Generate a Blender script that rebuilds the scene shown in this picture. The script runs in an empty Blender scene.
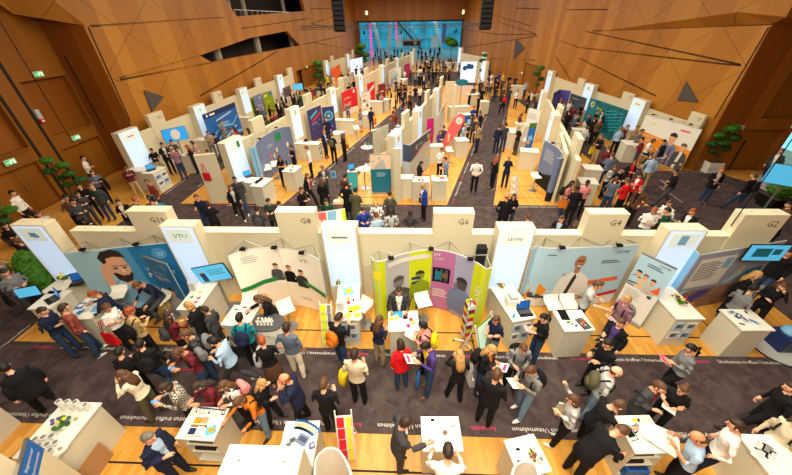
import bpy, math, random, bmesh
from mathutils import Vector, Matrix, Euler
import numpy as np
random.seed(7)
SC = bpy.context.scene
COL = SC.collection
PI = math.pi
# ------------------------------------------------------------------ camera
FPX, PITCH, ROLL, YAW, CAMH = 314.0, .605282, .0161622, -.0434349, 7.07
cp, sp, cy, sy = math.cos(PITCH), math.sin(PITCH), math.cos(YAW), math.sin(YAW)
fwd = Vector((sy*cp, cy*cp, -sp)); rgt = Vector((cy, -sy, 0)); dwn = fwd.cross(rgt)
cr, sr = math.cos(ROLL), math.sin(ROLL)
CX = cr*rgt + sr*dwn; CYd = -sr*rgt + cr*dwn
CAM = Vector((0, 0, CAMH))
cd = bpy.data.cameras.new('camera'); cam = bpy.data.objects.new('camera', cd); COL.objects.link(cam)
cam.matrix_world = Matrix.Translation(CAM) @ Matrix((CX, -CYd, -fwd)).transposed().to_4x4()
cd.sensor_fit = 'HORIZONTAL'; cd.sensor_width = 36; cd.lens = 36*FPX/792; cd.clip_start = .05; cd.clip_end = 400
SC.camera = cam
# ------------------------------------------------------------------ world, lights, exposure
SC.view_settings.view_transform = 'Standard'; SC.view_settings.look = 'None'
SC.view_settings.exposure = 0.56; SC.view_settings.gamma = 1
SC.view_settings.use_curve_mapping = False
w = bpy.data.worlds.new('world'); SC.world = w; w.use_nodes = True
w.node_tree.nodes['Background'].inputs[0].default_value = (.22, .62, .80, 1)
w.node_tree.nodes['Background'].inputs[1].default_value = 1.1
def area(name, loc, sx, sy, power, col, rot=(0, 0, 0)):
    l = bpy.data.lights.new(name, 'AREA'); l.shape = 'RECTANGLE'; l.size = sx; l.size_y = sy
    l.energy = power; l.color = col
    o = bpy.data.objects.new(name, l); COL.objects.link(o); o.location = loc; o.rotation_euler = rot
    return o
WARM = (1, .92, .72)
area('hall_light', (.5, 4.0, 10.8), 8, 8, 1100, WARM)
area('added_front_wash', (.3, -1.5, 10.2), 7, 2.5, 950, WARM, (math.radians(38), 0, 0))  # unseen wash added behind the camera to brighten the camera-facing displays
area('hall_light', (0, 17, 10.8), 18, 12, 2250, WARM)
area('hall_light', (0, 34, 10.8), 18, 14, 2500, WARM)
area('hall_light', (0, 58, 10.8), 16, 22, 2500, WARM)
area('atrium_daylight', (0, 96, 11.6), 24, 20, 1800, (.55, .9, 1))
# ------------------------------------------------------------------ unprojection
def ray(u, v):
    return CX*((u-396)/FPX) + CYd*((v-237.5)/FPX) + fwd
def U(u, v, z=0.0):
    d = ray(u, v); return CAM + d*((z-CAMH)/d.z)
def UY(u, v, Y):
    d = ray(u, v); return CAM + d*(Y/d.y)
def UP(u, v, P, n):
    d = ray(u, v); P = Vector(P); n = Vector(n); return CAM + d*((P-CAM).dot(n)/d.dot(n))
def PJ(p):
    d = Vector(p)-CAM; return 396+FPX*d.dot(CX)/d.dot(fwd), 237.5+FPX*d.dot(CYd)/d.dot(fwd)
# ------------------------------------------------------------------ materials
def lin(c):
    return tuple((x/255/12.92 if x/255 <= .04045 else ((x/255+.055)/1.055)**2.4) for x in c)
MATS = {}
def mat(key, rgb, rough=.6, metal=0.0, emit=0.0, noise=0.0, nscale=8, bump=0.0, bscale=40, spec=.4, trans=0):
    if key in MATS: return MATS[key]
    m = bpy.data.materials.new(key); m.use_nodes = True; nt = m.node_tree; b = nt.nodes['Principled BSDF']
    c = lin(rgb); b.inputs['Base Color'].default_value = (*c, 1)
    b.inputs['Roughness'].default_value = rough; b.inputs['Metallic'].default_value = metal
    b.inputs['Specular IOR Level'].default_value = spec
    if trans: b.inputs['Transmission Weight'].default_value = trans
    if emit:
        b.inputs['Emission Color'].default_value = (*c, 1); b.inputs['Emission Strength'].default_value = emit
    tc = nt.nodes.new('ShaderNodeTexCoord')
    if noise:
        n = nt.nodes.new('ShaderNodeTexNoise'); n.inputs['Scale'].default_value = nscale; n.inputs['Detail'].default_value = 4
        nt.links.new(tc.outputs['Object'], n.inputs['Vector'])
        r = nt.nodes.new('ShaderNodeValToRGB'); r.color_ramp.elements[0].position = .3; r.color_ramp.elements[1].position = .7
        r.color_ramp.elements[0].color = (*[max(0, x*(1-noise)) for x in c], 1)
        r.color_ramp.elements[1].color = (*[min(1, x*(1+noise)) for x in c], 1)
        nt.links.new(n.outputs['Fac'], r.inputs['Fac']); nt.links.new(r.outputs['Color'], b.inputs['Base Color'])
    if bump:
        n = nt.nodes.new('ShaderNodeTexNoise'); n.inputs['Scale'].default_value = bscale
        nt.links.new(tc.outputs['Object'], n.inputs['Vector'])
        bp = nt.nodes.new('ShaderNodeBump'); bp.inputs['Strength'].default_value = bump; bp.inputs['Distance'].default_value = .02
        nt.links.new(n.outputs['Fac'], bp.inputs['Height']); nt.links.new(bp.outputs['Normal'], b.inputs['Normal'])
    MATS[key] = m; return m
def M_math(nt, op, a, b=None, c=None):
    n = nt.nodes.new('ShaderNodeMath'); n.operation = op
    for i, x in enumerate((a, b, c)):
        if x is None: continue
        if isinstance(x, (int, float)): n.inputs[i].default_value = x
        else: nt.links.new(x, n.inputs[i])
    return n.outputs[0]
def ramp(nt, fac, stops):
    r = nt.nodes.new('ShaderNodeValToRGB'); e = r.color_ramp.elements
    while len(e) < len(stops): e.new(.5)
    for i, (p, c) in enumerate(stops): e[i].position = p; e[i].color = (*lin(c), 1)
    nt.links.new(fac, r.inputs['Fac']); return r.outputs['Color']
def wood_wall(key, stops, plank=.95, lines=True, slant=0.0):
    m = bpy.data.materials.new(key); m.use_nodes = True; nt = m.node_tree; b = nt.nodes['Principled BSDF']
    uv = nt.nodes.new('ShaderNodeUVMap'); uv.uv_map = 'UVMap'
    s = nt.nodes.new('ShaderNodeSeparateXYZ'); nt.links.new(uv.outputs[0], s.inputs[0])
    u_, v_ = s.outputs[0], s.outputs[1]
    us = M_math(nt, 'ADD', u_, M_math(nt, 'MULTIPLY', v_, slant))
    idx = M_math(nt, 'FLOOR', M_math(nt, 'DIVIDE', us, plank))
    wn = nt.nodes.new('ShaderNodeTexWhiteNoise'); wn.noise_dimensions = '2D'
    cmb = nt.nodes.new('ShaderNodeCombineXYZ'); nt.links.new(idx, cmb.inputs[0])
    cmb.inputs[1].default_value = 2.7
    nt.links.new(cmb.outputs[0], wn.inputs['Vector'])
    g = nt.nodes.new('ShaderNodeTexNoise'); g.inputs['Scale'].default_value = 1; g.inputs['Detail'].default_value = 6
    c2 = nt.nodes.new('ShaderNodeCombineXYZ'); nt.links.new(M_math(nt, 'MULTIPLY', us, 14), c2.inputs[0]); nt.links.new(M_math(nt, 'MULTIPLY', v_, .7), c2.inputs[1])
    nt.links.new(c2.outputs[0], g.inputs['Vector'])
    f = M_math(nt, 'ADD', M_math(nt, 'ADD', M_math(nt, 'MULTIPLY', wn.outputs['Value'], .42), .1), M_math(nt, 'MULTIPLY', g.outputs['Fac'], .42))
    col = ramp(nt, f, stops)
    if lines:
        d = None
        for a, bb, per in ((.21, .30, 1), (.21, -.30, 1), (.07, .9, 0)):
            if not per: continue
            fr = M_math(nt, 'FRACT', M_math(nt, 'ADD', M_math(nt, 'MULTIPLY', u_, a), M_math(nt, 'MULTIPLY', v_, bb)))
            x = M_math(nt, 'LESS_THAN', M_math(nt, 'ABSOLUTE', M_math(nt, 'SUBTRACT', fr, .5)), .0055)
            d = x if d is None else M_math(nt, 'MAXIMUM', d, x)
        mx = nt.nodes.new('ShaderNodeMix'); mx.data_type = 'RGBA'
        nt.links.new(M_math(nt, 'MULTIPLY', d, .6), mx.inputs['Factor']); nt.links.new(col, mx.inputs['A']); mx.inputs['B'].default_value = (.03, .012, .004, 1)
        col = mx.outputs['Result']
    nt.links.new(col, b.inputs['Base Color']); b.inputs['Roughness'].default_value = .42; b.inputs['Specular IOR Level'].default_value = .35
    MATS[key] = m; return m
def parquet():
    m = bpy.data.materials.new('parquet'); m.use_nodes = True; nt = m.node_tree; b = nt.nodes['Principled BSDF']
    tc = nt.nodes.new('ShaderNodeTexCoord'); s = nt.nodes.new('ShaderNodeSeparateXYZ'); nt.links.new(tc.outputs['Object'], s.inputs[0])
    row = M_math(nt, 'FLOOR', M_math(nt, 'DIVIDE', s.outputs[0], .10))
    off = M_math(nt, 'MULTIPLY', M_math(nt, 'FRACT', M_math(nt, 'MULTIPLY', row, .618)), .9)
    cl = M_math(nt, 'FLOOR', M_math(nt, 'DIVIDE', M_math(nt, 'ADD', s.outputs[1], off), .9))
    wn = nt.nodes.new('ShaderNodeTexWhiteNoise'); c = nt.nodes.new('ShaderNodeCombineXYZ')
    nt.links.new(row, c.inputs[0]); nt.links.new(cl, c.inputs[1]); nt.links.new(c.outputs[0], wn.inputs['Vector'])
    g = nt.nodes.new('ShaderNodeTexNoise'); g.inputs['Scale'].default_value = 1
    c2 = nt.nodes.new('ShaderNodeCombineXYZ'); nt.links.new(M_math(nt, 'MULTIPLY', s.outputs[0], 22), c2.inputs[0]); nt.links.new(M_math(nt, 'MULTIPLY', s.outputs[1], 2.2), c2.inputs[1])
    nt.links.new(c2.outputs[0], g.inputs['Vector'])
    f = M_math(nt, 'ADD', M_math(nt, 'MULTIPLY', wn.outputs['Value'], .5), M_math(nt, 'MULTIPLY', g.outputs['Fac'], .5))
    nt.links.new(ramp(nt, f, [(.1, (190, 128, 48)), (.5, (210, 150, 64)), (.9, (228, 174, 88))]), b.inputs['Base Color'])
    b.inputs['Roughness'].default_value = .33; b.inputs['Specular IOR Level'].default_value = .4
    MATS['parquet'] = m; return m
def carpet_mat():
    m = bpy.data.materials.new('carpet'); m.use_nodes = True; nt = m.node_tree; b = nt.nodes['Principled BSDF']
    tc = nt.nodes.new('ShaderNodeTexCoord')
    n1 = nt.nodes.new('ShaderNodeTexNoise'); n1.inputs['Scale'].default_value = 3.2; n1.inputs['Detail'].default_value = 5; n1.inputs['Distortion'].default_value = .8
    n2 = nt.nodes.new('ShaderNodeTexNoise'); n2.inputs['Scale'].default_value = 60
    nt.links.new(tc.outputs['Object'], n1.inputs['Vector']); nt.links.new(tc.outputs['Object'], n2.inputs['Vector'])
    f = M_math(nt, 'ADD', M_math(nt, 'MULTIPLY', n1.outputs['Fac'], .7), M_math(nt, 'MULTIPLY', n2.outputs['Fac'], .3))
    nt.links.new(ramp(nt, f, [(.34, (56, 46, 47)), (.5, (77, 65, 65)), (.7, (92, 79, 78))]), b.inputs['Base Color'])
    b.inputs['Roughness'].default_value = .95; b.inputs['Specular IOR Level'].default_value = .1
    bp = nt.nodes.new('ShaderNodeBump'); bp.inputs['Strength'].default_value = .4; bp.inputs['Distance'].default_value = .01
    nt.links.new(n2.outputs['Fac'], bp.inputs['Height']); nt.links.new(bp.outputs['Normal'], b.inputs['Normal'])
    MATS['carpet'] = m; return m
OR = [(.15, (146, 90, 26)), (.5, (164, 105, 34)), (.85, (182, 124, 48))]
wood_wall('wood', OR); wood_wall('wood_slant', OR, 1.1, True, .28)
wood_wall('wood_red', [(.15, (120, 64, 16)), (.5, (136, 76, 20)), (.85, (152, 90, 28))], 1.3, False)
wood_wall('wood_door', [(.15, (120, 70, 16)), (.5, (136, 82, 20)), (.85, (152, 96, 28))], 1.2, False)
parquet(); carpet_mat()
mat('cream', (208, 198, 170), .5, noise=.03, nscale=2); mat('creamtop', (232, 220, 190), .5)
mat('white', (226, 223, 212), .4); mat('white2', (222, 220, 214), .5); mat('laminate', (206, 199, 178), .4)
mat('lit', (176, 196, 222), .5, emit=.55, spec=.1); mat('logo_plate', (196, 206, 200), .5, emit=.35)
mat('black', (14, 13, 14), .8, spec=.15); mat('seam', (20, 12, 8), .7); mat('dark', (32, 30, 31), .75, spec=.15); mat('grey', (120, 120, 120), .5)
mat('lgrey', (182, 184, 184), .5); mat('steel', (170, 170, 172), .3, .8); mat('dgrey', (70, 72, 76), .5)
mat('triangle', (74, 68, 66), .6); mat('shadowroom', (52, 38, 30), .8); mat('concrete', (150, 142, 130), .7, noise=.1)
mat('pink', (214, 40, 96), .7); mat('txtwhite', (225, 222, 214), .7); mat('ink', (44, 42, 44), .6)
mat('blue', (28, 96, 170), .5); mat('skyblue', (120, 176, 214), .5); mat('lblue', (168, 200, 220), .5); mat('navy', (28, 44, 92), .5)
mat('green', (30, 130, 70), .5); mat('lime', (200, 214, 24), .5); mat('limed', (130, 150, 20), .5); mat('mauve', (176, 108, 158), .5)
mat('lilac', (160, 160, 196), .5); mat('orange', (232, 140, 26), .5); mat('red', (206, 30, 46), .5); mat('yellow', (240, 212, 40), .5)
mat('teal', (16, 112, 136), .5); mat('teal2', (60, 176, 190), .5); mat('purple', (78, 70, 150), .5); mat('slate', (56, 66, 84), .5)
mat('popblue', (104, 118, 156), .5); mat('skin', (214, 160, 126), .5); mat('skin2', (120, 76, 52), .5); mat('hairb', (40, 28, 22), .7)
mat('brown', (112, 78, 52), .6); mat('wine', (120, 30, 48), .6); mat('screen', (40, 130, 195), .3, emit=.6)
mat('screen2', (74, 165, 208), .3, emit=.5); mat('screend', (20, 70, 130), .3, emit=.7); mat('exitgreen', (30, 160, 80), .4, emit=.7)
mat('exitwhite', (230, 245, 230), .4, emit=.6); mat('leaf', (40, 84, 22), .7, noise=.5, nscale=14, bump=.9, bscale=30); mat('leaf2', (58, 110, 20), .7, noise=.5, nscale=14, bump=.9, bscale=30)
mat('bark', (86, 62, 42), .8); mat('redsoft', (222, 96, 96), .6); mat('magenta', (200, 20, 120), .5); mat('beige', (206, 190, 160), .6)
mat('kraft', (170, 126, 82), .7); mat('peach', (236, 206, 180), .5); mat('ltgreen', (200, 226, 206), .5, emit=.25)
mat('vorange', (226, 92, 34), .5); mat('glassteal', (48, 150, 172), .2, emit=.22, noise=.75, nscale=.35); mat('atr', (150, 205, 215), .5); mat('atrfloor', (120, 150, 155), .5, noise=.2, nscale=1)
# ------------------------------------------------------------------ mesh builder
class MB:
    def __init__(s, mtx=None): s.v = []; s.f = []; s.m = []; s.mats = []; s.uv = {}; s.M = mtx
    def mi(s, k):
        if k not in s.mats: s.mats.append(k)
        return s.mats.index(k)
    def add(s, vs, fs, k, uvs=None):
        o = len(s.v); s.v += [(s.M @ Vector(p)) if s.M else Vector(p) for p in vs]; i = s.mi(k)
        for f in fs: s.f.append([o+a for a in f]); s.m.append(i)
        return s
    def box(s, x0, x1, y0, y1, z0, z1, k):
        return s.add([(x0, y0, z0), (x1, y0, z0), (x1, y1, z0), (x0, y1, z0), (x0, y0, z1), (x1, y0, z1), (x1, y1, z1), (x0, y1, z1)],
            [(3, 2, 1, 0), (4, 5, 6, 7), (0, 1, 5, 4), (1, 2, 6, 5), (2, 3, 7, 6), (3, 0, 4, 7)], k)
    def cbox(s, c, d, k, rz=0, rx=0):
        R = Matrix.Translation(c) @ Matrix.Rotation(rz, 4, 'Z') @ Matrix.Rotation(rx, 4, 'X'); x, y, z = [a/2 for a in d]
        vs = [R @ Vector(p) for p in ((-x, -y, -z), (x, -y, -z), (x, y, -z), (-x, y, -z), (-x, -y, z), (x, -y, z), (x, y, z), (-x, y, z))]
        return s.add(vs, [(3, 2, 1, 0), (4, 5, 6, 7), (0, 1, 5, 4), (1, 2, 6, 5), (2, 3, 7, 6), (3, 0, 4, 7)], k)
    def prism(s, pts, z0, z1, k, ktop=None):
        n = len(pts); vs = [(p[0], p[1], z0) for p in pts]+[(p[0], p[1], z1) for p in pts]
        s.add(vs, [tuple(range(n))[::-1]]+[(i, (i+1) % n, n+(i+1) % n, n+i) for i in range(n)], k)
        return s.add(vs[n:], [tuple(range(n))], ktop or k)
    def tube(s, pts, rs, k, n=8, cap=True):
        pts = [Vector(p) for p in pts]
        if not isinstance(rs, (list, tuple)): rs = [rs]*len(pts)
        vs = []; 
        for i, p in enumerate(pts):
            d = (pts[min(i+1, len(pts)-1)]-pts[max(i-1, 0)])
            d = d.normalized() if d.length > 1e-9 else Vector((0, 0, 1))
            a = d.orthogonal().normalized() if abs(d.z) < .95 else Vector((1, 0, 0)) - d*d.x
            a.normalize(); b = d.cross(a)
            vs += [p+(a*math.cos(2*PI*j/n)+b*math.sin(2*PI*j/n))*rs[i] for j in range(n)]
        fs = [(i*n+j, i*n+(j+1) % n, (i+1)*n+(j+1) % n, (i+1)*n+j) for i in range(len(pts)-1) for j in range(n)]
        if cap: fs += [tuple(range(n))[::-1], tuple((len(pts)-1)*n+j for j in range(n))]
        return s.add(vs, fs, k)
    def ell(s, c, r, k, nu=10, nv=7, jit=0):
        vs = [Vector((c[0], c[1], c[2]-r[2]))]; rr = lambda: 1+random.uniform(-jit, jit)
        for i in range(1, nv):
            t = PI*i/nv
            for j in range(nu):
                q = rr(); a = 2*PI*j/nu
                vs.append(Vector((c[0]+r[0]*q*math.sin(t)*math.cos(a), c[1]+r[1]*q*math.sin(t)*math.sin(a), c[2]-r[2]*q*math.cos(t))))
        vs.append(Vector((c[0], c[1], c[2]+r[2]))); L = len(vs)-1
        fs = [(0, 1+(j+1) % nu, 1+j) for j in range(nu)]
        fs += [(1+i*nu+j, 1+i*nu+(j+1) % nu, 1+(i+1)*nu+(j+1) % nu, 1+(i+1)*nu+j) for i in range(nv-2) for j in range(nu)]
        fs += [(1+(nv-2)*nu+j, 1+(nv-2)*nu+(j+1) % nu, L) for j in range(nu)]
        return s.add(vs, fs, k)
    def text(s, t, o, xd, yd, size, k, align='LEFT'):
        c = bpy.data.curves.new('t', 'FONT'); c.body = t; c.size = size; c.align_x = align; c.resolution_u = 1
        ob = bpy.data.objects.new('t', c); me = bpy.data.meshes.new_from_object(ob)
        o = Vector(o); xd = Vector(xd).normalized(); yd = Vector(yd).normalized()
        s.add([o+xd*v.co.x+yd*v.co.y for v in me.vertices], [tuple(p.vertices) for p in me.polygons], k)
        bpy.data.objects.remove(ob); bpy.data.curves.remove(c); bpy.data.meshes.remove(me); return s
    def build(s, name, parent=None, smooth=False, uvf=None):
        me = bpy.data.meshes.new(name); me.from_pydata([tuple(v) for v in s.v], [], s.f)
        for k in s.mats: me.materials.append(MATS[k])
        me.polygons.foreach_set('material_index', s.m)
        if smooth: me.polygons.foreach_set('use_smooth', [True]*len(s.f))
        if uvf:
            l = me.uv_layers.new(name='UVMap')
            for lp in me.loops: l.data[lp.index].uv = uvf(s.v[lp.vertex_index])
        me.update()
        o = bpy.data.objects.new(name, me); COL.objects.link(o)
        if parent: o.parent = parent
        return o
def tag(o, label=None, cat=None, group=None, kind=None):
    for k, x in (('label', label), ('category', cat), ('group', group), ('kind', kind)):
        if x: o[k] = x
    return o
def thing(name, label, cat, loc=(0, 0, 0), rz=0, group=None):
    o = bpy.data.objects.new(name, None); COL.objects.link(o); o.location = loc; o.rotation_euler = (0, 0, rz); o.empty_display_size = .2
    return tag(o, label, cat, group)
def structure(o): o['kind'] = 'structure'; return o
def put(o, loc, rz=0): o.location = loc; o.rotation_euler = (0, 0, rz); return o
# ------------------------------------------------------------------ the room
mb = MB(); mb.box(-24, 24, -6, 79, -.1, 0, 'parquet'); structure(mb.build('floor'))
cz = .012
A1 = [(-5.86, 12.9), (-1.81, 29.27), (2.2, 45)]; A1r = [(-3.55, 12.9), (.35, 29.3), (4.2, 45)]
A2 = [(1.83, 12.9), (6.92, 29.9), (9.2, 38)]; A2r = [(3.96, 12.9), (9.4, 31.5), (11.2, 38)]
def carpet(pts):
    mb = MB(); mb.prism(pts, 0.0, cz, 'carpet'); return structure(mb.build('trim_carpet'))
o1 = carpet([(-20, 3.03), (18.5, 3.03), (18.5, 5.07), (-20, 5.07)])
carpet([(-20, 5.07), (-10.72, 5.07), (-10.72, 7.6), (-20, 7.6)])
carpet([(10.78, 5.07), (17.4, 5.07), (17.4, 7.6), (10.78, 7.6)])
carpet([(-12.45, 7.6), (17.4, 7.6), (17.4, 12.88), (-12.45, 12.88)])
carpet([(-12.42, 12.88), (-10.85, 12.88), (-10.85, 44), (-12.0, 44)])
carpet([A1[0], A1r[0], A1r[1], A1[1]]); carpet([A1[1], A1r[1], A1r[2], A1[2]])
carpet([A2[0], A2r[0], A2r[1], A2[1]]); carpet([A2[1], A2r[1], A2r[2], A2[2]])
carpet([(10.95, 12.88), (17.4, 12.88), (17.4, 15.6), (16.6, 16.88), (10.95, 16.88)])
carpet([(10.95, 16.88), (13.05, 16.88), (13.0, 36), (11.4, 36)])
carpet([(-8, 45), (9, 45), (9, 58), (-7, 58)])
# woven lettering on the carpet edges
T1, T2 = 'Studenten treffen Unternehmen', 'konaktiva'
def edge_text(P, Q, inset, flip=False, size=.135, only=None):
    mb = MB(); P = Vector((P[0], P[1], cz+.004)); Q = Vector((Q[0], Q[1], cz+.004)); d = (Q-P); L = d.length; d.normalize(); n = Vector((-d.y, d.x, 0))
    x = .25; w1, w2 = 3.35*size/.235, 1.0*size/.235
    while x+w1 < L:
        for t, k, ww in ((T2, 'pink', w2), (T1, 'txtwhite', w1)):
            if x+ww > L: break
            mb.text(t, P+d*x+n*inset, d, n, size, k); x += ww+.28*size/.235
    return structure(mb.build('trim_lettering'))
edge_text((-10.2, 5.07), (10.6, 5.07), -.2); edge_text((10.6, 3.03), (-9.4, 3.03), -.2)
edge_text((-10.72, 2.9), (-10.72, 12.6), .06); edge_text((10.78, 12.6), (10.78, 5.2), .08)
edge_text((-9.5, 12.88), (-5.95, 12.88), -.2); edge_text((-3.5, 12.88), (1.8, 12.88), -.2); edge_text((4.0, 12.88), (9.8, 12.88), -.2)
edge_text((-12.42, 12.9), (-12.1, 40), -.2); edge_text((-10.85, 40), (-10.85, 12.9), -.2)
edge_text((-5.86, 12.9), (-1.81, 29.27), -.25); edge_text((.35, 29.3), (-3.55, 12.9), -.25)
edge_text((1.83, 12.9), (6.92, 29.9), -.25); edge_text((9.4, 31.5), (3.96, 12.9), -.25)
edge_text((13.05, 30), (12.55, 11), -.02); edge_text((11.2, 16.8), (11.0, 8), .05)
edge_text((13.4, 16.88), (16.5, 16.88), -.22)
# dark inlay joints in the parquet
mb = MB()
for y in (2.35, 5.62): mb.box(-10.2, 10.4, y, y+.035, 0, .004, 'seam')
for y in (1.2,): mb.box(-10.2, 10.4, y, y+.03, 0, .004, 'seam')
for x in (-4.9, -.1, 1.75, 8.3): mb.box(x, x+.03, 5.1, 6.9, 0, .004, 'seam')
for x0, y0 in ((-5.6, 1.75), (3.35, 5.75), (8.2, 5.7)):
    mb.box(x0, x0+.5, y0, y0+.02, 0, .004, 'seam'); mb.box(x0, x0+.02, y0-.45, y0, 0, .004, 'seam')
for y in (13.6, 14.9, 16.2, 17.5): 
    for x0, x1 in ((-8.3, -6.2), (-3.2, 1.6), (4.4, 7.2)): mb.box(x0+(y-12.9)*.25, x1+(y-12.9)*.25, y, y+.03, 0, .004, 'seam')
structure(mb.build('trim_floor_joints'))
# walls: facets lying in vertical planes; UV = (distance along wall, height)
def facet(name, P, Q, poly, k, thick=.25, out=1, holes=()):
    """poly: (s, z) pairs along P->Q; extruded away from the room"""
    P = Vector((P[0], P[1], 0)); Q = Vector((Q[0], Q[1], 0)); d = (Q-P).normalized(); n = Vector((-d.y, d.x, 0))*out
    bm = bmesh.new(); edges = []
    for lp in [poly]+list(holes):
        vs = [bm.verts.new(P+d*s_+Vector((0, 0, z_))) for s_, z_ in lp]
        edges += [bm.edges.new((vs[i], vs[(i+1) % len(vs)])) for i in range(len(vs))]
    bmesh.ops.triangle_fill(bm, edges=edges, use_beauty=True)
    r = bmesh.ops.extrude_face_region(bm, geom=bm.faces[:])
    for g in r['geom']:
        if isinstance(g, bmesh.types.BMVert): g.co += n*thick
    bmesh.ops.recalc_face_normals(bm, faces=bm.faces[:])
    me = bpy.data.meshes.new(name); bm.to_mesh(me); bm.free(); me.materials.append(MATS[k])
    l = me.uv_layers.new(name='UVMap')
    for lp in me.loops:
        c = me.vertices[lp.vertex_index].co; l.data[lp.index].uv = ((c-P).dot(d)+(c-P).dot(n)*.7, c.z)
    o = bpy.data.objects.new(name, me); COL.objects.link(o); return structure(o)
def onwall(P, Q, u, v):
    P = Vector((P[0], P[1], 0)); Q = Vector((Q[0], Q[1], 0)); d = (Q-P).normalized(); n = Vector((-d.y, d.x, 0))
    X = UP(u, v, P, n); return ((X-P).dot(d), X.z)
def wpoly(P, Q, px): return [onwall(P, Q, u, v) for u, v in px]
def seam(P, Q, px, w=.06, k='seam', off=.03, out=1, name='trim_joint'):
    """a recessed black joint drawn along pixel polyline on that wall"""
    Pv = Vector((P[0], P[1], 0)); d = (Vector((Q[0], Q[1], 0))-Pv).normalized(); n = Vector((-d.y, d.x, 0))*out; mb = MB()
    pts = [Pv+d*s_+Vector((0, 0, z_)) for s_, z_ in wpoly(P, Q, px)]
    for a, b in zip(pts, pts[1:]):
        t = (b-a).normalized(); m = t.cross(n).normalized()*w/2; q = -n*off
        vs = [a-m, a+m, b+m, b-m]; mb.add(vs+[x+q for x in vs], [(0, 1, 2, 3), (7, 6, 5, 4), (0, 4, 5, 1), (1, 5, 6, 2), (2, 6, 7, 3), (3, 7, 4, 0)], k)
    return structure(mb.build(name))
ZT = 11.5
# left: front wall, return, long side wall
LA, LB, LC, LE = (-17.15, -6), (-17.0, 16.9), (-14.95, 16.9), (-11.0, 77.5)
facet('wall_left', LA, LB, [(0, 0), (22.9, 0), (22.9, ZT), (0, ZT)], 'wood_door', .35,
      holes=[[(17.25, .01), (19.25, .01), (19.25, 1.99), (17.25, 1.99)], [(20.62, .01), (22.8, .01), (22.8, 2.06), (20.62, 2.06)],
             [(17.0, 2.6), (19.36, 2.6), (19.36, 4.9), (17.0, 4.9)], [(20.58, 2.7), (22.82, 2.7), (22.82, 5.05), (20.58, 5.05)]])
facet('wall_left', (-17.42, -6), (-17.3, 16.9), [(12, 0), (22.9, 0), (22.9, 6), (12, 6)], 'wood_red', .1)
def leaf(name, P, Q, s0, s1, z1, k='wood_door'):
    Pv = Vector((P[0], P[1], 0)); d = (Vector((Q[0], Q[1], 0))-Pv).normalized(); mb = MB()
    for a, b in ((s0, (s0+s1)/2-.008), ((s0+s1)/2+.008, s1)):
        p = Pv+d*a; q = Pv+d*b; n = Vector((d.y, -d.x, 0))*.045
        mb.add([p, q, q+n, p+n]+[x+Vector((0, 0, z1)) for x in (p, q, q+n, p+n)], [(3, 2, 1, 0), (4, 5, 6, 7), (0, 1, 5, 4), (1, 2, 6, 5), (2, 3, 7, 6), (3, 0, 4, 7)], k)
    o = structure(mb.build(name, uvf=lambda c: ((c-Pv).dot(d), c.z)))
    h = MB()
    for e in (-.09, .09):
        c = Pv+d*((s0+s1)/2+e)+Vector((d.y, -d.x, 0))*.09; h.tube([c+Vector((0, 0, .95)), c+Vector((0, 0, 1.2))], .012, 'steel', 6)
    h.build('door_handle', o)
leaf('door_1', (-17.3, -6), (-17.2, 16.9), 17.25, 19.25, 1.98); leaf('door_2', (-17.3, -6), (-17.2, 16.9), 20.62, 22.8, 2.04)
for s_ in (19.52, 20.28):
    mb = MB(); y = -6+s_; mb.box(-17.06, -16.99, y-.06, y+.06, 0, 6.9, 'seam'); structure(mb.build('trim_black_post'))
for s0_, s1_, z in ((17.2, 19.4, 1.99), (20.5, 22.85, 2.06), (16.9, 19.4, 2.52), (20.5, 22.85, 2.62)):
    mb = MB(); mb.box(-17.02, -16.97, -6+s0_, -6+s1_, z, z+.05, 'wood_door'); structure(mb.build('trim_ledge', uvf=lambda c: (c.y, c.z)))
facet('wall_left', LB, LC, [(0, 0), (2.05, 0), (2.05, ZT), (0, ZT)], 'wood_red', .3)
seam(LB, LC, [(64, 55), (97, 115), (104, 127)], .04); seam((-14.95, 16.9), LE, [(88, 27), (130, 121)], .05)
# long side wall with the balcony slot and the gallery opening
slot = wpoly(LC, LE, [(200, 55.5), (212, 62.5), (230, 58.6), (300, 45.5), (287, 31), (250, 38)])
gal = wpoly(LC, LE, [(216, -14), (237, 16.5), (305, 11), (299, -14)]); gal = [(a, b) for a, b in gal]
dn = [(24.6, .01), (35.5, .01), (35.5, 2.25), (24.6, 2.25)]
facet('wall_left', LC, LE, [(0, 0), (60.8, 0), (60.8, ZT), (0, ZT)], 'wood', .4, holes=[slot, gal, dn])
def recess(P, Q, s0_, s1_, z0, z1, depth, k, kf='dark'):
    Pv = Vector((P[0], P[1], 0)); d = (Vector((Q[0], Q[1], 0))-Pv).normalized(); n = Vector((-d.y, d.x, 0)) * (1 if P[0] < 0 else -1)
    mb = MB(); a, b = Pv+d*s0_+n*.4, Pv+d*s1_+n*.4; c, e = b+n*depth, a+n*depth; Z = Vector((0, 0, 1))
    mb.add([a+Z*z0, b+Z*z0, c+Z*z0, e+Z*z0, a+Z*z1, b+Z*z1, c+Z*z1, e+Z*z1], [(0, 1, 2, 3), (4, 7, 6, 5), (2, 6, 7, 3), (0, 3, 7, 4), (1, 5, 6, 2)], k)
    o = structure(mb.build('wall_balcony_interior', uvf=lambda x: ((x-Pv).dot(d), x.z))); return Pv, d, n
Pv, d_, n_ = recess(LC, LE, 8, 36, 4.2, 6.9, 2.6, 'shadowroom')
def coln(s_, dep, z0, z1, r=.32, lean=0):
    mb = MB(); p = Pv+d_*s_+n_*dep; mb.tube([p+Vector((0, 0, z0)), p+Vector((0, lean, z1))], [r, r], 'concrete', 8); structure(mb.build('trim_column'))
for s_ in (11.2, 18.2, 27.0): coln(s_, .9, 4.2, 6.9)
coln(13, 2.2, 4.2, 6.9, .25)
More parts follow.
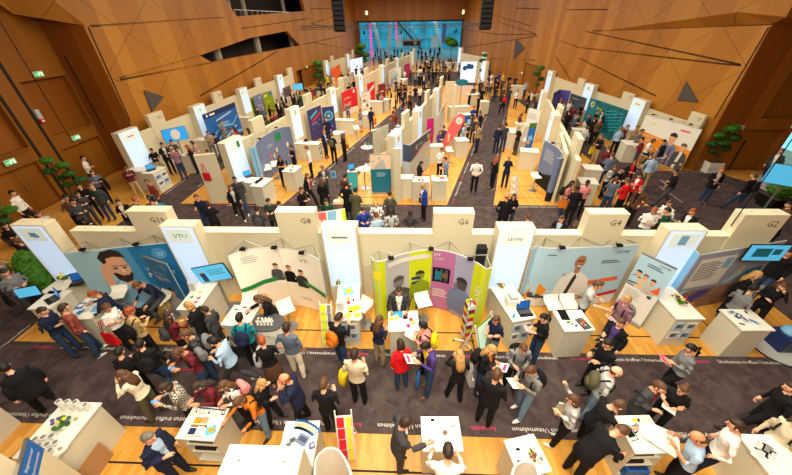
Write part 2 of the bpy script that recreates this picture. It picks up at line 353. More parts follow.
recess(LC, LE, 8, 40, 7.1, 11.3, 2.5, 'shadowroom')
for s_ in (14.5, 17, 26, 33): coln(s_, .8, 7.1, 10.6, .22)
# gallery railing
r_ = thing('railing', 'steel balustrade along the upper gallery opening high on the left wall', 'railing')
mb = MB(); p0 = Pv+d_*14+n_*.1; p1 = Pv+d_*35+n_*.1
for z in (7.45, 7.95): mb.tube([p0+Vector((0, 0, z)), p1+Vector((0, 0, z))], .025, 'steel', 5)
mb.build('rail', r_)
for i in range(22):
    q = p0.lerp(p1, i/21); m_ = MB(); m_.tube([q+Vector((0, 0, 7.1)), q+Vector((0, 0, 7.95))], .02, 'steel', 4); m_.build('post', r_)
leaf('door_3', (-15.25, 16.9), (-11.3, 77.5), 27, 31, 2.2); facet('wall_left', (-15.6, 16.9), (-11.6, 77.5), [(23, 0), (37, 0), (37, 3), (23, 3)], 'wood_red', .1)
for px in ([(90, 26.3), (225, 17.3)], [(119.3, 78), (203, 54.7)], [(120, 80), (211, 62.8)], [(200, 96), (250, 67.7), (278.5, 50.5)], [(242, 28.3), (309.8, 18.2)],
           [(310, 9), (359, 7)], [(311, 23.8), (359, 8)], [(311, 23.8), (360, 33)], [(302.7, 44.5), (361, 32)], [(314, 42.4), (360, 51.5)]):
    seam(LC, LE, px, .09, out=-1)
# overhanging upper panels
mb = MB(); ov_ = [Vector(q) for q in ((-14.9, 16.95, 7.05), (-16.72, 15.75, 7.5), (-16.72, 14.3, 8.8), (-16.72, 14.3, ZT), (-14.9, 16.95, ZT))]; of_ = Vector((-.25, .3, 0)); mb.add(ov_+[q+of_ for q in ov_], [(4, 3, 2, 1, 0), (5, 6, 7, 8, 9)]+[(i, (i+1) % 5, 5+(i+1) % 5, 5+i) for i in range(5)], 'wood_slant')
structure(mb.build('wall_upper_left', uvf=lambda c: (c.y+c.x*.8, c.z)))
# right side
RA, RB, RC_, RX = (15.72, 17.0), (14.35, 36.0), (11.0, 77.5), (22.5, 17.0)
facet('wall_right', RA, RB, [(0, 0), (19.07, 0), (19.07, ZT), (0, ZT)], 'wood_slant', -.35)
rl = math.hypot(3, 41.5)
facet('wall_right', RB, RC_, [(0, 0), (rl, 0), (rl, ZT), (0, ZT)], 'wood', -.35, holes=[[(1.9, .01), (6.9, .01), (6.9, 2.75), (1.9, 2.75)]])
facet('wall_right', (14.6, 36), (11.6, 77.5), [(0, 0), (9, 0), (9, 3.4), (0, 3.4)], 'wood_red', -.1)
leaf('door_4', (14.45, 36), (11.45, 77.5), 1.9, 6.9, 2.7)
facet('wall_right', RA, RX, [(0, 0), (3.95, 0), (3.95, 2.25), (6.9, 2.25), (6.9, ZT), (0, ZT)], 'wood_door', .3, holes=[[(1.62, .02), (3.7, .02), (3.7, 2.2), (1.62, 2.2)], [(2.0, 2.75), (5.6, 2.75), (5.6, 5.2), (2.0, 5.2)]])
facet('wall_right', (15.6, 17.28), (22.5, 17.28), [(.2, 0), (3.9, 0), (3.9, 2.28), (6.8, 2.28), (6.8, 6), (.2, 6)], 'wood_door', .1)
facet('wall_right', RA, (17.2, 17.0), [(-.02, 0), (1.55, 0), (1.75, ZT), (-.02, ZT)], 'wood_red', -.04)
facet('wall_right', (22.5, -6), (22.5, 17), [(0, 0), (23, 0), (23, ZT), (0, ZT)], 'wood_red', -.3)
facet('wall_right', (19.55, 17.3), (19.55, 24), [(0, 0), (6.7, 0), (6.7, 3), (0, 3)], 'wood_door', .2)
facet('wall_right', (19.5, 24), (24, 24), [(0, 0), (4.5, 0), (4.5, 3), (0, 3)], 'white2', .2)
for px in ([(578, 57.6), (656, 96)], [(586, 31.3), (720, 60.2), (741, 64.5)], [(579, 47.5), (720, 63.6), (741, 65.5)], [(545, 10), (600, 9.5), (660, 10.5)], [(552, 38), (579, 47.5)], [(546, 40), (571, 81)], [(592, 31), (772, 24)]):
    seam(RA, RB, px, .08, off=.03, out=1)
for px in ([(466, 7), (531, 26)], [(496.6, 21.2), (537, 34.5)], [(463, 29), (496.6, 34.3), (537, 34.6)], [(466, 47.5), (537, 36)], [(489.5, 58.6), (535, 60.2)], [(516, 8), (540, 9)]):
    seam(RB, RC_, px, .09, off=.03, out=1)
seam(RA, RX, [(715, 118), (745, 68), (769, 27)], .04, out=-1); seam(RA, RX, [(727, 172), (746, 140)], .06, out=-1)
# upper right overhang (its soffit shows as a dark wedge)
def on(P, Q, u, v):
    s_, z = onwall(P, Q, u, v); Pq = Vector((P[0], P[1], 0)); dd = (Vector((Q[0], Q[1], 0))-Pq).normalized(); return Pq+dd*s_+Vector((0, 0, z))
A_ = on(RA, RB, 602, 31); B_ = on(RA, RB, 772, 24); C_ = UY(738, 12, B_.y+1.2); D_ = UY(786, 17, B_.y-.9)
mb = MB(); up = lambda p: Vector((p.x, p.y, ZT)); E_ = Vector((17.6, 17, B_.z))
vs = [A_, C_, D_, E_, B_]; mb.add(vs+[up(p) for p in vs], [(0, 1, 2, 3, 4), (0, 5, 6, 1), (1, 6, 7, 2), (2, 7, 8, 3), (9, 8, 7, 6, 5)], 'wood')
structure(mb.build('wall_upper_right', uvf=lambda c: (c.y*.9+c.x*.6, c.z)))
# far wall, ceiling, rear wall
facet('wall_far', (-12, 77.5), (12, 77.5), [(0, 7.0), (24, 7.0), (24, ZT), (0, ZT)], 'wood', .4)
facet('wall_far', (-12, 77.5), (-10.1, 77.5), [(0, 0), (1.6, 0), (1.6, 7), (0, 7)], 'wood_red', .4)
facet('wall_far', (10.8, 77.5), (12, 77.5), [(0, 0), (1.2, 0), (1.2, 7), (0, 7)], 'wood_red', .4)
mb = MB(); mb.box(-10.5, 11, 77.35, 77.55, 6.75, 7.0, 'seam').box(-10.45, -10.2, 77.35, 77.6, 0, 7, 'dgrey').box(10.7, 10.95, 77.35, 77.6, 0, 7, 'dgrey'); structure(mb.build('trim_opening_frame'))
mb = MB(); mb.box(-24, 24, -6.2, 78, ZT, ZT+.2, 'wood_red'); structure(mb.build('ceiling', uvf=lambda c: (c.x, c.y)))
mb = MB(); mb.box(-24, 24, -6.3, -6, 0, ZT, 'wood_door'); structure(mb.build('wall_back', uvf=lambda c: (c.x, c.z)))
# atrium behind the opening: floor, glazed facade, slanted columns
mb = MB(); mb.box(-22, 22, 79, 112, -.12, 0, 'atrfloor'); structure(mb.build('floor'))
wn = thing('glass_facade', 'tall turquoise daylit glass facade seen through the far opening', 'facade'); 
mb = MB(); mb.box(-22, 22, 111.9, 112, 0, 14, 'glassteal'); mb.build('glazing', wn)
for i in range(12):
    mb = MB(); x = -20+i*3.6; mb.box(x, x+.16, 111.5, 111.8, 0, 14, 'atr'); mb.build('mullion', wn)
for z in (2.6, 5.2, 7.8): mb = MB(); mb.box(-22, 22, 111.5, 111.8, z, z+.14, 'atr'); mb.build('transom', wn)
for lab, (x0, y0, x1, y1, r) in {'pale slanted concrete column leaning left in the far atrium': (-6.5, 88, -9.2, 90, .42), 'pale slanted column beside the leaning one, tilting right in the far atrium': (-5.0, 86, -3.9, 88, .42), 'pale slanted column at right of the far atrium': (8.2, 92, 5.5, 93, .5)}.items():
    mb = MB(); mb.tube([(x0, y0, 0), (x1, y1, 9.5)], [r, r*.8], 'white2', 10); tag(mb.build('slanted_column', smooth=True), lab, 'column')
st = thing('staircase', 'dark teal steel staircase rising diagonally through the far atrium', 'staircase')
mb = MB()
for dx in (0, 2.2): mb.add([(-3.2+dx*0, 96+dx, 6.6), (3.6, 96+dx, 0), (3.4, 96+dx, .9), (-3.2, 96+dx, 7.3), (-3.2, 96.15+dx, 6.6), (3.6, 96.15+dx, 0), (3.4, 96.15+dx, .9), (-3.2, 96.15+dx, 7.3)], [(0, 1, 2, 3), (7, 6, 5, 4), (3, 2, 6, 7), (0, 4, 5, 1)], 'dgrey')
mb.build('stringer', st); mb = MB()
for i in range(20): mb.box(-3.2+i*.33, -2.85+i*.33, 96, 98.2, 6.7-i*.32, 6.75-i*.32, 'teal')
mb.build('tread', st); mb = MB()
for i in range(9): mb.tube([(-3+i*.75, 96, 7.2-i*.72), (-3+i*.75, 96, 8.2-i*.72)], .04, 'dgrey', 4)
mb.tube([(-3.2, 96, 8.3), (3.4, 96, 1.9)], .05, 'dgrey', 4); mb.build('handrail', st)
for lab, x, y, wd, z0, z1, k in (('white hanging banner left of the atrium staircase', -2.6, 90, 1.5, 1.6, 4.2, 'white'), ('white hanging banner right of the atrium staircase', 6.3, 91, 1.7, 1.4, 3.9, 'white'),
        ('tall magenta light column at the left of the atrium', -8.6, 84, .35, 0, 6.6, 'magl'), ('narrow magenta light strip hanging in the atrium', -2.9, 86, .3, 3.4, 6.8, 'magl'), ('violet hanging banner near the right side of the atrium', 8.2, 88, .9, 2.4, 6.2, 'violb')):
    if k == 'magl': mat('magl', (230, 40, 150), .4, emit=1.0)
    if k == 'violb': mat('violb', (150, 110, 190), .5)
    mb = MB(); mb.box(x-wd/2, x+wd/2, y, y+.12, z0, z1, k).box(x-wd/2-.02, x+wd/2+.02, y-.01, y+.13, z1, z1+.06, 'dgrey').tube([(x, y+.06, z1), (x, y+.06, 12)], .02, 'dgrey', 4); tag(mb.build('hanging_banner' if 'banner' in lab else 'light_column'), lab, 'banner' if 'banner' in lab else 'light')
mb = MB(); mb.box(-22, 22, 78.2, 112, 12, 12.2, 'white2'); structure(mb.build('ceiling'))
mb = MB(); mb.box(-22, 22, 79, 84, 6.9, 7.2, 'teal'); structure(mb.build('trim_atrium_gallery'))
# ------------------------------------------------------------------ wall mounted and hung things
def wall_tri(P, Q, px, lab, out):
    Pq = Vector((P[0], P[1], 0)); dd = (Vector((Q[0], Q[1], 0))-Pq).normalized(); n = Vector((-dd.y, dd.x, 0))*out
    pts = [Pq+dd*s_+Vector((0, 0, z))+n*.02 for s_, z in wpoly(P, Q, px)]; mb = MB(); m = len(pts)
    mb.add(pts+[p+n*.05 for p in pts], [tuple(range(m)), tuple(range(m, 2*m))[::-1]]+[(i, (i+1) % m, m+(i+1) % m, m+i) for i in range(m)], 'triangle')
    tag(mb.build('acoustic_panel'), lab, 'wall panel')
wall_tri(LC, LE, [(143, 90), (163, 96.5), (151, 112)], 'grey triangular panel on the left wood wall above the first wall booth', -1)
wall_tri(RA, RB, [(687, 81.5), (699, 102), (678, 100)], 'grey triangular panel on the right wood wall above the last numbered block', 1)
wall_tri(RB, RC_, [(516, 39), (525.5, 48), (514, 59)], 'large dark triangular panel pointing right on the far right wood wall', 1)
wall_tri(RB, RC_, [(491, 60), (485.5, 68), (490, 72)], 'small dark triangular panel low on the far right wood wall behind the crowd', 1)
def exit_sign(p, dirv, lab):
    dirv = Vector(dirv).normalized(); n = Vector((dirv.y, -dirv.x, 0)); t = thing('exit_sign', lab, 'exit sign', p)
    M_ = Matrix((dirv, -n, Vector((0, 0, 1)))).transposed().to_4x4()
    mb = MB(M_); mb.box(-.22, .22, -.02, .03, -.11, .11, 'white'); mb.build('housing', t)
    mb = MB(M_); mb.box(-.2, .2, -.03, -.02, -.09, .09, 'exitgreen')
    mb.box(-.02, .06, -.035, -.03, -.02, .05, 'exitwhite').box(-.01, .05, -.035, -.03, .055, .08, 'exitwhite').box(-.16, -.06, -.035, -.03, -.012, .012, 'exitwhite').box(.1, .17, -.035, -.03, -.07, .07, 'exitwhite').box(-.04, .0, -.035, -.03, -.07, -.02, 'exitwhite'); mb.build('pictogram', t)
exit_sign((-16.93, -6+18.25, 2.32), (.0, 1, 0), 'green exit sign above the door at the left edge')
exit_sign((-16.93, -6+21.5, 2.36), (0, 1, 0), 'green exit sign above the niche door in the left corner')
exit_sign((-16.93, -6+21.5, 5.26), (0, 1, 0), 'green exit sign high above the upper wood niche at top left')
exit_sign(on(LC, LE, 306, 67)+Vector((.1, 0, 0)), (.065, 1, 0), 'small exit sign on the left wood wall above the recessed far door')
exit_sign(on(RB, RC_, 523, 73)-Vector((.12, 0, 0)), (.07, -1, 0), 'small exit sign above the door in the far right wall')
exit_sign((19.6, 16.93, 2.42), (1, 0, 0), 'green exit sign over the open passage at the right edge')
def wall_box(p, lab):
    t = thing('alarm_box', lab, 'alarm box', p); mb = MB(); mb.box(-.1, .02, -.09, .09, -.2, .2, 'lgrey'); mb.build('case', t)
    mb = MB(); mb.box(-.12, .03, -.1, .1, -.36, -.22, 'red').box(-.13, .04, -.05, .05, -.33, -.25, 'white'); mb.build('call_point', t)
wall_box((-16.9, -6+20.45, 3.75), 'grey control box with red call point beside the upper niche on the left wall')
t = thing('alarm_box', 'small white and red call point on the right wood wall beside the door', 'alarm box', (16.95, 16.93, 2.3)); mb = MB(); mb.box(-.1, .1, -.06, .0, -.1, .15, 'lgrey'); mb.build('case', t); mb = MB(); mb.box(-.08, .08, -.08, 0, -.28, -.12, 'red'); mb.build('call_point', t)
def truss():
    t = thing('lighting_truss', 'long dark lattice truss hung across the front of the far opening', 'truss', (0, 45, 0)); mb = MB()
    x0, x1, zz = -13.0, 8.7, 6.3
    for dy, dz in ((0, 0), (0, .35), (.3, .17)): mb.tube([(x0, dy, zz+dz), (x1, dy, zz+dz)], .03, 'dgrey', 5)
    mb.build('chord', t); mb = MB(); n = 44
    for i in range(n):
        a = x0+(x1-x0)*i/n; b = x0+(x1-x0)*(i+1)/n; e = (0, .35) if i % 2 else (.35, 0)
        mb.tube([(a, 0, zz+e[0]), (b, 0, zz+e[1])], .015, 'dgrey', 4); mb.tube([(a, 0, zz+.35), (b, .3, zz+.17)], .015, 'dgrey', 4)
    mb.build('lattice', t); mb = MB()
    for x in (-9, 0, 7): mb.tube([(x, .1, zz+.35), (x, .1, ZT)], .012, 'dgrey', 4)
    mb.build('suspension_cable', t)
truss()
for x, lab in ((-5.4, 'small dark spotlight hanging under the truss at its left'), (-.9, 'small dark spotlight hanging under the truss left of the projector'), (5.6, 'small dark spotlight hanging under the truss right of the projector')):
    t = thing('spotlight', lab, 'spotlight', (x, 45.0, 5.9)); mb = MB(); mb.tube([(0, 0, .4), (0, 0, .15)], .02, 'black', 5); mb.build('yoke', t); mb = MB(); mb.tube([(0, 0, .15), (0, -.08, -.15)], [.09, .13], 'black', 8); mb.build('lamp_housing', t)
t = thing('projector', 'bulky dark projector hanging below the truss in front of the far opening', 'projector', (.35, 44.6, 4.5))
mb = MB(); mb.box(-1.0, 1.0, -.6, .6, 0, .62, 'black').box(-1.08, 1.08, -.66, -.6, .5, .66, 'dgrey').box(-1.08, 1.08, -.66, -.6, -.05, .05, 'dgrey').box(-1.08, -1.0, -.66, .66, -.05, .66, 'dgrey').box(1.0, 1.08, -.66, .66, -.05, .66, 'dgrey'); mb.build('body', t)
mb = MB(); mb.tube([(.4, -.58, .3), (.4, -.8, .3)], [.2, .22], 'dgrey', 10); mb.build('lens', t)
mb = MB()
for x, y in ((-.8, 0), (.8, 0)): mb.tube([(x, y, .6), (0, .2, 1.7)], .03, 'dgrey', 5)
mb.tube([(0, .2, 1.7), (0, .4, 1.82)], .08, 'steel', 6); mb.build('hanger', t)
def line_array(u, v, Y, n, lab):
    p = UY(u, v, Y); t = thing('line_array_speaker', lab, 'loudspeaker', p); x, yy = 0, 0
    for i in range(n):
        mb = MB(Matrix.Translation((0, -.03*i*i*.12, .32*(n-1-i))) @ Matrix.Rotation(-.03*i, 4, 'X')); mb.box(-.42, .42, -.3, .3, 0, .29, 'black').box(-.38, .38, -.32, -.3, .03, .26, 'dark'); mb.build('cabinet', t)
    mb = MB(); mb.box(-.5, .5, -.35, .35, .32*n, .32*n+.12, 'dgrey'); mb.build('flying_frame', t); mb = MB(); mb.tube([(0, 0, .32*n), (0, 0, ZT-p.z)], .02, 'black', 4); mb.build('suspension_cable', t)
line_array(340.5, 31, 30, 9, 'black hanging line array loudspeaker left of the far opening')
line_array(484.5, 29, 30, 9, 'black hanging line array loudspeaker right of the far opening')
for (u0, v0, u1, v1, Y0, lab) in ((15, 0, 70, 138, 10.5, 'thin black cable hanging in front of the left door wall'), (758, 40, 731, 226, 7.1, 'thin black cable hanging down to the right end block of the front wall')):
    a = UY(u1, v1, Y0); mb = MB(); mb.tube([a, (a.x, a.y, ZT)], .012, 'black', 5); tag(mb.build('hanging_cable'), lab, 'cable')
for u, v, Y, lab in ((366.5, 12, 40, 'small white hanging fixture on a cable left of the far opening'), (463.5, 11, 40, 'small white hanging fixture on a cable right of the far opening')):
    a = UY(u, v, Y); t = thing('pendant_fixture', lab, 'fixture', a); mb = MB(); mb.tube([(0, 0, -.25), (0, 0, .1)], [.14, .12], 'white', 8); mb.build('shade', t); mb = MB(); mb.tube([(0, 0, .1), (0, 0, ZT-a.z)], .02, 'seam', 4); mb.tube([(0, 0, -.25), (0, 0, -1.6)], .02, 'seam', 4); mb.build('cable', t)
# ------------------------------------------------------------------ exhibition furniture builders
def light_tower(x, y, rz, label, w=.93, h=2.75, logo=None, d=.34, z0=.72, tagline=True):
    t = thing('light_tower', label, 'light tower', (x, y, 0), rz)
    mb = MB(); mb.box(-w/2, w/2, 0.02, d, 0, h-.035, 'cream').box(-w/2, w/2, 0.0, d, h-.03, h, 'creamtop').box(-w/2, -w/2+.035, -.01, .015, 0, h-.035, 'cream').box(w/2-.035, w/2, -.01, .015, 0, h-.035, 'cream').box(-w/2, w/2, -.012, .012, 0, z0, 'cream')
    for a in (-.3, .3): mb.ell((a*w, d/2, h), (.02, .02, .008), 'grey', 6, 4)
    mb.build('casing', t)
    mb = MB(); mb.box(-w/2+.04, w/2-.04, -.005, .018, z0, h-.04, 'lit')
    if tagline: mb.text('konaktiva', (w/2-.3, -.008, z0+.08), (1, 0, 0), (0, 0, 1), .05, 'pink')
    mb.box(-w/2+.1, -w/2+.108, -.008, -.005, z0+.15, z0+1.0, 'lgrey'); mb.build('light_panel', t)
    mb = MB(); mb.box(-w/2+.14, w/2-.14, -.014, -.005, h-.5, h-.09, 'logo_plate')
    pl = mb.build('logo_plate', t)
    if logo: mb = MB(); logo(mb, h-.3, -.019); mb.build('logo', pl)
    return t
def lg_text(s, k, size=.15): return lambda mb, z, y: mb.text(s, (0, y, z-size*.35), (1, 0, 0), (0, 0, 1), size, k, 'CENTER')
def lg_bar(k, w=.42, hh=.05): return lambda mb, z, y: mb.box(-w/2, w/2, y, y+.004, z-hh/2, z+hh/2, k)
def lg_rect(k, w=.13, dx=0): return lambda mb, z, y: mb.box(dx-w/2, dx+w/2, y, y+.004, z-w*.7, z+w*.7, k)
def lg_round(k): return lambda mb, z, y: mb.cbox((0, y+.002, z), (.2, .004, .14), k).cbox((.06, y+.003, z-.04), (.16, .004, .1), k)
def wall_board(P, Q, label, h=2.35, th=.26, side=1, group=None, blocks=(), seams=True, hb=3.0):
    """partition wall with raised number boards; blocks = [(s0, s1, text)]"""
    P = Vector((*P, 0)); Q = Vector((*Q, 0)); L = (Q-P).length; a = math.atan2((Q-P).y, (Q-P).x)
    t = thing('partition_wall', label, 'partition wall', P, a, group)
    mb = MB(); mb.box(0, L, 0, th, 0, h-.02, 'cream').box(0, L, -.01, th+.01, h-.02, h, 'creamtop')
    n = max(1, round(L/1.02))
    if seams:
        for i in range(1, n): mb.box(L*i/n-.004, L*i/n+.004, -.004, 0, 0, h-.02, 'beige')
        mb.box(0, L, -.004, 0, 1.24, 1.25, 'beige')
    for i in range(n): mb.ell((L*(i+.3)/n, th/2, h+.002), (.02, .02, .01), 'grey', 5, 4)
    mb.build('board', t)
    for s0_, s1_, tx in blocks:
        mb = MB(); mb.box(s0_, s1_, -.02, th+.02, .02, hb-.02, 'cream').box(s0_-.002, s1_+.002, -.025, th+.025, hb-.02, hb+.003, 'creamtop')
        for e in (.25, .75): mb.ell((s0_+(s1_-s0_)*e, th/2, hb+.005), (.02, .02, .008), 'grey', 6, 4)
        nb = mb.build('number_board', t)
        if tx: mb = MB(); mb.text(tx, (s1_-.12, -.026, hb-.34), (1, 0, 0), (0, 0, 1), .24, 'ink', 'RIGHT'); mb.build('number', nb)
    return t
def resample(pts, n):
    pts = [Vector(p) for p in pts]; L = [0]
    for a, b in zip(pts, pts[1:]): L.append(L[-1]+(b-a).length)
    def at(s):
        x = s*L[-1]
        for i in range(len(pts)-1):
            if x <= L[i+1] or i == len(pts)-2: return pts[i].lerp(pts[i+1], (x-L[i])/max(1e-6, L[i+1]-L[i]))
    return at, L[-1]
def smooth_curve(pts):
    out = []; n = len(pts)
    if n < 3: return pts
    for i in range(n-1):
        p0, p1, p2, p3 = pts[max(0, i-1)], pts[i], pts[i+1], pts[min(n-1, i+2)]
        for k in range(4):
            t = k/4; out.append(.5*((2*p1)+(p2-p0)*t+(2*p0-5*p1+4*p2-p3)*t*t+(3*p1-p0-3*p2+p3)*t**3))
    return out+[pts[-1]]
def popup(top_px, z, label, base, art=(), name='popup_display', cat='display wall', z0=.03, group=None, lamps=0, frame=True, world=None, curve=True, feet=True, th=.03):
    """curved exhibition display; the top edge is given by points of its rim, it stands straight down to the floor"""
    P = [Vector(p) for p in world] if world else [Vector(U(u, v, z)[:2]+(0,)) if False else Vector((U(u, v, z).x, U(u, v, z).y, 0)) for u, v in top_px]
    if curve and len(P) > 2: P = smooth_curve(P)
    at, L = resample(P, 0); o = P[0].copy()
    t = thing(name, label, cat, o, 0, group)
    def F(s, tt, off=0.0):
        e = .004; a = at(max(0, s-e)); b = at(min(1, s+e)); d = (b-a).normalized(); n = Vector((d.y, -d.x, 0))
        p = at(s)+n*off-o; return Vector((p.x, p.y, z0+(z-z0)*tt))
    n = 1 if len(P) == 2 else 24
    def band(mb, s0_, t0, s1_, t1, k, off, back=False):
        m = max(1, int(math.ceil(n*(s1_-s0_))));
        for i in range(m):
            a, b = s0_+(s1_-s0_)*i/m, s0_+(s1_-s0_)*(i+1)/m
            q = [F(a, t0, off), F(b, t0, off), F(b, t1, off), F(a, t1, off)]; mb.add(q if not back else q[::-1], [(0, 1, 2, 3)], k)
    mb = MB()
    m = n
    for i in range(m):
        a, b = i/m, (i+1)/m; q = [F(a, 0, 0), F(b, 0, 0), F(b, 1, 0), F(a, 1, 0), F(a, 0, -th), F(b, 0, -th), F(b, 1, -th), F(a, 1, -th)]
        mb.add(q, [(0, 1, 2, 3)], base); mb.add(q, [(7, 6, 5, 4), (3, 2, 6, 7), (0, 4, 5, 1)]+([(0, 3, 7, 4)] if i == 0 else [])+([(1, 5, 6, 2)] if i == m-1 else []), 'lgrey')
    lay = .002
    for a in art:
        lay += .0012; k0 = a[0]
        if k0 == 'r': band(mb, a[1], a[2], a[3], a[4], a[5], lay)
        elif k0 == 'p': mb.add([F(s_, t_, lay) for s_, t_ in a[1]], [tuple(range(len(a[1])))], a[2])
        elif k0 == 'c':
            rs, rt = a[3]/L, a[3]/(z-z0); mb.add([F(a[1]+rs*math.cos(q*PI/6), a[2]+rt*math.sin(q*PI/6), lay) for q in range(12)], [tuple(range(12))], a[4])
        elif k0 == 't':
            p = F(a[2], a[3], lay); d = (F(min(1, a[2]+.02), a[3])-F(a[2], a[3])).normalized(); up = Vector((0, 0, 1)); 
            if len(a) > 6 and a[6]: d, up = up, -d
            mb.text(a[1], p, d, up, a[4], a[5])
        elif k0 == 'l':   # lines of small print
            _, s_, t_, wd, nl, k = a[:6]
            for i in range(nl): 
                ww = wd*(.75+.25*((i*37) % 10)/10); band(mb, s_, t_-i*.03, s_+ww, t_-i*.03+.012, k, lay)
        elif k0 == 'man':
            _, s_, t_, hh, shirt, skin, hair = a[:7]; ls, lt = hh/L, hh/(z-z0); Q = lambda pts, k, e: mb.add([F(s_+x*ls, t_+y*lt, lay+e) for x, y in pts], [tuple(range(len(pts)))], k)
            Q([(-.26, 0), (.26, 0), (.3, .3), (.24, .58), (.1, .66), (-.1, .66), (-.24, .58), (-.3, .3)], shirt, 0)
            Q([(-.06, .6), (.06, .6), (.07, .72), (-.07, .72)], skin, .001); Q([(.12*math.cos(q*PI/6), .82+.155*math.sin(q*PI/6)) for q in range(12)], skin, .002)
            Q([(.13*math.cos(q*PI/6), .88+.12*math.sin(q*PI/6)) for q in range(0, 7)], hair, .003)
            Q([(-.26, .12), (.22, .2), (.24, .28), (-.24, .22)], shirt, .002); Q([(.16, .19), (.26, .21), (.26, .28), (.16, .27)], skin, .003)
    if frame: mb.tube([F(i/m, 1, -th/2) for i in range(m+1)], .018, 'lgrey', 5)
    mb.build('printed_panel', t)
    if lamps:
        for i in range(lamps):
            s_ = (i+.5)/lamps; lm = MB(); a = F(s_, 1, -.02); b = F(s_, 1, .16)+Vector((0, 0, .16)); lm.tube([a, F(s_, 1, .02)+Vector((0, 0, .18)), b], .009, 'dgrey', 5).cbox(b, (.13, .1, .05), 'black'); lm.build('spotlight', t)
        lm = MB(); nn = max(3, int(L/.75))
        for i in range(nn):
            a, b = F(i/nn, 1, -.05), F((i+1)/nn, 1, -.05); c = (a+b)/2; q = (F((i+.5)/nn, 1, -.3)); q.z += .12; lm.tube([a, q], .009, 'steel', 4); lm.tube([b, q], .009, 'steel', 4); q2 = q.copy(); q2.z = .4; lm.tube([q, q2], .009, 'steel', 4)
        lm.build('support_frame', t)
    return t
def rollup(top_px, z, label, base, art=(), lean=0, name='roll_up_banner', cat='banner', group=None, world=None):
    t = popup(top_px, z, label, base, art, name, cat, .09, group, 0, False, world, th=.012)
    P = [Vector(p) for p in world] if world else [Vector((U(u, v, z).x, U(u, v, z).y, 0)) for u, v in top_px]; d = (P[-1]-P[0]); L = d.length; a = math.atan2(d.y, d.x)
    M_ = Matrix.Rotation(a, 4, 'Z'); mb = MB(M_); mb.box(-.02, L+.02, -.08, .1, 0, .09, 'steel'); mb.build('base', t)
    mb = MB(M_); mb.box(0, L, -.012, .028, z-.01, z+.02, 'steel'); mb.build('top_rail', t)
    mb = MB(M_); mb.tube([(L/2, .035, .05), (L/2, .035, z)], .012, 'steel', 6); mb.build('pole', t); return t
def rect_px(px, z):
    c = [U(u, v, z) for u, v in px]; m = sum(c, Vector())/4
    e = ((c[1]-c[0])+(c[2]-c[3])); rz = math.atan2(e.y, e.x); w = ((c[1]-c[0]).length+(c[2]-c[3]).length)/2; d = ((c[3]-c[0]).length+(c[2]-c[1]).length)/2
    return m, rz, w, d
CN = []
def counter(px, label, h=1.05, front='plain', group=None, name='counter', wd=None, dp=None, side=None, rz=None, pos=None):
    if pos: m = Vector((*pos, 0)); w, d = wd, dp
    else:
        m, r0, w, d = rect_px(px, h); rz = r0 if rz is None else rz; w = wd or max(w, .5); d = dp or max(d, .5)
    t = thing(name, label, 'counter', (m.x, m.y, 0), rz, group)
    mb = MB(); mb.box(-w/2-.01, w/2+.01, -d/2-.01, d/2+.01, h-.035, h, 'white'); mb.build('top', t)
    mb = MB(); b = h-.05
    if front == 'open':
        for x0, x1 in ((-w/2+.02, -w/2+.045), (w/2-.045, w/2-.02)): mb.box(x0, x1, -d/2+.02, d/2-.02, 0, b, 'laminate')
        mb.box(-w/2+.045, w/2-.045, d/2-.045, d/2-.02, 0, b, 'laminate').box(-w/2+.045, w/2-.045, -d/2+.02, d/2-.045, 0, .08, 'laminate').box(-w/2+.045, w/2-.045, -d/2+.03, d/2-.045, b-.02, b, 'laminate')
        mb.build('body', t)
        for z in (.42, .72): s_ = MB(); s_.box(-w/2+.045, w/2-.045, -d/2+.03, d/2-.045, z, z+.02, 'laminate'); s_.build('shelf', t)
        s_ = MB(); s_.box(-w/2+.1, w/2-.15, -d/2+.06, d/2-.1, .74, .79, 'dgrey').box(-w/2+.1, w/2-.2, -d/2+.06, d/2-.1, .44, .52, 'dark'); s_.build('stored_folders', t)
    else:
        mb.box(-w/2+.02, w/2-.02, -d/2+.02, d/2-.02, 0, b, 'laminate').box(-w/2+.03, w/2-.03, -d/2+.03, d/2-.03, b, b+.016, 'beige'); mb.build('body', t)
        s_ = MB(); s_.box(-w/2+.04, w/2-.04, d/2-.02, d/2-.008, .05, b-.03, 'laminate'); dr = s_.build('door', t); s_ = MB(); s_.tube([(w/2-.1, d/2+.012, .55), (w/2-.1, d/2+.012, .7)], .008, 'steel', 6); s_.build('handle', dr)
        if front == 'rack':
            s_ = MB(); yy = -d/2+.012; s_.box(-w/2+.05, w/2-.05, yy-.004, yy, .26, .92, 'laminate'); rk_ = s_.build('brochure_rack', t)
            for i in range(2):
                for j in range(2):
                    x = -w/2+.07+j*(w-.1)/2; s_ = MB(); s_.box(x, x+(w-.2)/2, yy-.02, yy, .3+i*.33, .56+i*.33, ('white2', 'lblue')[i ^ j]); s_.box(x+.03, x+(w-.2)/2-.04, yy-.024, yy-.02, .38+i*.33, .52+i*.33, 'popblue'); s_.box(x+.05, x+(w-.2)/4, yy-.026, yy-.022, .4+i*.33, .5+i*.33, 'brown'); s_.build('brochure', rk_)
        if callable(front): s_ = MB(); front(s_, w, d, h); s_.build('front_print', t)
    CN.append((m, rz, w, d, h)); return t
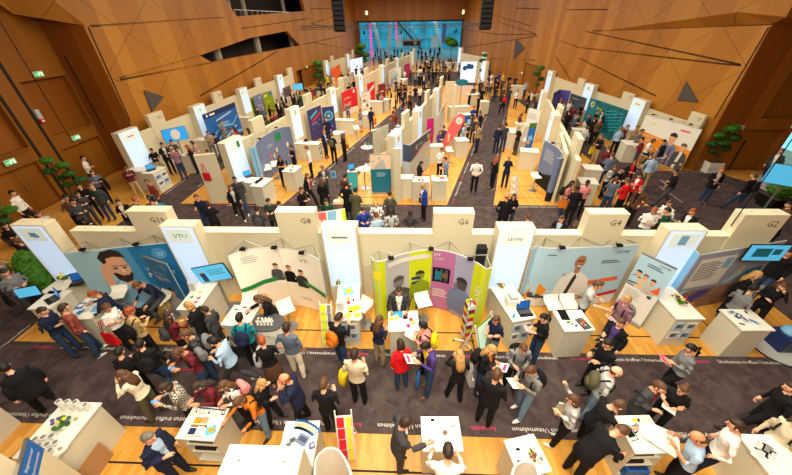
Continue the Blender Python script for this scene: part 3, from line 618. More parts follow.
def stool(u, v, label, rz=0, z=.78, group=None, s=1.0, world=None):
    p = world or U(u, v, z); t = thing('bar_stool', label, 'bar stool', (p[0], p[1], 0), rz, group)
    mb = MB(); n = 8; vs = []
    for i in range(n+1):
        a = i/n; y = -.2+.4*a; zz = z+(.14*((a-.7)/.3)**2 if a > .7 else 0)+.03*((.2-a)/.2 if a < .2 else 0)*-1
        vs += [(-.2, y, zz), (.2, y, zz)]
    m = len(vs); vs += [(x, y, q-.025) for x, y, q in vs]
    fs = [(2*i, 2*i+1, 2*i+3, 2*i+2) for i in range(n)]+[(m+2*i, m+2*i+2, m+2*i+3, m+2*i+1) for i in range(n)]+[(2*i, 2*i+2, m+2*i+2, m+2*i) for i in range(n)]+[(2*i+1, m+2*i+1, m+2*i+3, 2*i+3) for i in range(n)]+[(0, m, m+1, 1), (2*n, 2*n+1, m+2*n+1, m+2*n)]
    mb.add(vs, fs, 'white'); mb.build('seat', t)
    mb = MB(); mb.tube([(0, 0, .02), (0, 0, z-.02)], .025, 'steel', 8); mb.build('pole', t)
    mb = MB(); mb.tube([(0, 0, 0), (0, 0, .015), (0, 0, .03)], [.2, .2, .05], 'steel', 16); mb.build('base', t)
    mb = MB(); mb.tube([(.14*math.cos(a*PI/4), -.02+.14*math.sin(a*PI/4), .32) for a in range(9)], .01, 'steel', 5); mb.tube([(0, 0, .32), (0, -.16, .32)], .012, 'steel', 5); mb.build('foot_ring', t)
    return t
def monitor(loc, rz, w, h, label, k='screen', stand=True, z=0, tilt=-.15, name='monitor', floor_stand=False, art=None, roll=0):
    t = thing(name, label, 'screen', loc, rz); zc = z
    R_ = Matrix.Translation((0, 0, zc)) @ Matrix.Rotation(roll, 4, 'Y') @ Matrix.Rotation(tilt, 4, 'X')
    mb = MB(R_); mb.box(-w/2, w/2, 0, .035, -h/2, h/2, 'black'); mb.build('housing', t)
    mb = MB(R_); mb.box(-w/2+.012, w/2-.012, -.004, 0, -h/2+.012, h/2-.012, k)
    if art: art(mb, w, h)
    mb.build('display', t)
    mb = MB()
    if floor_stand: mb.box(-.03, .03, .04, .09, 0, zc, 'steel').box(-.3, .3, -.22, .3, 0, .02, 'steel')
    elif stand: mb.box(-.02, .02, .03, .05, 0, zc, 'black').box(-w*.25, w*.25, -.06, .1, 0, .012, 'black')
    if mb.v: mb.build('stand', t)
    return t
def tufts(mb, c, r, k, n=90):
    rnd = random.Random(int(r*1000)+n)
    for i in range(n):
        a = rnd.uniform(0, 2*PI); q = rnd.uniform(-.6, 1); d = Vector((math.cos(a)*math.sqrt(1-q*q), math.sin(a)*math.sqrt(1-q*q), q*.6)); o = Vector(c)+d*r*.86; s_ = Vector((-math.sin(a), math.cos(a), rnd.uniform(-.5, .5)))*r*.11
        mb.add([o, o+d*r*.12+s_, o+d*r*.26, o+d*r*.12-s_], [(0, 1, 2, 3)], k)
def tree(x, y, label, pads, h, pot='white', potw=.55, poth=.55, name='cloud_pruned_tree'):
    t = thing(name, label, 'plant', (x, y, 0)); mb = MB()
    if name == 'boxwood_ball' or name == 'hedge_plant': pass
    mb.prism([(-potw/2*.9, -potw/2*.9), (potw/2*.9, -potw/2*.9), (potw/2*.9, potw/2*.9), (-potw/2*.9, potw/2*.9)], 0, poth*.5, pot).prism([(-potw/2, -potw/2), (potw/2, -potw/2), (potw/2, potw/2), (-potw/2, potw/2)], poth*.5, poth, pot, 'bark'); mb.build('planter', t)
    mb = MB(); mb.tube([(0, 0, poth*.9), (.06, .03, h*.4), (-.08, .02, h*.65), (.04, 0, h*.92)], [.06, .05, .04, .02], 'bark', 7)
    for dx, dy, z, r in pads: mb.tube([(0, 0, z-.28), (dx*.6, dy*.6, z-.15), (dx, dy, z-.05)], [.03, .02, .015], 'bark', 5)
    mb.build('trunk', t)
    for dx, dy, z, r in pads:
        mb = MB(); kk = 'leaf2' if z > h*.8 else 'leaf'; mb.ell((dx, dy, z), (r*.92, r*.92, r*.5), kk, 16, 10, .09); tufts(mb, (dx, dy, z), r, kk); mb.build('foliage', t)
    return t
# ------------------------------------------------------------------ front row (blocks with numbers)
for x, lab, lg in ((-10.06, 'backlit tower with a soft blue round logo at the left end of the front wall', lg_round('skyblue')), (-6.0, 'backlit tower with green VTU letters on its plate, right of number board G10', lg_text('VTU', 'green', .2)),
                   (-1.76, 'backlit tower with grey word logo, right of number board G8', lg_bar('grey')), (2.75, 'backlit tower with dark blue word logo, right of number board G6', lg_text('LEONI', 'navy', .13)),
                   (6.9, 'backlit tower with blue square logo, right of number board G4', lg_rect('skyblue', .2))):
    light_tower(x, 6.66, 0, lab, logo=lg)
for x0, x1, b, lab in ((-9.45, -5.93, (-7.48, -6.4, 'G10'), 'cream partition wall of the front row with raised number board G10'), (-5.93, -1.76, (-3.47, -2.42, 'G8'), 'cream partition wall of the front row with raised number board G8'),
                       (-1.76, 2.75, (.68, 1.72, 'G6'), 'cream partition wall of the front row with raised number board G6'), (2.75, 6.9, (4.6, 5.58, 'G4'), 'cream partition wall of the front row with raised number board G4'),
                       (6.9, 9.45, (8.36, 9.43, 'G2'), 'cream partition wall of the front row with raised number board G2')):
    wall_board((x0, 7.01), (x1, 7.01), lab, blocks=[(b[0]-x0, b[1]-x0, b[2])])
mat('zfblue', (28, 112, 168), .5); mat('zfpale', (150, 190, 205), .5); mat('denim', (120, 160, 190), .5); mat('zfmid', (70, 140, 184), .5)
popup([(63, 253.5), (166.7, 243)], 2.15, 'blue printed display with a bearded man in glasses below number board G10', 'zfblue', [
    ('p', [(0, 0), (.52, 0), (.45, 1), (0, 1)], 'zfpale'), ('p', [(.42, 0), (.62, 0), (.6, 1), (.4, 1)], 'zfmid'),
    ('p', [(.16, 0), (.7, 0), (.68, .3), (.58, .42), (.48, .47), (.34, .5), (.22, .42), (.17, .25)], 'denim'), ('p', [(.34, .4), (.46, .38), (.48, .56), (.34, .56)], 'skin'), ('p', [(.3, .42), (.36, .5), (.42, .36), (.36, .3)], 'zfpale'), ('p', [(.5, .46), (.56, .42), (.46, .3), (.42, .36)], 'zfpale'),
    ('p', [(.31, .62), (.34, .5), (.4, .45), (.47, .47), (.51, .56), (.52, .7), (.5, .88), (.35, .9), (.31, .78)], 'skin'), ('p', [(.325, .62), (.34, .5), (.4, .44), (.47, .46), (.51, .56), (.515, .62), (.47, .57), (.41, .56), (.36, .62)], 'hairb'),
    ('p', [(.3, .74), (.27, .88), (.33, .97), (.44, .99), (.51, .95), (.53, .84), (.5, .86), (.42, .88), (.34, .86), (.32, .74)], 'hairb'), ('r', .335, .725, .42, .735, 'ink'), ('r', .43, .725, .515, .735, 'ink'), ('r', .36, .68, .4, .71, 'slate'), ('r', .45, .68, .49, .71, 'slate'), ('r', .42, .56, .48, .572, 'wine'), ('p', [(.43, .7), (.45, .7), (.455, .62), (.43, .62)], 'peach'),
    ('p', [(.2, .34), (.28, .3), (.3, .6), (.36, .74), (.33, .8), (.26, .76), (.21, .6)], 'skin'),
    ('t', "WHAT'S", .66, .6, .17, 'lblue'), ('t', 'NEXT?', .66, .49, .24, 'white'), ('c', .88, .86, .2, 'zfmid'), ('t', 'ZF', .85, .82, .17, 'lblue')], curve=False, lamps=2)
rollup([(141.5, 256), (166.7, 264.4)], 2.05, "blue roll-up banner reading WHAT'S NEXT? at the right end of the blue G10 display", 'zfblue', [
    ('r', 0, .0, 1, .3, 'lgrey'), ('t', "WHAT'S", .12, .72, .14, 'lblue'), ('t', 'NEXT?', .12, .62, .2, 'white'), ('man', .5, .02, .95, 'lgrey', 'skin', 'hairb'), ('c', .72, .9, .12, 'zfmid')])
mat('vrwpale', (248, 244, 230), .5); mat('vrwdots', (242, 228, 208), .5)
popup([(228, 257), (240, 251.5), (260.6, 248.5), (286, 249.5), (306, 254), (319, 260)], 2.15, 'curved white display with green wave and three people in suits below board G8', 'vrwpale', [
    ('r', 0, 0, 1, .42, 'vrwdots'), ('p', [(0, .4), (.1, .37), (.1, .44), (0, .47)], 'green'), ('p', [(.1, .37), (.25, .42), (.25, .49), (.1, .44)], 'green'), ('p', [(.25, .42), (.45, .49), (.45, .56), (.25, .49)], 'green'), ('p', [(.45, .49), (.62, .5), (.62, .57), (.45, .56)], 'green'),
    ('p', [(.62, .5), (.8, .42), (.8, .49), (.62, .57)], 'green'), ('p', [(.8, .42), (1, .36), (1, .44), (.8, .49)], 'green'), ('man', .42, .48, .62, 'dgrey', 'skin', 'hairb'), ('man', .56, .46, .62, 'black', 'skin', 'brown'), ('man', .7, .4, .66, 'ink', 'skin', 'hairb'),
    ('r', .498, 0, .502, 1, 'beige'), ('l', .1, .9, .18, 4, 'lgrey'), ('t', 'VTU', .72, .84, .2, 'green'), ('l', .12, .24, .14, 2, 'orange'), ('l', .62, .2, .2, 2, 'lgrey')], lamps=3)
popup([(371, 257), (374, 261.5), (384, 261), (404, 254), (430, 250), (451, 252.5), (470, 259.5), (480, 265), (486, 269.5), (492, 268)], 2.15, 'tall curved lime, grey and mauve display reading INVENIO.NET below number board G6', 'lgrey', [
    ('r', 0, 0, .14, 1, 'lime'), ('r', .14, 0, .34, 1, 'lgrey'), ('r', .34, 0, .52, 1, 'lime'), ('r', .52, 0, .7, 1, 'mauve'), ('r', .7, 0, .85, 1, 'lilac'), ('r', .85, 0, 1, 1, 'lime'), ('r', .02, .72, .11, .85, 'yellow'),
    ('man', .25, .05, 1.35, 'dgrey', 'grey', 'dgrey'), ('l', .16, .42, .15, 3, 'wine'), ('man', .43, .2, 1.05, 'limed', 'limed', 'ink'), ('p', [(.40, 0), (.428, 0), (.428, .3), (.40, .3)], 'dgrey'), ('p', [(.434, 0), (.46, 0), (.46, .3), (.434, .3)], 'dgrey'),
    ('r', .36, .55, .45, .6, 'navy'), ('r', .36, .48, .44, .52, 'navy'), ('r', .16, .88, .5, .95, 'white2'), ('t', 'ENTWICKLUNG', .53, .92, .13, 'white'), ('t', 'VON SOFTWARE', .54, .86, .1, 'white'), ('l', .54, .36, .13, 5, 'white'),
    ('r', .53, .5, .67, .74, 'black'), ('r', .538, .52, .662, .72, 'slate'), ('r', .55, .54, .6, .68, 'teal'), ('r', .61, .58, .655, .66, 'brown'), ('man', .775, .08, 1.3, 'popblue', 'dgrey', 'ink'), ('l', .71, .55, .12, 4, 'wine'),
    ('t', 'INVENIO.NET', .945, .2, .19, 'white', 1), ('t', 'WWW.INVENIO.NET', .89, .08, .1, 'yellow', 1)], lamps=3)
mat('tanskin', (164, 112, 80), .5); mat('leosky', (168, 202, 222), .5); mat('leolow', (216, 216, 214), .5)
popup([(533, 250), (537, 246.7), (547, 248.5), (570, 248.5), (605, 247), (640, 245)], 2.15, 'pale blue display with a man in white shirt and tie below board G4', 'leosky', [
    ('r', 0, 0, 1, .16, 'leolow'), ('p', [(.06, .12), (.2, .12), (.28, .3), (.2, .42), (.12, .34)], 'orange'), ('p', [(.1, .38), (.4, .56), (.4, .6), (.08, .44)], 'vorange'), ('p', [(.62, .44), (.93, .5), (.95, .44), (.66, .37)], 'vorange'),
    ('p', [(.8, .12), (1, .2), (1, .26), (.78, .18)], 'red'), ('r', .06, .16, .28, .2, 'ink'), ('r', .72, .36, .84, .4, 'ink'), ('c', .13, .22, .09, 'dgrey'), ('c', .2, .2, .08, 'dgrey'),
    ('p', [(.26, .14), (.34, .3), (.36, .5), (.46, .62), (.54, .62), (.64, .5), (.68, .3), (.6, .14)], 'white2'), ('p', [(.26, .14), (.3, .12), (.72, .12), (.6, .2), (.34, .2)], 'tanskin'), ('p', [(.44, .16), (.48, .16), (.52, .52), (.5, .6), (.48, .52)], 'ink'),
    ('r', .475, .6, .525, .7, 'tanskin'), ('p', [(.5+.05*math.cos(q*PI/7), .79+.1*math.sin(q*PI/7)) for q in range(14)], 'tanskin'), ('p', [(.465, .74), (.5, .67), (.535, .74), (.52, .7), (.5, .69), (.48, .7)], 'brown'), ('r', .47, .79, .53, .81, 'ink'), ('r', .48, .71, .52, .73, 'white'), ('l', .7, .78, .2, 2, 'slate'), ('t', 'LEONI', .8, .9, .13, 'navy'), ('l', .18, .9, .1, 1, 'slate')], lamps=2)
rollup([(642, 253), (677, 269.5)], 2.1, 'white banner with three young people, right of the pale blue G4 display', 'white2', [
    ('r', 0, .52, 1, 1, 'leosky'), ('man', .2, .5, .55, 'dgrey', 'skin', 'hairb'), ('man', .42, .5, .52, 'beige', 'skin', 'brown'), ('man', .66, .48, .52, 'lgrey', 'skin', 'hairb'), ('p', [(.62, .5), (.96, .56), (.9, .68), (.8, .6)], 'vorange'),
    ('l', .3, .9, .5, 2, 'slate'), ('l', .1, .44, .5, 5, 'lgrey'), ('l', .1, .28, .38, 5, 'lgrey'), ('r', .72, .44, .84, .48, 'slate'), ('t', 'LEONI', .6, .94, .08, 'navy')])
mat('sibrown', (146, 112, 92), .5, noise=.4, nscale=5); mat('sigrey', (150, 158, 178), .5)
popup([(694, 249.5), (700, 255.5), (740, 249), (787, 241)], 2.15, 'grey and brown display with a white text panel, below number board G2', 'sigrey', [
    ('r', 0, 0, .1, 1, 'skyblue'), ('p', [(0, .2), (.1, .26), (.1, .5), (0, .6)], 'white2'), ('p', [(0, .7), (.1, .6), (.1, .9), (0, .95)], 'blue'), ('p', [(0, 0), (.1, 0), (.1, .2), (0, .16)], 'navy'), ('r', .1, 0, 1, .38, 'sibrown'),
    ('r', .14, .44, .52, .92, 'white2'), ('l', .16, .84, .26, 10, 'slate'), ('r', .42, .72, .5, .88, 'skyblue'), ('p', [(.2, .2), (.36, .36), (.52, .34), (.34, .12)], 'purple'), ('p', [(.14, .3), (.24, .4), (.14, .42)], 'lblue'), ('p', [(.3, .02), (.44, .04), (.4, .14), (.3, .12)], 'orange'),
    ('p', [(.56, .44), (.7, .62), (.74, .56), (.62, .4)], 'lblue'), ('p', [(.6, .5), (.72, .66), (.7, .7)], 'yellow'), ('p', [(.74, .42), (.96, .48), (.94, .64), (.78, .6)], 'teal'), ('p', [(.74, .1), (.96, .12), (.96, .4), (.72, .36)], 'dgrey'), ('r', .78, .2, .84, .34, 'lgrey'), ('r', .88, .16, .92, .38, 'slate')], curve=False)
monitor(UY(766, 253, 6.55), 0, .95, .5, 'framed turquoise screen fixed at the upper right of the grey and brown G2 display', 'screen2', False, 0, 0, 'wall_screen', art=lambda mb, w, h: mb.box(-.3, .1, -.006, -.004, -.12, .14, 'teal').box(.15, .35, -.006, -.004, -.05, .12, 'teal'))
# counters of the front row
counter([(52, 285), (67, 281), (66, 291), (52, 294)], 'narrow white counter at the foot of the leftmost backlit tower, with flowers', wd=.55, dp=.75, pos=(-9.78, 6.24), rz=-.05)
counter([(47, 291), (67, 291), (54.3, 307.5), (30.3, 309)], 'white counter with two blue monitors at the left end of the front row')
counter([(79, 301), (98, 299), (103, 316), (74, 317)], 'white counter strewn with leaflets between the two monitors and the blue G10 display', wd=.62)
counter([(190, 289), (209.5, 286.5), (202.5, 308), (180, 313)], 'white counter with sweets and green cards at the foot of the VTU tower', wd=.55, dp=1.15, rz=.0, pos=(-5.62, 5.95))
counter([(232.4, 305.3), (255.8, 307), (252, 326.7), (222.3, 324.2)], 'white counter covered with give-aways left of the dark oval counter', wd=.68)
counter([(335.7, 286.3), (357, 284.4), (360.7, 319), (340, 320)], 'long white counter with yellow leaflets at the foot of the tower right of G8', front='rack', wd=.58, dp=1.25)
counter([(389, 311.6), (418, 311), (418.3, 330.5), (388.4, 331)], 'white counter with a tablet and apples in front of the lime display')
counter([(494.2, 287.6), (513, 284.4), (533.3, 318), (511.9, 321.7)], 'long white counter with a dark laptop at the tower right of G6', front='rack', wd=.62)
counter([(555, 311.5), (583.5, 310), (592.4, 330), (563.4, 331)], 'white counter with an electronic board in front of the pale blue G4 display')
counter([(651, 292), (672, 286), (699.2, 314.3), (678.6, 318.5)], 'white counter with flowers at the foot of the tower right of G4', front='rack', rz=.03, wd=.66, dp=1.1)
counter([(722.3, 309.6), (751, 309.3), (774, 330.3), (741, 330)], 'white cube counter with blue and white leaflets in front of the G2 display')
# dark oval promotion counter
p = U(267, 322, 1.0); t = thing('oval_counter', 'white round-ended counter with dark grey oval top and green VTU letters', 'counter', (p.x, p.y, 0))
ov = [(.36*math.copysign(abs(math.cos(a*PI/12))**.7, math.cos(a*PI/12)), .24*math.copysign(abs(math.sin(a*PI/12))**.8, math.sin(a*PI/12))) for a in range(24)]
mb = MB(); mb.prism([(x*1.12, y*1.15) for x, y in ov], .97, 1.0, 'dgrey'); mb.build('top', t); mb = MB(); mb.prism(ov, .03, .97, 'vrwpale').text('VTU', (-.1, -.245, .66), (1, 0, 0), (0, 0, 1), .16, 'green'); mb.build('body', t); mb = MB(); mb.prism([(x*1.05, y*1.05) for x, y in ov], 0, .03, 'dgrey'); mb.build('plinth', t)
# stools
stool(285.5, 307.5, 'white bar stool standing on the parquet in front of the white curved G8 display', .6)
stool(363.5, 305, 'white bar stool right of the long counter with yellow leaflets', -.6)
stool(423, 300.5, 'white bar stool right of the man in grey suit by the lime display', .3)
stool(118, 293, 'white bar stool in front of the bearded man picture of the G10 display', .3)
stool(553, 303.5, 'white bar stool behind the counter with the electronic board, left one', .1); stool(569, 302.5, 'white bar stool behind the counter with the electronic board, right one', .05)
stool(249, 300.5, 'white round stool hidden behind the long-haired woman in black at the G8 counter', .2)
# ------------------------------------------------------------------ bottom row of stands, nearest the camera
def box_thing(name, label, cat, x0, x1, y0, y1, z0, z1, k): mb = MB(); mb.box(x0, x1, y0, y1, z0, z1, k); return tag(mb.build(name), label, cat)
counter([(63, 402), (97.6, 402.6), (64, 461), (31, 442)], 'white counter with stacked mugs and a flower dish at bottom left', wd=.75, dp=.95, rz=.0, pos=(-6.28, 2.5), front='plain')
counter([(192, 406.8), (226.4, 408.5), (215.5, 440.5), (177.6, 438)], 'white open-shelved counter with magazines beside the man in black suit at bottom left', front='open')
counter([(284.5, 422.8), (316.5, 421), (311.5, 469), (281, 469)], 'white counter with a fan of blue brochures left of the zigzag stand', wd=.6)
counter([(421.7, 417), (459, 417), (461.6, 450.6), (422.6, 450.6)], 'white counter on which the man in white shirt rests both hands, bottom centre')
counter([(504.8, 441), (533.3, 434), (551.5, 471), (520, 478)], 'white counter with a small plant and pens, bottom centre right')
counter([(619.8, 416.9), (651.3, 415.6), (670.3, 452.2), (631, 452.2)], 'white open-shelved counter with a blue crate and papers, bottom right', front='open')
counter([(738, 440), (753, 435.4), (792, 471), (765, 480)], 'white counter with printed plans at the bottom right corner', wd=.62, dp=1.0, rz=-.0, pos=(6.12, 2.25))
counter(None, 'tall plain cream counter cut off by the left edge at the bottom', pos=(-8.65, 2.6), rz=0, wd=.7, dp=.9, h=1.05)
light_tower(-1.72, 1.34, 0, 'cream tower top seen from above at the bottom edge, left of the zigzag stand', z0=1.0)
popup([(316, 486), (316.5, 462), (323, 452), (331, 449.5), (339, 453), (347, 466), (353, 486)], 2.15, 'grey rounded end of a curved display at the bottom edge, right of the brochure counter', 'white2', curve=True)
popup([(512, 490), (514, 472), (519, 465), (527, 463), (535, 467), (541, 488)], 2.15, 'grey rounded display end at the bottom edge in front of the plant counter', 'white2', curve=True)
light_tower(-5.95, 1.35, -.1, 'pale green lit tower at the bottom left corner', z0=.3, w=.9)
_b = U(27.5, 438, 2.0)
rollup(None, 2.0, 'blue roll-up banner reading Ingenieur in the bottom left corner', 'beige', [('r', 0, .8, 1, 1, 'blue'), ('t', 'Ingenieur', .4, .915, .1, 'white'), ('t', 'Ingenieurin', .32, .84, .1, 'white'), ('man', .5, .1, .7, 'slate', 'skin', 'hairb'), ('l', .1, .5, .7, 8, 'grey')], world=[tuple((_b+(U(17, 475, 2.0)-_b).normalized()*.8)[:2])+(0,), (_b.x, _b.y, 0)])
box_thing('cardboard_flap', 'brown cardboard box wall leaning under the counter with the mugs', 'box', -5.85, -5.83, 2.02, 2.5, .0, .55, 'kraft')
# ------------------------------------------------------------------ rows of stands in the hall behind
def row(els, facing, lab, names, w=1.25, h=2.35, walls=True, ext=1.2, th=.15, zT=2.75, zB=3.0):
    """els: ('T'|'B', u, v[, text]); px = centre of the top edge. facing: +1 towards +X, -1 towards -X"""
    nodes = []
    for e in els:
        z = zT if e[0] == 'T' else zB; p = U(e[1], e[2], z); nodes.append(Vector((p.x, p.y, 0)))
    # straight fit
    ys = [p.y for p in nodes]; xs = [p.x for p in nodes]; n = len(nodes)
    def fx(y):
        i = max(0, min(n-2, max([k for k in range(n-1) if ys[k] <= y] or [0]))); lo = max(0, i-1); hi = min(n-1, i+2)
        A = np.polyfit(ys[lo:hi+1], xs[lo:hi+1], 1); return float(np.polyval(A, y))
    A = np.polyfit(ys[:6], xs[:6], 1); sl = float(A[0])
    P = [Vector((fx(y), y, 0)) for y in ys]
    ang = math.atan2(1, sl)            # direction of the row
    rz = (ang if facing > 0 else ang+PI)
    nrm = Vector((math.sin(ang), -math.cos(ang), 0))*(1 if facing > 0 else -1)
    ti = bi = 0
    for i, e in enumerate(els):
        d = (P[min(i+1, n-1)]-P[max(i-1, 0)]).normalized(); a = math.atan2(d.y, d.x); r_ = a if facing > 0 else a+PI
        nn = Vector((d.y, -d.x, 0))*(1 if facing > 0 else -1)
        if e[0] == 'T':
            q = P[i]+nn*.18; light_tower(q.x, q.y, r_, names['T'] % e[4], w=w, logo=e[3], z0=.9, tagline=i < 3, h=zT)
    # walls: one partition per stand, carrying the number board that stands in it
    tws = [i for i, e in enumerate(els) if e[0] == 'T']
    segs = []
    bs = [i for i, e in enumerate(els) if e[0] == 'B']
    for i in bs:
        lo = max([k for k in tws if k < i] or [-1]); hi = min([k for k in tws if k > i] or [-1])
        a = P[lo] if lo >= 0 else P[i]-(P[min(i+1, n-1)]-P[i]).normalized()*ext; b = P[hi] if hi >= 0 else P[i]+(P[i]-P[i-1]).normalized()*.55
        d = (b-a).normalized(); nn = Vector((d.y, -d.x, 0))*(1 if facing > 0 else -1); off = -nn*.16
        a2, b2 = a+off, b+off; L = (b2-a2).length; c = (P[i]-a).dot(d); bw = .55
        if facing > 0: wall_board(a2[:2], b2[:2], names['B'] % els[i][4], h=h, th=th, hb=zB, blocks=[(max(0, c-bw), min(L, c+bw), els[i][3])])
        else: wall_board(b2[:2], a2[:2], names['B'] % els[i][4], h=h, th=th, hb=zB, blocks=[(max(0, L-c-bw), min(L, L-c+bw), els[i][3])])
    return P
N = {'T': 'backlit tower in the left wall row, %s', 'B': 'cream partition in the left wall row, %s'}
row([('T', 117, 130, lg_bar('redsoft'), 'the nearest one, beside the counter with brochure boxes'), ('B', 166, 113, 'E12', 'its number board reads E12'), ('T', 188, 105, lg_rect('teal2', .1), 'left of the big bright blue display'),
     ('B', 221, 92, 'E10', 'its number board reads E10'), ('T', 237, 88, lg_rect('green', .08, -.2), 'between the blue display and small green banners'), ('B', 259.5, 78, 'E8', 'its number board reads E8, above the small green and blue banners'),
     ('T', 273.5, 75, lg_rect('teal', .14), 'right of the small green banners'), ('B', 293, 68, 'E6', 'stepping up beside the recessed far door')], 1, None, N)
row([('T', 323, 60.5, lg_rect('teal2', .14), 'left of the orange-red display'), ('B', 335, 56, None, 'above the orange display'), ('T', 344, 54, lg_rect('green', .1), 'just before the glowing white and blue stand'), ('B', 355, 50, None, 'the farthest one, next to the far opening')], 1, None, N)
N = {'T': 'backlit tower in the left island, %s', 'B': 'cream partition in the left island, %s'}
row([('T', 229, 139, lg_rect('green', .2, .25), 'the nearest one, with a green square logo'), ('B', 259, 118, None, 'the nearest one, behind the grey-blue curved display'), ('T', 291, 107.5, lg_rect('lgrey', .2), 'between the grey-blue and the two purple displays'),
     ('B', 311, 94, None, 'above the two purple displays'), ('T', 330, 88, lg_rect('redsoft', .16), 'with a reddish logo, left of the crimson display'), ('B', 343, 78, None, 'stepping up behind the crimson display')], 1, None, N)
row([('T', 358, 75, lg_rect('red', .18), 'with a red square logo, right of the crimson display'), ('B', 369, 68, None, 'behind the pink-red banner'), ('T', 381, 65, None, 'above the small dark red display'),
     ('B', 387, 59, None, 'beside the curtain with white and blue pattern'), ('T', 398, 58, None, 'left of the magenta stand'), ('B', 403, 53, None, 'above the magenta stand'), ('T', 412, 52, None, 'the farthest before the open plaza'), ('B', 415, 49, None, 'the very last block at its far end')], 1, None, N)
N = {'T': 'backlit tower in the middle island, %s', 'B': 'cream partition in the middle island, %s'}
row([('T', 397, 132, lg_rect('redsoft', .16), 'the nearest one above the slate grey display'), ('B', 406, 112, None, 'the nearest stepped block behind the slate grey display'), ('T', 423, 109, lg_rect('red', .2), 'the second from the front, beside the magenta banner'),
     ('B', 427.5, 91, None, 'the second block from the front'), ('T', 441, 89, None, 'the third from the front, near the blue oval sign'), ('B', 443, 77, None, 'the farthest block, beside the pale grey screen wall')], 1, None, N)
N = {'T': 'backlit tower in the right island, %s', 'B': 'cream partition in the right island, %s'}
row([('B', 573, 135, None, 'the nearest, with a raised block facing the camera'), ('T', 557, 113, lg_rect('lgrey', .18), 'the nearest, behind the blue-violet curved display'), ('B', 556.5, 105.5, None, 'the small block behind the nearest tower'), ('T', 545, 91, lg_rect('lgrey', .16), 'the farther one near the violet-striped panel')], -1, None, N, walls=True)
N = {'T': 'backlit tower in the right wall row, %s', 'B': 'cream partition in the right wall row, %s'}
row([('B', 697, 114, 'C9', 'its number board reads C9, at the room corner'), ('T', 646, 99, lg_bar('redsoft'), 'between the teal underwater display and the orange display'), ('B', 627, 93, 'C7', 'its number board reads C7, above the teal underwater display'),
     ('T', 590, 84, lg_rect('green', .14), 'left of the teal underwater display'), ('B', 579, 79, None, 'above the dark navy panels'), ('T', 552.5, 71, lg_rect('lgrey', .14), 'the farthest one, left of the navy panels')][::-1] if False else
    [('B', 697, 114, 'C9', 'its number board reads C9, at the room corner'), ('T', 646, 99, lg_bar('redsoft'), 'between the teal underwater display and the orange display'), ('B', 627, 93, 'C7', 'its number board reads C7, above the teal underwater display'),
     ('T', 590, 84, lg_rect('green', .14), 'left of the teal underwater display'), ('B', 579, 79, None, 'above the dark navy panels'), ('T', 552.5, 71, lg_rect('lgrey', .14), 'the farthest one, left of the navy panels')], -1, None, N, ext=.35, th=.1, zT=2.75, zB=2.82, h=2.3)
# end boards and loose partitions
def endboard(px0, px1, h, label, z=0):
    a, b = U(*px0, z), U(*px1, z); return wall_board(a[:2], b[:2], label, h=h, th=.12)
endboard((212, 203.5), (231, 201), 2.35, 'white end board of the left island, with a red bag on it')
endboard((394.5, 203), (401, 203), 2.6, 'narrow cream end post of the middle island beside the teal banner')
endboard((388, 166), (396, 163), 1.6, 'low white partition behind the glass screen at the tip of the middle island')
wall_board(U(553.5, 203)[:2], (U(553.5, 203)+Vector((.95, 3.1, 0)))[:2], 'long cream side board of the right island behind the blue-violet display', h=2.35, th=.12)
wall_board((3.6, 34), (4.9, 33.8), 'pale grey screen wall in the middle of the far crowd', h=2.1, th=.1)
mb = MB(); q = U(451.5, 130); mb.box(q.x-.09, q.x+.09, q.y, q.y+.2, 0, 3.15, 'cream').box(q.x-.1, q.x+.1, q.y-.01, q.y+.21, 3.15, 3.18, 'creamtop'); tag(mb.build('stand_post'), 'slender cream post rising in the middle island above the red beach flag', 'post')
# displays
popup([(248.6, 148.5), (254, 147), (259, 139.5), (270.7, 132), (281, 127.5), (290.3, 126.6)], 2.2, 'grey-blue curved display with a green square and small coloured figures in the left island', 'popblue', [
    ('r', .0, 0, .14, 1, 'skyblue'), ('r', .72, .72, .84, .92, 'green'), ('l', .5, .74, .15, 3, 'lgrey'), ('p', [(.52, .5), (.55, .52), (.56, .42), (.53, .4)], 'redsoft'), ('p', [(.6, .46), (.63, .5), (.64, .38), (.61, .36)], 'yellow'), ('p', [(.68, .56), (.71, .6), (.72, .48), (.69, .46)], 'peach'), ('p', [(.46, .36), (.49, .38), (.5, .28), (.47, .26)], 'green'), ('p', [(.9, .6), (.93, .62), (.93, .5), (.9, .48)], 'peach')], lamps=2)
mat('deepviolet', (52, 48, 110), .5)
popup([(306.5, 111), (313, 108), (320.5, 105)], 2.2, 'dark violet display with red and pale blue lettering in the left island', 'deepviolet', [('p', [(.2, .7), (.7, .84), (.7, .92), (.2, .78)], 'teal2'), ('p', [(.3, .58), (.9, .74), (.9, .82), (.3, .66)], 'red'), ('c', .8, .6, .05, 'skyblue'), ('c', .7, .45, .05, 'skyblue'), ('c', .25, .4, .04, 'skyblue'), ('l', .2, .55, .5, 2, 'lilac')], curve=True)
popup([(321.5, 107.5), (333.5, 105.8)], 2.2, 'dark violet display with a pale blue round ring, right of the red-lettered one', 'deepviolet', [('c', .5, .72, .34, 'teal2'), ('c', .5, .72, .22, 'deepviolet'), ('c', .5, .72, .12, 'lilac'), ('l', .3, .4, .5, 2, 'lilac')], curve=False)
popup([(341, 93), (348, 89.5), (356.5, 87.3)], 2.1, 'crimson display with white writing in the left island', 'wine', [('r', 0, .25, 1, 1, 'red'), ('r', 0, 0, 1, .25, 'white2'), ('l', .15, .7, .6, 2, 'white'), ('l', .15, .5, .6, 5, 'peach'), ('c', .85, .88, .14, 'white2'), ('c', .4, .12, .05, 'red'), ('c', .7, .15, .05, 'red')])
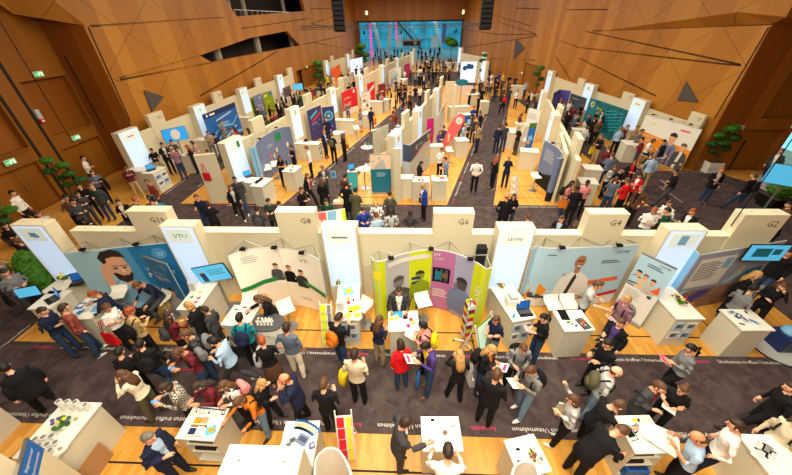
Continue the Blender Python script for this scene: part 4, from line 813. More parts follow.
rollup([(361, 93), (370, 90.5)], 2.0, 'white roll-up banner with a grey round picture right of the crimson display', 'white2', [('l', .2, .85, .5, 2, 'redsoft'), ('c', .6, .4, .16, 'slate'), ('l', .2, .62, .5, 3, 'grey')])
rollup([(367, 84), (374.5, 81)], 2.15, 'pink-red banner with white script in the left island', 'red', [('p', [(.1, .55), (.9, .75), (.9, .88), (.1, .68)], 'white'), ('l', .2, .4, .5, 3, 'redsoft')])
popup([(378, 84.5), (385.5, 83)], 1.7, 'small dark red display in the left island next to the row of visitors', 'wine', [('r', .3, .55, .7, .6, 'white')], curve=False)
popup([(389, 71), (394, 68), (401, 67)], 2.2, 'white display wall printed with a pale blue pattern before the plaza', 'white2', [('p', [(.1, .1), (.5, .1), (.6, .4), (.3, .6), (.15, .4)], 'lilac'), ('p', [(.5, .5), (.8, .4), (.9, .7), (.6, .8)], 'lblue'), ('c', .55, .35, .12, 'navy')])
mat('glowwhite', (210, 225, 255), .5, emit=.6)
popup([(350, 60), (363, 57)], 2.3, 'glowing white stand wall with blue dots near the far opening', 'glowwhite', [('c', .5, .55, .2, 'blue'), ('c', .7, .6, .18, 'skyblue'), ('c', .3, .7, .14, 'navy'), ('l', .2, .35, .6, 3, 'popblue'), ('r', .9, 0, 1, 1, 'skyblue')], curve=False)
popup([(404, 65), (410, 62.5)], 1.9, 'magenta stand wall near the plaza', 'magenta', [('l', .2, .7, .6, 2, 'white')], curve=False)
popup([(330.5, 68.5), (340, 64)], 1.9, 'orange-red display panel in the left wall row', 'vorange', [('l', .1, .9, .6, 1, 'white')], curve=False)
popup([(202, 115), (234.5, 102)], 2.35, 'large bright blue display with glowing white lines in the left wall row', 'blue', [
    ('r', 0, .86, 1, 1, 'navy'), ('c', .1, .93, .09, 'white'), ('r', .17, .9, .32, .95, 'white'), ('p', [(.05, .3), (.4, .5), (.75, .42), (.98, .62), (.98, .66), (.75, .47), (.4, .56), (.05, .36)], 'skyblue'), ('p', [(.3, .7), (.8, .78), (.8, .82), (.3, .74)], 'lblue'),
    ('p', [(.1, .08), (.3, .3), (.34, .3), (.16, .08)], 'white'), ('p', [(.45, .15), (.85, .35), (.85, .4), (.45, .2)], 'lblue'), ('r', 0, 0, 1, .08, 'navy'), ('l', .3, .6, .4, 3, 'lblue'), ('p', [(.6, .2), (.98, .12), (.98, .2), (.6, .26)], 'skyblue')], curve=False)
rollup([(245.5, 101), (253, 97)], 1.75, 'small green banner left of the small blue banner in the left wall row', 'limed', [('r', .1, .8, .4, .9, 'white'), ('l', .2, .5, .5, 3, 'lime')])
rollup([(253, 97), (261, 93.5)], 1.85, 'small blue banner between two small green banners in the left wall row', 'popblue', [('c', .7, .85, .1, 'white'), ('l', .2, .55, .6, 3, 'lblue')])
rollup([(262, 93.5), (271.5, 90.5)], 1.8, 'small green banner with a blue corner, right of the small blue banner', 'limed', [('r', .7, .8, .9, .95, 'blue'), ('r', .15, .8, .4, .88, 'white'), ('l', .2, .55, .6, 3, 'lime')])
def wall_picture(px, z, label, k, art=()):
    a, b = px; return popup([a, b], z, label, k, art, 'wall_picture', 'picture', z0=z-px_h, curve=False, frame=False)
px_h = .8; wall_picture([(142, 137.5), (154.5, 132.5)], 1.95, 'black and white photo print on the E12 partition', 'dark', [('p', [(.2, .2), (.5, .1), (.6, .5), (.4, .8)], 'lgrey'), ('p', [(.6, .3), (.9, .3), (.8, .8), (.65, .7)], 'grey')])
px_h = .9; wall_picture([(282.5, 88.5), (290, 85)], 1.9, 'brown workshop photo on the partition near the far left door', 'brown', [('p', [(.1, .2), (.9, .3), (.8, .7), (.2, .8)], 'slate')])
def tv(u, v, z, Y, rz, w, h, lab, k='screen', art=None, roll=0):
    p = UY(u, v, Y); return monitor((p.x, p.y, 0), rz, w, h, lab, k, True, p.z, 0, 'television', True, art, roll)
tv(175.3, 134.5, 0, 17.6, .9, 1.25, .72, 'television with a white globe on blue, on a stand by the E12 partition', 'screen', lambda mb, w, h: mb.ell((0, -.01, 0), (.24, .01, .28), 'white', 14, 8))
tv(298, 87, 0, 33.6, .7, 1.0, .6, 'bright blue television near the recessed door at the far left', 'screen2')
tv(212, 273.5, 0, 6.35, -.0, .98, .55, 'large television showing a blue page with a small figure, left of the white G8 display', 'screen2', lambda mb, w, h: (mb.box(-.36, -.2, -.008, -.004, -.24, .06, 'navy'), mb.box(-.32, -.24, -.008, -.004, .06, .14, 'skin'), mb.box(-.1, .4, -.008, -.004, .1, .12, 'teal'), mb.box(-.1, .34, -.008, -.004, .03, .05, 'teal'), mb.box(-.1, .38, -.008, -.004, -.04, -.02, 'teal')), -.22)
tv(789, 176, 0, 11.2, -.6, 1.2, .75, 'large blue screen on a stand at the right edge of the picture', 'screen2')
# middle island pieces
rollup([(369.5, 154.5), (390.5, 154)], 2.0, 'teal and white roll-up banner at the near end of the middle island', 'teal', [('r', 0, .62, 1, 1, 'peach'), ('p', [(.2, .62), (.75, .62), (.75, .76), (.5, .86), (.2, .68)], 'lgrey'), ('c', .45, .9, .05, 'teal2'), ('c', .62, .84, .04, 'teal2'), ('c', .15, .82, .04, 'teal2'), ('l', .3, .52, .5, 4, 'lblue')])
popup([(403, 144), (410, 145.5), (431, 129)], 2.15, 'slate grey display with white skyline and coloured bars in the middle island', 'lgrey', [
    ('r', 0, .6, .24, 1, 'slate'), ('p', [(.24, .6), (.5, .72), (.7, .78), (1, .72), (1, 1), (.24, 1)], 'slate'), ('p', [(.86, .62), (.92, .66), (.98, .9), (.92, .9)], 'orange'), ('r', .84, .84, .88, .95, 'yellow'), ('c', .38, .84, .13, 'lgrey'), ('c', .38, .84, .06, 'slate'), ('l', .46, .86, .2, 2, 'lgrey'), ('p', [(.3, .62), (.8, .74), (.8, .77), (.3, .65)], 'redsoft'), ('l', .3, .4, .4, 7, 'white2'), ('p', [(.8, .4), (.95, .42), (.95, .5), (.8, .48)], 'yellow')], curve=False)
rollup([(427, 119), (434, 118)], 2.0, 'magenta roll-up banner in the middle island left of the beach flag', 'magenta', [('l', .2, .5, .6, 2, 'white')])
rollup([(410, 121), (416.5, 119.5)], 2.0, 'pale teal banner between the two nearest blocks of the middle island', 'teal2', [('r', 0, .75, 1, 1, 'beige'), ('p', [(.2, .5), (.8, .4), (.6, .65)], 'teal')])
popup([(436, 119), (446, 101)], 2.1, 'pale pinkish display with dark red dots in the middle island behind the beach flag', 'white2', [('c', .5, .5, .12, 'wine'), ('c', .7, .75, .08, 'wine'), ('c', .3, .3, .08, 'lilac'), ('p', [(.5, .85), (.8, .85), (.7, .95)], 'grey')], curve=False)
p0, p1 = U(374, 165), U(388.5, 165.5); t = thing('glass_screen', 'grey mottled glass screen at the near tip of the middle island', 'glass screen', (p0.x, p0.y, 0)); e = math.atan2(p1.y-p0.y+1.3, p1.x-p0.x-.1)
mat('frosted', (176, 176, 166), .35, noise=.35, nscale=9); mb = MB(Matrix.Rotation(e, 4, 'Z')); mb.box(0, 1.6, 0, .03, .5, 2.0, 'frosted'); mb.build('pane', t); mb = MB(Matrix.Rotation(e, 4, 'Z'))
for x in (0, 1.56): mb.box(x, x+.04, -.01, .04, 0, 2.02, 'steel')
mb.build('frame', t)
p = U(441.5, 155); t = thing('beach_flag', 'red teardrop beach flag with a white round emblem in the middle island', 'flag', (p.x, p.y, 0))
mb = MB(); pl = [(0, 0), (.02, .4), (.1, 1.0), (.3, 1.7), (.62, 2.3), (.95, 2.52), (1.18, 2.42), (1.22, 2.1), (1.08, 1.7), (.78, 1.2), (.42, .7), (.12, .4)]
mb.add([(x, 0, z) for x, z in pl[1:]]+[(x, .02, z) for x, z in pl[1:]], [tuple(range(11)), tuple(range(11, 22))[::-1]]+[(i, 11+i, 11+(i+1) % 11, (i+1) % 11) for i in range(11)], 'redsoft')
mb.add([(.9+.2*math.cos(a*PI/8), -.006, 2.1+.22*math.sin(a*PI/8)) for a in range(16)], [tuple(range(16))], 'white').text('d', (.82, -.012, 2.02), (1, 0, 0), (0, 0, 1), .26, 'redsoft').cbox((.36, -.008, 1.1), (.1, .004, .5), 'peach'); mb.build('cloth', t)
mb = MB(); mb.tube([(0, .02, 0), (.1, .02, 1.0), (.3, .02, 1.7), (.62, .02, 2.3), (.95, .02, 2.54)], .015, 'steel', 5); mb.build('pole', t); mb = MB(); mb.tube([(0, 0, 0), (0, 0, .05)], .22, 'steel', 12); mb.build('base', t)
p = UY(462, 82.5, 30); t = thing('oval_sign', 'blue oval sign hanging on the wall of the middle island', 'sign', p); mb = MB(); mb.add([(.55*math.cos(a*PI/10), 0, .26*math.sin(a*PI/10)) for a in range(20)]+[(.55*math.cos(a*PI/10), .05, .26*math.sin(a*PI/10)) for a in range(20)], [tuple(range(20)), tuple(range(20, 40))[::-1]]+[(i, 20+i, 20+(i+1) % 20, (i+1) % 20) for i in range(20)], 'teal'); mb.build('plate', t); mb = MB(); mb.tube([(0, .05, -.2), (0, .05, -p.z)], .04, 'steel', 6); mb.build('post', t)
# right island and right wall row displays
popup([(534.5, 152), (542, 136.5), (548, 139.5), (552.6, 143.5), (556, 149)], 2.2, 'blue-violet curved display with white wavy text in the right island', 'popblue', [('r', 0, 0, 1, .34, 'dark'), ('p', [(0, .34), (.5, .34), (1, .55), (1, .34)], 'dark'), ('l', .3, .8, .4, 9, 'lgrey'), ('r', .78, .2, .9, .3, 'grey'), ('l', .3, .2, .3, 2, 'brown')], lamps=1) if False else None
popup([(545, 136), (552, 142.5), (557, 150)], 2.2, 'blue-violet curved display with white wavy text in the right island', 'popblue', [('r', 0, 0, 1, .3, 'dark'), ('p', [(.3, .3), (1, .3), (1, .5)], 'dark'), ('l', .15, .85, .5, 9, 'lgrey'), ('r', .7, .14, .9, .24, 'grey')], lamps=1, world=[tuple(U(534, 182))[:2]+(0,), tuple(U(540, 187))[:2]+(0,), tuple(U(545.5, 192))[:2]+(0,), tuple(U(548.5, 198))[:2]+(0,)])
popup(None, 2.1, 'violet rounded column display with a dark foot beside the curved blue-violet one', 'popblue', [('r', 0, 0, 1, .22, 'dark')], world=[tuple(U(544, 201))[:2]+(0,), tuple(U(547, 202.2))[:2]+(0,), tuple(U(550, 201.5))[:2]+(0,), tuple(U(551.5, 199))[:2]+(0,)])
rollup([(530, 123.5), (537.5, 123)], 2.0, 'roll-up banner with green top and blue swirl in the right island', 'blue', [('r', 0, .85, 1, 1, 'leaf2'), ('p', [(.1, .4), (.8, .5), (.6, .65), (.2, .6)], 'skyblue'), ('c', .35, .4, .1, 'orange'), ('r', 0, 0, 1, .15, 'navy')])
popup([(529, 108), (541, 111)], 2.1, 'white display with violet stripes of text in the right island', 'white2', [('l', .1, .85, .8, 6, 'lilac'), ('l', .15, .4, .6, 3, 'purple')], curve=False)
t = thing('leaning_panel', 'blank white board leaning in the right island near the seated promoter', 'board', U(513, 154)); q = U(520, 150)-U(513, 154); mb = MB(); mb.add([(0, 0, 0), (.55, .5, 0), (.95, .75, 1.6), (.4, .25, 1.6), (0.03, -.02, 0), (.58, .48, 0), (.98, .73, 1.6), (.43, .23, 1.6)], [(0, 1, 2, 3), (7, 6, 5, 4), (0, 3, 7, 4), (1, 5, 6, 2), (2, 6, 7, 3), (0, 4, 5, 1)], 'white2'); mb.build('board', t)
popup([(554, 93), (560, 89.5), (571, 91)], 2.1, 'navy display with gold figures at the far end of the right wall row', 'purple', [('r', .18, .1, .25, .8, 'beige'), ('r', .5, .1, .56, .85, 'beige'), ('r', .75, .2, .8, .7, 'orange')], curve=False)
popup([(571, 93), (587, 98.5)], 2.05, 'dark charcoal display right of the navy one in the right wall row', 'slate', [('l', .15, .85, .5, 1, 'white'), ('r', .1, .3, .9, .34, 'dgrey')], curve=False)
mat('ocean', (10, 100, 110), .5, noise=.6, nscale=2.5)
popup([(590.5, 97.5), (628.5, 110.5)], 2.15, 'teal underwater display with shoals of pale fish in the right wall row', 'ocean', [('p', [(0, 0), (.26, 0), (.22, 1), (0, 1)], 'teal'), ('c', .12, .82, .2, 'yellow'), ('c', .12, .82, .12, 'teal'), ('l', .26, .78, .16, 3, 'lime')]+[('p', [(a, b), (a+.06, b+.03), (a+.07, b+.05), (a+.01, b+.03)], 'teal2') for a, b in [(.5+.4*((i*53) % 97)/97, .25+.6*((i*31) % 89)/89) for i in range(46)]], curve=False)
popup([(646, 115), (702, 130)], 2.25, 'orange and white display with a printed couple in the right wall row', 'orange', [('p', [(0, .62), (1, .5), (1, 1), (0, 1)], 'white'), ('t', 'FORM YOUR', .1, .5, .17, 'white'), ('t', 'CAREER', .1, .4, .17, 'white'), ('t', 'ON IT', .14, .3, .17, 'white'), ('l', .12, .86, .2, 2, 'lime'), ('r', .7, .86, .86, .9, 'redsoft'),
    ('man', .64, 0, 1.75, 'popblue', 'skin', 'hairb'), ('r', .58, .0, .61, .42, 'wine'), ('r', .67, .0, .7, .42, 'wine'), ('man', .87, 0, 1.4, 'dgrey', 'skin', 'brown'), ('p', [(.82, .0), (.87, .0), (.9, .4), (.86, .44)], 'white')], curve=False, lamps=3)
# far white stand at the right of the plaza
wall_board((8.2, 57), (10.2, 50), 'white lit stand wall with blue shapes at the right of the plaza', h=2.7, th=.2)
light_tower(8.0, 57.5, -1.2, 'backlit post at the left end of the white stand right of the plaza', w=1.0, h=3.4, z0=.2, tagline=False)
light_tower(10.0, 48.5, -1.2, 'backlit post at the right end of the white stand right of the plaza', w=1.0, h=3.4, z0=.2, tagline=False)
light_tower(8.4, 40.0, -1.35, 'tall backlit panel in front of the white stand right of the plaza', w=1.0, h=3.2, z0=.2, tagline=False)
for i, (a, b) in enumerate(((.5, .3), (1.1, .35), (1.7, .3))):
    pass
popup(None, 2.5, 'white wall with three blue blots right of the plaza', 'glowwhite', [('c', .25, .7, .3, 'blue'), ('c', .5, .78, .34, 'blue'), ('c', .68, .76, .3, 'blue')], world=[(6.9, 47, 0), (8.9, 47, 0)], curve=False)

popup([(315, 213.5), (345, 209)], 2.55, 'poster with red and pale blue zigzag shapes peeking over the wall right of G8', 'vrwpale', [('p', [(0, .5), (.3, .5), (.36, 1), (0, 1)], 'redsoft'), ('p', [(.3, .5), (.5, .5), (.7, 1), (.4, 1)], 'skyblue'), ('p', [(.05, .86), (.12, .92), (.2, .84), (.27, .92), (.27, .84), (.2, .76), (.12, .84), (.05, .78)], 'white'), ('r', .88, .6, 1, 1, 'lime')], curve=False)
box_thing('display_case', 'tall dark folded display case between number board G6 and the fourth lit tower', 'case', 1.88, 2.12, 6.68, 6.9, 0, 2.1, 'dark')
# ------------------------------------------------------------------ people
CLO = dict(blk=((24, 23, 26), 'black'), dgry=((62, 61, 64), 'dark grey'), gry=((118, 118, 120), 'grey'), lgry=((176, 176, 176), 'light grey'), navy=((30, 36, 62), 'navy'), blue=((34, 62, 150), 'blue'),
    lblue=((158, 184, 212), 'light blue'), white=((232, 228, 222), 'white'), beige=((204, 190, 162), 'beige'), cream=((226, 214, 190), 'cream'), brn=((92, 60, 42), 'brown'), olive=((86, 82, 58), 'olive'), red=((204, 24, 30), 'red'),
    maroon=((104, 34, 44), 'maroon'), rust=((140, 70, 60), 'rust red'), pink=((224, 140, 140), 'pink'), mauve=((134, 96, 112), 'mauve'), teal=((24, 122, 140), 'teal'), green=((30, 70, 48), 'green'), yellow=((220, 190, 30), 'yellow'),
    orange=((206, 110, 34), 'orange'), purple=((72, 56, 120), 'purple'), tan=((176, 146, 98), 'tan'), jeans=((44, 62, 92), 'blue'), ljeans=((110, 134, 160), 'light blue'), khaki=((156, 138, 104), 'khaki'), dusty=((170, 126, 120), 'dusty pink'), slate=((88, 100, 120), 'slate blue'), plaid=((120, 112, 106), 'checked'))
HAIRC = dict(k=((20, 16, 14), 'black'), d=((48, 32, 24), 'dark'), b=((86, 56, 36), 'brown'), l=((178, 134, 82), 'blond'), r=((150, 70, 34), 'ginger'), g=((110, 102, 94), 'grey'))
SKIN = [(222, 168, 138), (214, 156, 124), (198, 140, 108)]
def cmat(k):
    if 'cloth_'+k not in MATS:
        m = mat('cloth_'+k, CLO[k][0], .85, bump=.9, bscale=9, spec=.15, noise=.14, nscale=7)
        if k == 'plaid':
            nt = m.node_tree; b = nt.nodes['Principled BSDF']; tc = nt.nodes.new('ShaderNodeTexCoord'); ch = nt.nodes.new('ShaderNodeTexChecker'); ch.inputs['Scale'].default_value = 26; ch.inputs['Color1'].default_value = (.5, .45, .38, 1); ch.inputs['Color2'].default_value = (.05, .045, .04, 1)
            nt.links.new(tc.outputs['Object'], ch.inputs['Vector']); nt.links.new(ch.outputs['Color'], b.inputs['Base Color'])
    return MATS['cloth_'+k]
def hmat(k): return MATS.get('hair_'+k) or mat('hair_'+k, HAIRC[k][0], .6, bump=.6, bscale=30, noise=.25, nscale=30)
def smat(i): return MATS.get('skin_%s' % i) or mat('skin_%s' % i, (96, 62, 46) if i == 'x' else SKIN[i], .55, spec=.3)
mat('shoe_k', (26, 24, 24), .5); mat('shoe_w', (226, 222, 214), .6); mat('shoe_b', (110, 70, 42), .5); mat('eye', (28, 22, 20), .3); mat('lips', (168, 84, 76), .5)
ARM = dict(d=((.05, -.03, -.28), (.05, .05, -.53)), h=((.07, -.02, -.27), (-.08, .22, -.22)), r=((.05, .17, -.2), (.0, .42, -.2)), f=((.1, .16, -.2), (-.09, .17, .1)), p=((.06, .07, -.26), (-.08, .28, -.1)),
    k=((.13, -.07, -.26), (.03, .05, -.46)), b=((.09, -.11, -.25), (-.1, -.17, -.42)), x=((.08, .07, -.26), (-.16, .19, -.19)), u=((.12, .14, .08), (.04, .24, .32)), t=((.1, .1, -.24), (.02, .32, -.37)), s=((.2, .06, -.18), (.34, .26, -.2)), l=((.06, .02, -.27), (.0, .26, -.34)))
POSE = dict(s0='s d d 0 4', s1='v k d 2 6', s2='s h h 3 14', s3='v p p 4 30', s4='s d h 2 8', s5='v d p 4 22', w0='w d d 5 4', w1='w h d 6 8', w2='w h h 8 16', c0='s x x 0 2', b0='s b b 0 4', r0='v t r 14 22', t0='v t t 24 28', f0='v f f 4 12', f1='v f h 4 14', g0='s h r 3 8', u0='v h u 6 10', q0='q h h 6 16', q1='q t t 18 24', t1='s l l 34 34', v0='v k k 2 6', a0='s s h 4 10', e0='w r d 10 10')
def loft(mb, secs, k, n=12):
    """secs: (centre, rx, ry, xaxis, yaxis)"""
    vs = []
    for c, rx, ry, xa, ya in secs: vs += [c+xa*(rx*math.cos(2*PI*j/n))+ya*(ry*math.sin(2*PI*j/n)) for j in range(n)]
    m = len(secs); fs = [(i*n+j, i*n+(j+1) % n, (i+1)*n+(j+1) % n, (i+1)*n+j) for i in range(m-1) for j in range(n)]+[tuple(range(n))[::-1], tuple((m-1)*n+j for j in range(n))]
    mb.add(vs, fs, k)
SLOTS = ['white', 'white2', 'lgrey', 'black', 'dark', 'eye', 'lips', 'ink']   # placeholders: skin top bottom shoes inner eye lips brow
def skeleton(pose, fem):
    legs, la, ra, lean, hp = POSE[pose].split(); lean = math.radians(float(lean)); hp = math.radians(float(hp))
    V = Vector; sit = legs == 'q'; pz = .93 if not sit else .86; J = {}
    J['pel'] = V((0, 0, pz)); Rl = Matrix.Rotation(-lean, 3, 'X')
    T = lambda p: J['pel']+Rl @ (V(p)-V((0, 0, .93)))
    sw = .165 if fem else .185
    J['waist'], J['chest'], J['neck'] = T((0, .005, 1.1)), T((0, 0, 1.3)), T((0, -.005, 1.47)); J['T'] = T; J['Rl'] = Rl; J['lean'] = lean
    J['hb'] = T((0, .01, 1.52)); Rh = Matrix.Rotation(-lean-hp, 3, 'X'); J['Rh'] = Rh; J['head'] = J['hb']+Rh @ V((0, .015, .115))
    for s, a, nm in ((-1, la, 'L'), (1, ra, 'R')):
        sh = T((s*sw, -.01, 1.42)); e, h = ARM[a]; e = V((e[0]*s, e[1], e[2])); h = V((h[0]*s, h[1], h[2])); J['sh'+nm] = sh; J['el'+nm] = sh+e*.98; J['ha'+nm] = sh+h*.98
    hx = .09
    L = {'s': [((-.1, .02, .5), (-.11, .0, .09)), ((.1, .02, .5), (.11, .0, .09))], 'v': [((-.12, .06, .5), (-.15, .1, .09)), ((.1, 0, .5), (.12, -.06, .09))],
         'w': [((-.1, .2, .52), (-.09, .34, .1)), ((.09, .04, .5), (.09, -.34, .17))], 'q': [((-.13, .4, .74), (-.13, .33, .36)), ((.13, .4, .74), (.14, .3, .36))]}[legs]
    for (k_, a_), nm in zip(L, 'LR'):
        J['hip'+nm] = J['pel']+V((-hx if nm == 'L' else hx, 0, -.03)); J['kn'+nm] = V(k_); J['an'+nm] = V(a_)
    J['sit'] = sit; return J
BC = {}
def segd(P, a, b):
    ab = b-a; t = np.clip(((P-a)@ab)/max(1e-9, ab@ab), 0, 1); return np.linalg.norm(P-(a+t[:, None]*ab), axis=1)
def body_mesh(pose, fem, cl):
    key = (pose, fem, cl)
    if key in BC: return BC[key]
    J = skeleton(pose, fem); mb = MB(); V = Vector; X = V((1, 0, 0)); T = J['T']; Yl = J['Rl'] @ V((0, 1, 0)); Xl = X
    jk = .018 if ('j' in cl or 'c' in cl) else .006; f = .93 if fem else 1.0
    sec = [(.86, .165, .115), (.93, .17, .12), (1.0, .158*f, .112), (1.1, .142*f+jk, .102), (1.22, .16*f+jk, .115+(.012 if fem else 0)), (1.33, .178*f+jk, .118+(.01 if fem else 0)), (1.41, .17*f+jk, .1), (1.46, .1, .075)]
    loft(mb, [(T((0, 0, z)), rx, ry, Xl, Yl) for z, rx, ry in sec], 'white', 16)
    if 'j' in cl or 'c' in cl:
        z0 = .8 if 'j' in cl else .5
        if not J['sit']: loft(mb, [(V((0, J['anL'].y*0, z0)), .2 if z0 > .6 else .24, .145 if z0 > .6 else .2, X, V((0, 1, 0))), (T((0, 0, .95)), .188, .138, X, Yl), (T((0, 0, 1.15)), .165*f+jk, .122, X, Yl)], 'white', 16)
    if 'k' in cl and not J['sit']: loft(mb, [(V((0, 0, .5)), .21, .17, X, V((0, 1, 0))), (V((0, 0, .75)), .195, .145, X, V((0, 1, 0))), (T((0, 0, 1.0)), .155, .115, X, Yl)], 'white', 16)
    mb.tube([T((0, 0, 1.4)), J['neck'], J['hb']+J['Rh'] @ V((0, .01, .06))], [.075, .056, .052], 'white', 10)
    sl = .012 if jk > .01 else 0
    for nm in 'LR':
        sh, el, ha = J['sh'+nm], J['el'+nm], J['ha'+nm]; ins = sh.lerp(T((0, 0, 1.38)), .3)
        mb.tube([ins, sh, sh.lerp(el, .5), el, el.lerp(ha, .45), ha.lerp(el, .12)], [.06, .064+sl, .052+sl, .043+sl, .04+sl, .03+(sl if True else 0)], 'white', 10)
        hp_, kn, an = J['hip'+nm], J['kn'+nm], J['an'+nm]; e = .014 if 'k' not in cl else 0
        mb.tube([hp_+V((0, 0, .05)), hp_.lerp(kn, .3), kn, kn.lerp(an, .35), an], [.09, .085, .057+e, .056+e, .04+e], 'white', 10)
        d = V((0, 1, 0)); mb.tube([an+V((0, -.05, -.045)), an+V((0, .02, -.04)), an+V((0, .12, -.055)), an+V((0, .18, -.062))], [.04, .045, .04, .024], 'white', 8)
    me = bpy.data.meshes.new('tmp'); me.from_pydata([tuple(v) for v in mb.v], [], mb.f); o = bpy.data.objects.new('tmp', me); COL.objects.link(o)
    r = o.modifiers.new('r', 'REMESH'); r.mode = 'VOXEL'; r.voxel_size = .0235; s = o.modifiers.new('s', 'SMOOTH'); s.factor = .6; s.iterations = 3
    dg = bpy.context.evaluated_depsgraph_get(); ev = o.evaluated_get(dg); m2 = bpy.data.meshes.new_from_object(ev)
    nv = len(m2.vertices); co = np.empty(nv*3); m2.vertices.foreach_get('co', co); co = co.reshape(-1, 3); fl = [tuple(p.vertices) for p in m2.polygons]; cen = np.array([co[list(f_)].mean(0) for f_ in fl])
    bpy.data.objects.remove(o); bpy.data.meshes.remove(me); bpy.data.meshes.remove(m2)
    A = lambda v: np.array(v); B = []
    B.append((A(T((0, 0, .98))), A(T((0, 0, 1.3))), .15, 1)); B.append((A(J['shL']), A(J['shR']), .07, 1)); B.append((A(T((0, 0, 1.475))), A(J['head']), .055, 0))
    for nm in 'LR':
        sh, el, ha = J['sh'+nm], J['el'+nm], J['ha'+nm]; B.append((A(sh), A(el), .055, 1)); B.append((A(el), A(el.lerp(ha, .8)), .045, 0 if 't' in cl else 1)); B.append((A(el.lerp(ha, .93)), A(ha), .03, 0))
        B.append((A(J['hip'+nm]), A(J['kn'+nm]), .09, 2)); B.append((A(J['kn'+nm]), A(J['an'+nm]+V((0, 0, .03))), .06, 0 if 'k' in cl else 2)); B.append((A(J['an'+nm]+V((0, 0, -.05))), A(J['an'+nm]+V((0, .15, -.05))), .04, 3))
    D = np.stack([segd(cen, a, b)-r_ for a, b, r_, s_ in B]); sl_ = np.array([b[3] for b in B])[D.argmin(0)]
    hem = .92
    if 'j' in cl: hem = .79
    if 'c' in cl: hem = .5
    if J['sit']: hem = .9
    core = (np.abs(cen[:, 0]) < .27)
    sl_[(sl_ == 2) & (cen[:, 2] > hem) & core] = 1; sl_[(sl_ == 1) & (cen[:, 2] < hem) & core & (cen[:, 2] > .3) & (np.abs(cen[:, 0]) < .2) & (np.abs(cen[:, 1]) < .16)] = 2
    if 'k' in cl: sl_[(cen[:, 2] < .98) & (cen[:, 2] > .49) & core & ((sl_ == 0) | (sl_ == 2))] = 2
    if 'i' in cl or 'j' in cl or 'c' in cl:
        un = (cen-A(J['pel']))@np.array(J['Rl'])   # inverse lean
        un[:, 2] += .93; m = (sl_ == 1) & (un[:, 1] > .055) & (un[:, 2] > .95) & (np.abs(un[:, 0]) < .018+(un[:, 2]-.95)*.13) & (un[:, 2] < 1.5); sl_[m] = 4
    hm = MB(); V_ = [V(c) for c in co]
    hm.v = V_; hm.f = [list(f_) for f_ in fl]; hm.m = [int(x) for x in sl_]; hm.mats = list(SLOTS)
    # head
    Mh = Matrix.Translation(J['head']) @ J['Rh'].to_4x4(); h = MB(Mh); hm2 = hm
    def addh(k): 
        o_ = len(hm.v); hm.v += h.v; hm.f += [[i+o_ for i in f_] for f_ in h.f]; hm.m += [k]*len(h.f); h.v, h.f, h.m = [], [], []
    h.ell((0, 0, 0), (.076, .096, .118), 'white', 18, 12)
    h.v = [Mh @ headshape(Mh.inverted() @ v) for v in h.v]; addh(0)
    h.tube([(0, .09, .02), (0, .112, -.022)], [.008, .016], 'white', 6)
    for s in (-1, 1): h.ell((s*.078, -.005, -.008), (.012, .02, .03), 'white', 6, 5)
    addh(0)
    for s in (-1, 1): h.ell((s*.029, .089, .012), (.008, .006, .0045), 'white', 6, 4)
    addh(5); h.ell((0, .096, -.052), (.024, .009, .008), 'white', 8, 4); addh(6)
    for s in (-1, 1): h.cbox((s*.03, .0925, .032), (.026, .006, .004), 'white')
    addh(7)
    # hands: palm, four unequal fingers with two bends, thumb from the side
    for nm, s in (('L', -1), ('R', 1)):
        el, ha = J['el'+nm], J['ha'+nm]; d = (ha-el).normalized(); up = V((0, 0, 1)) if abs(d.z) < .8 else V((0, 1, 0)); sd = d.cross(up).normalized(); nn = sd.cross(d).normalized()*-1
        if abs(d.z) >= .8: sd, nn = V((0, 1, 0)), V((-s, 0, 0))
        g = MB(); w0 = ha-d*.02; g.tube([w0-d*.02, w0+d*.03, w0+d*.085], [.026, .032, .034], 'white', 8)
        for q, (off, ln) in enumerate(((-.027, .062), (-.009, .074), (.009, .07), (.026, .055))):
            a = w0+d*.08+sd*off; b = a+d*ln*.5+nn*.012; c = b+d*ln*.35+nn*.03; g.tube([a, b, c], [.0095, .009, .0075], 'white', 5)
        a = w0+d*.03+sd*(-.028); b = a+d*.03-sd*.022+nn*.01; c = b+d*.028+nn*.016; g.tube([a, b, c], [.012, .0105, .008], 'white', 5)
        h.v, h.f = g.v, g.f; addh(0)
    me = bpy.data.meshes.new('body'); me.from_pydata([tuple(v) for v in hm.v], [], hm.f)
    for k in SLOTS: me.materials.append(MATS[k])
    me.polygons.foreach_set('material_index', hm.m); me.polygons.foreach_set('use_smooth', [True]*len(hm.f)); me.update()
    BC[key] = (me, J); return BC[key]
def headshape(p):
    a, b, c = p.x/.076, p.y/.096, p.z/.118
    x = p.x*(1-.26*max(0, -c)**1.2); y = p.y*(1.05 if b < 0 and c > -.2 else 1)+(.012*max(0, -c) if b > 0 else 0)-(.006 if b > .8 and 0 < c < .25 else 0); z = p.z
    return Vector((x, y, z))
HC = {}
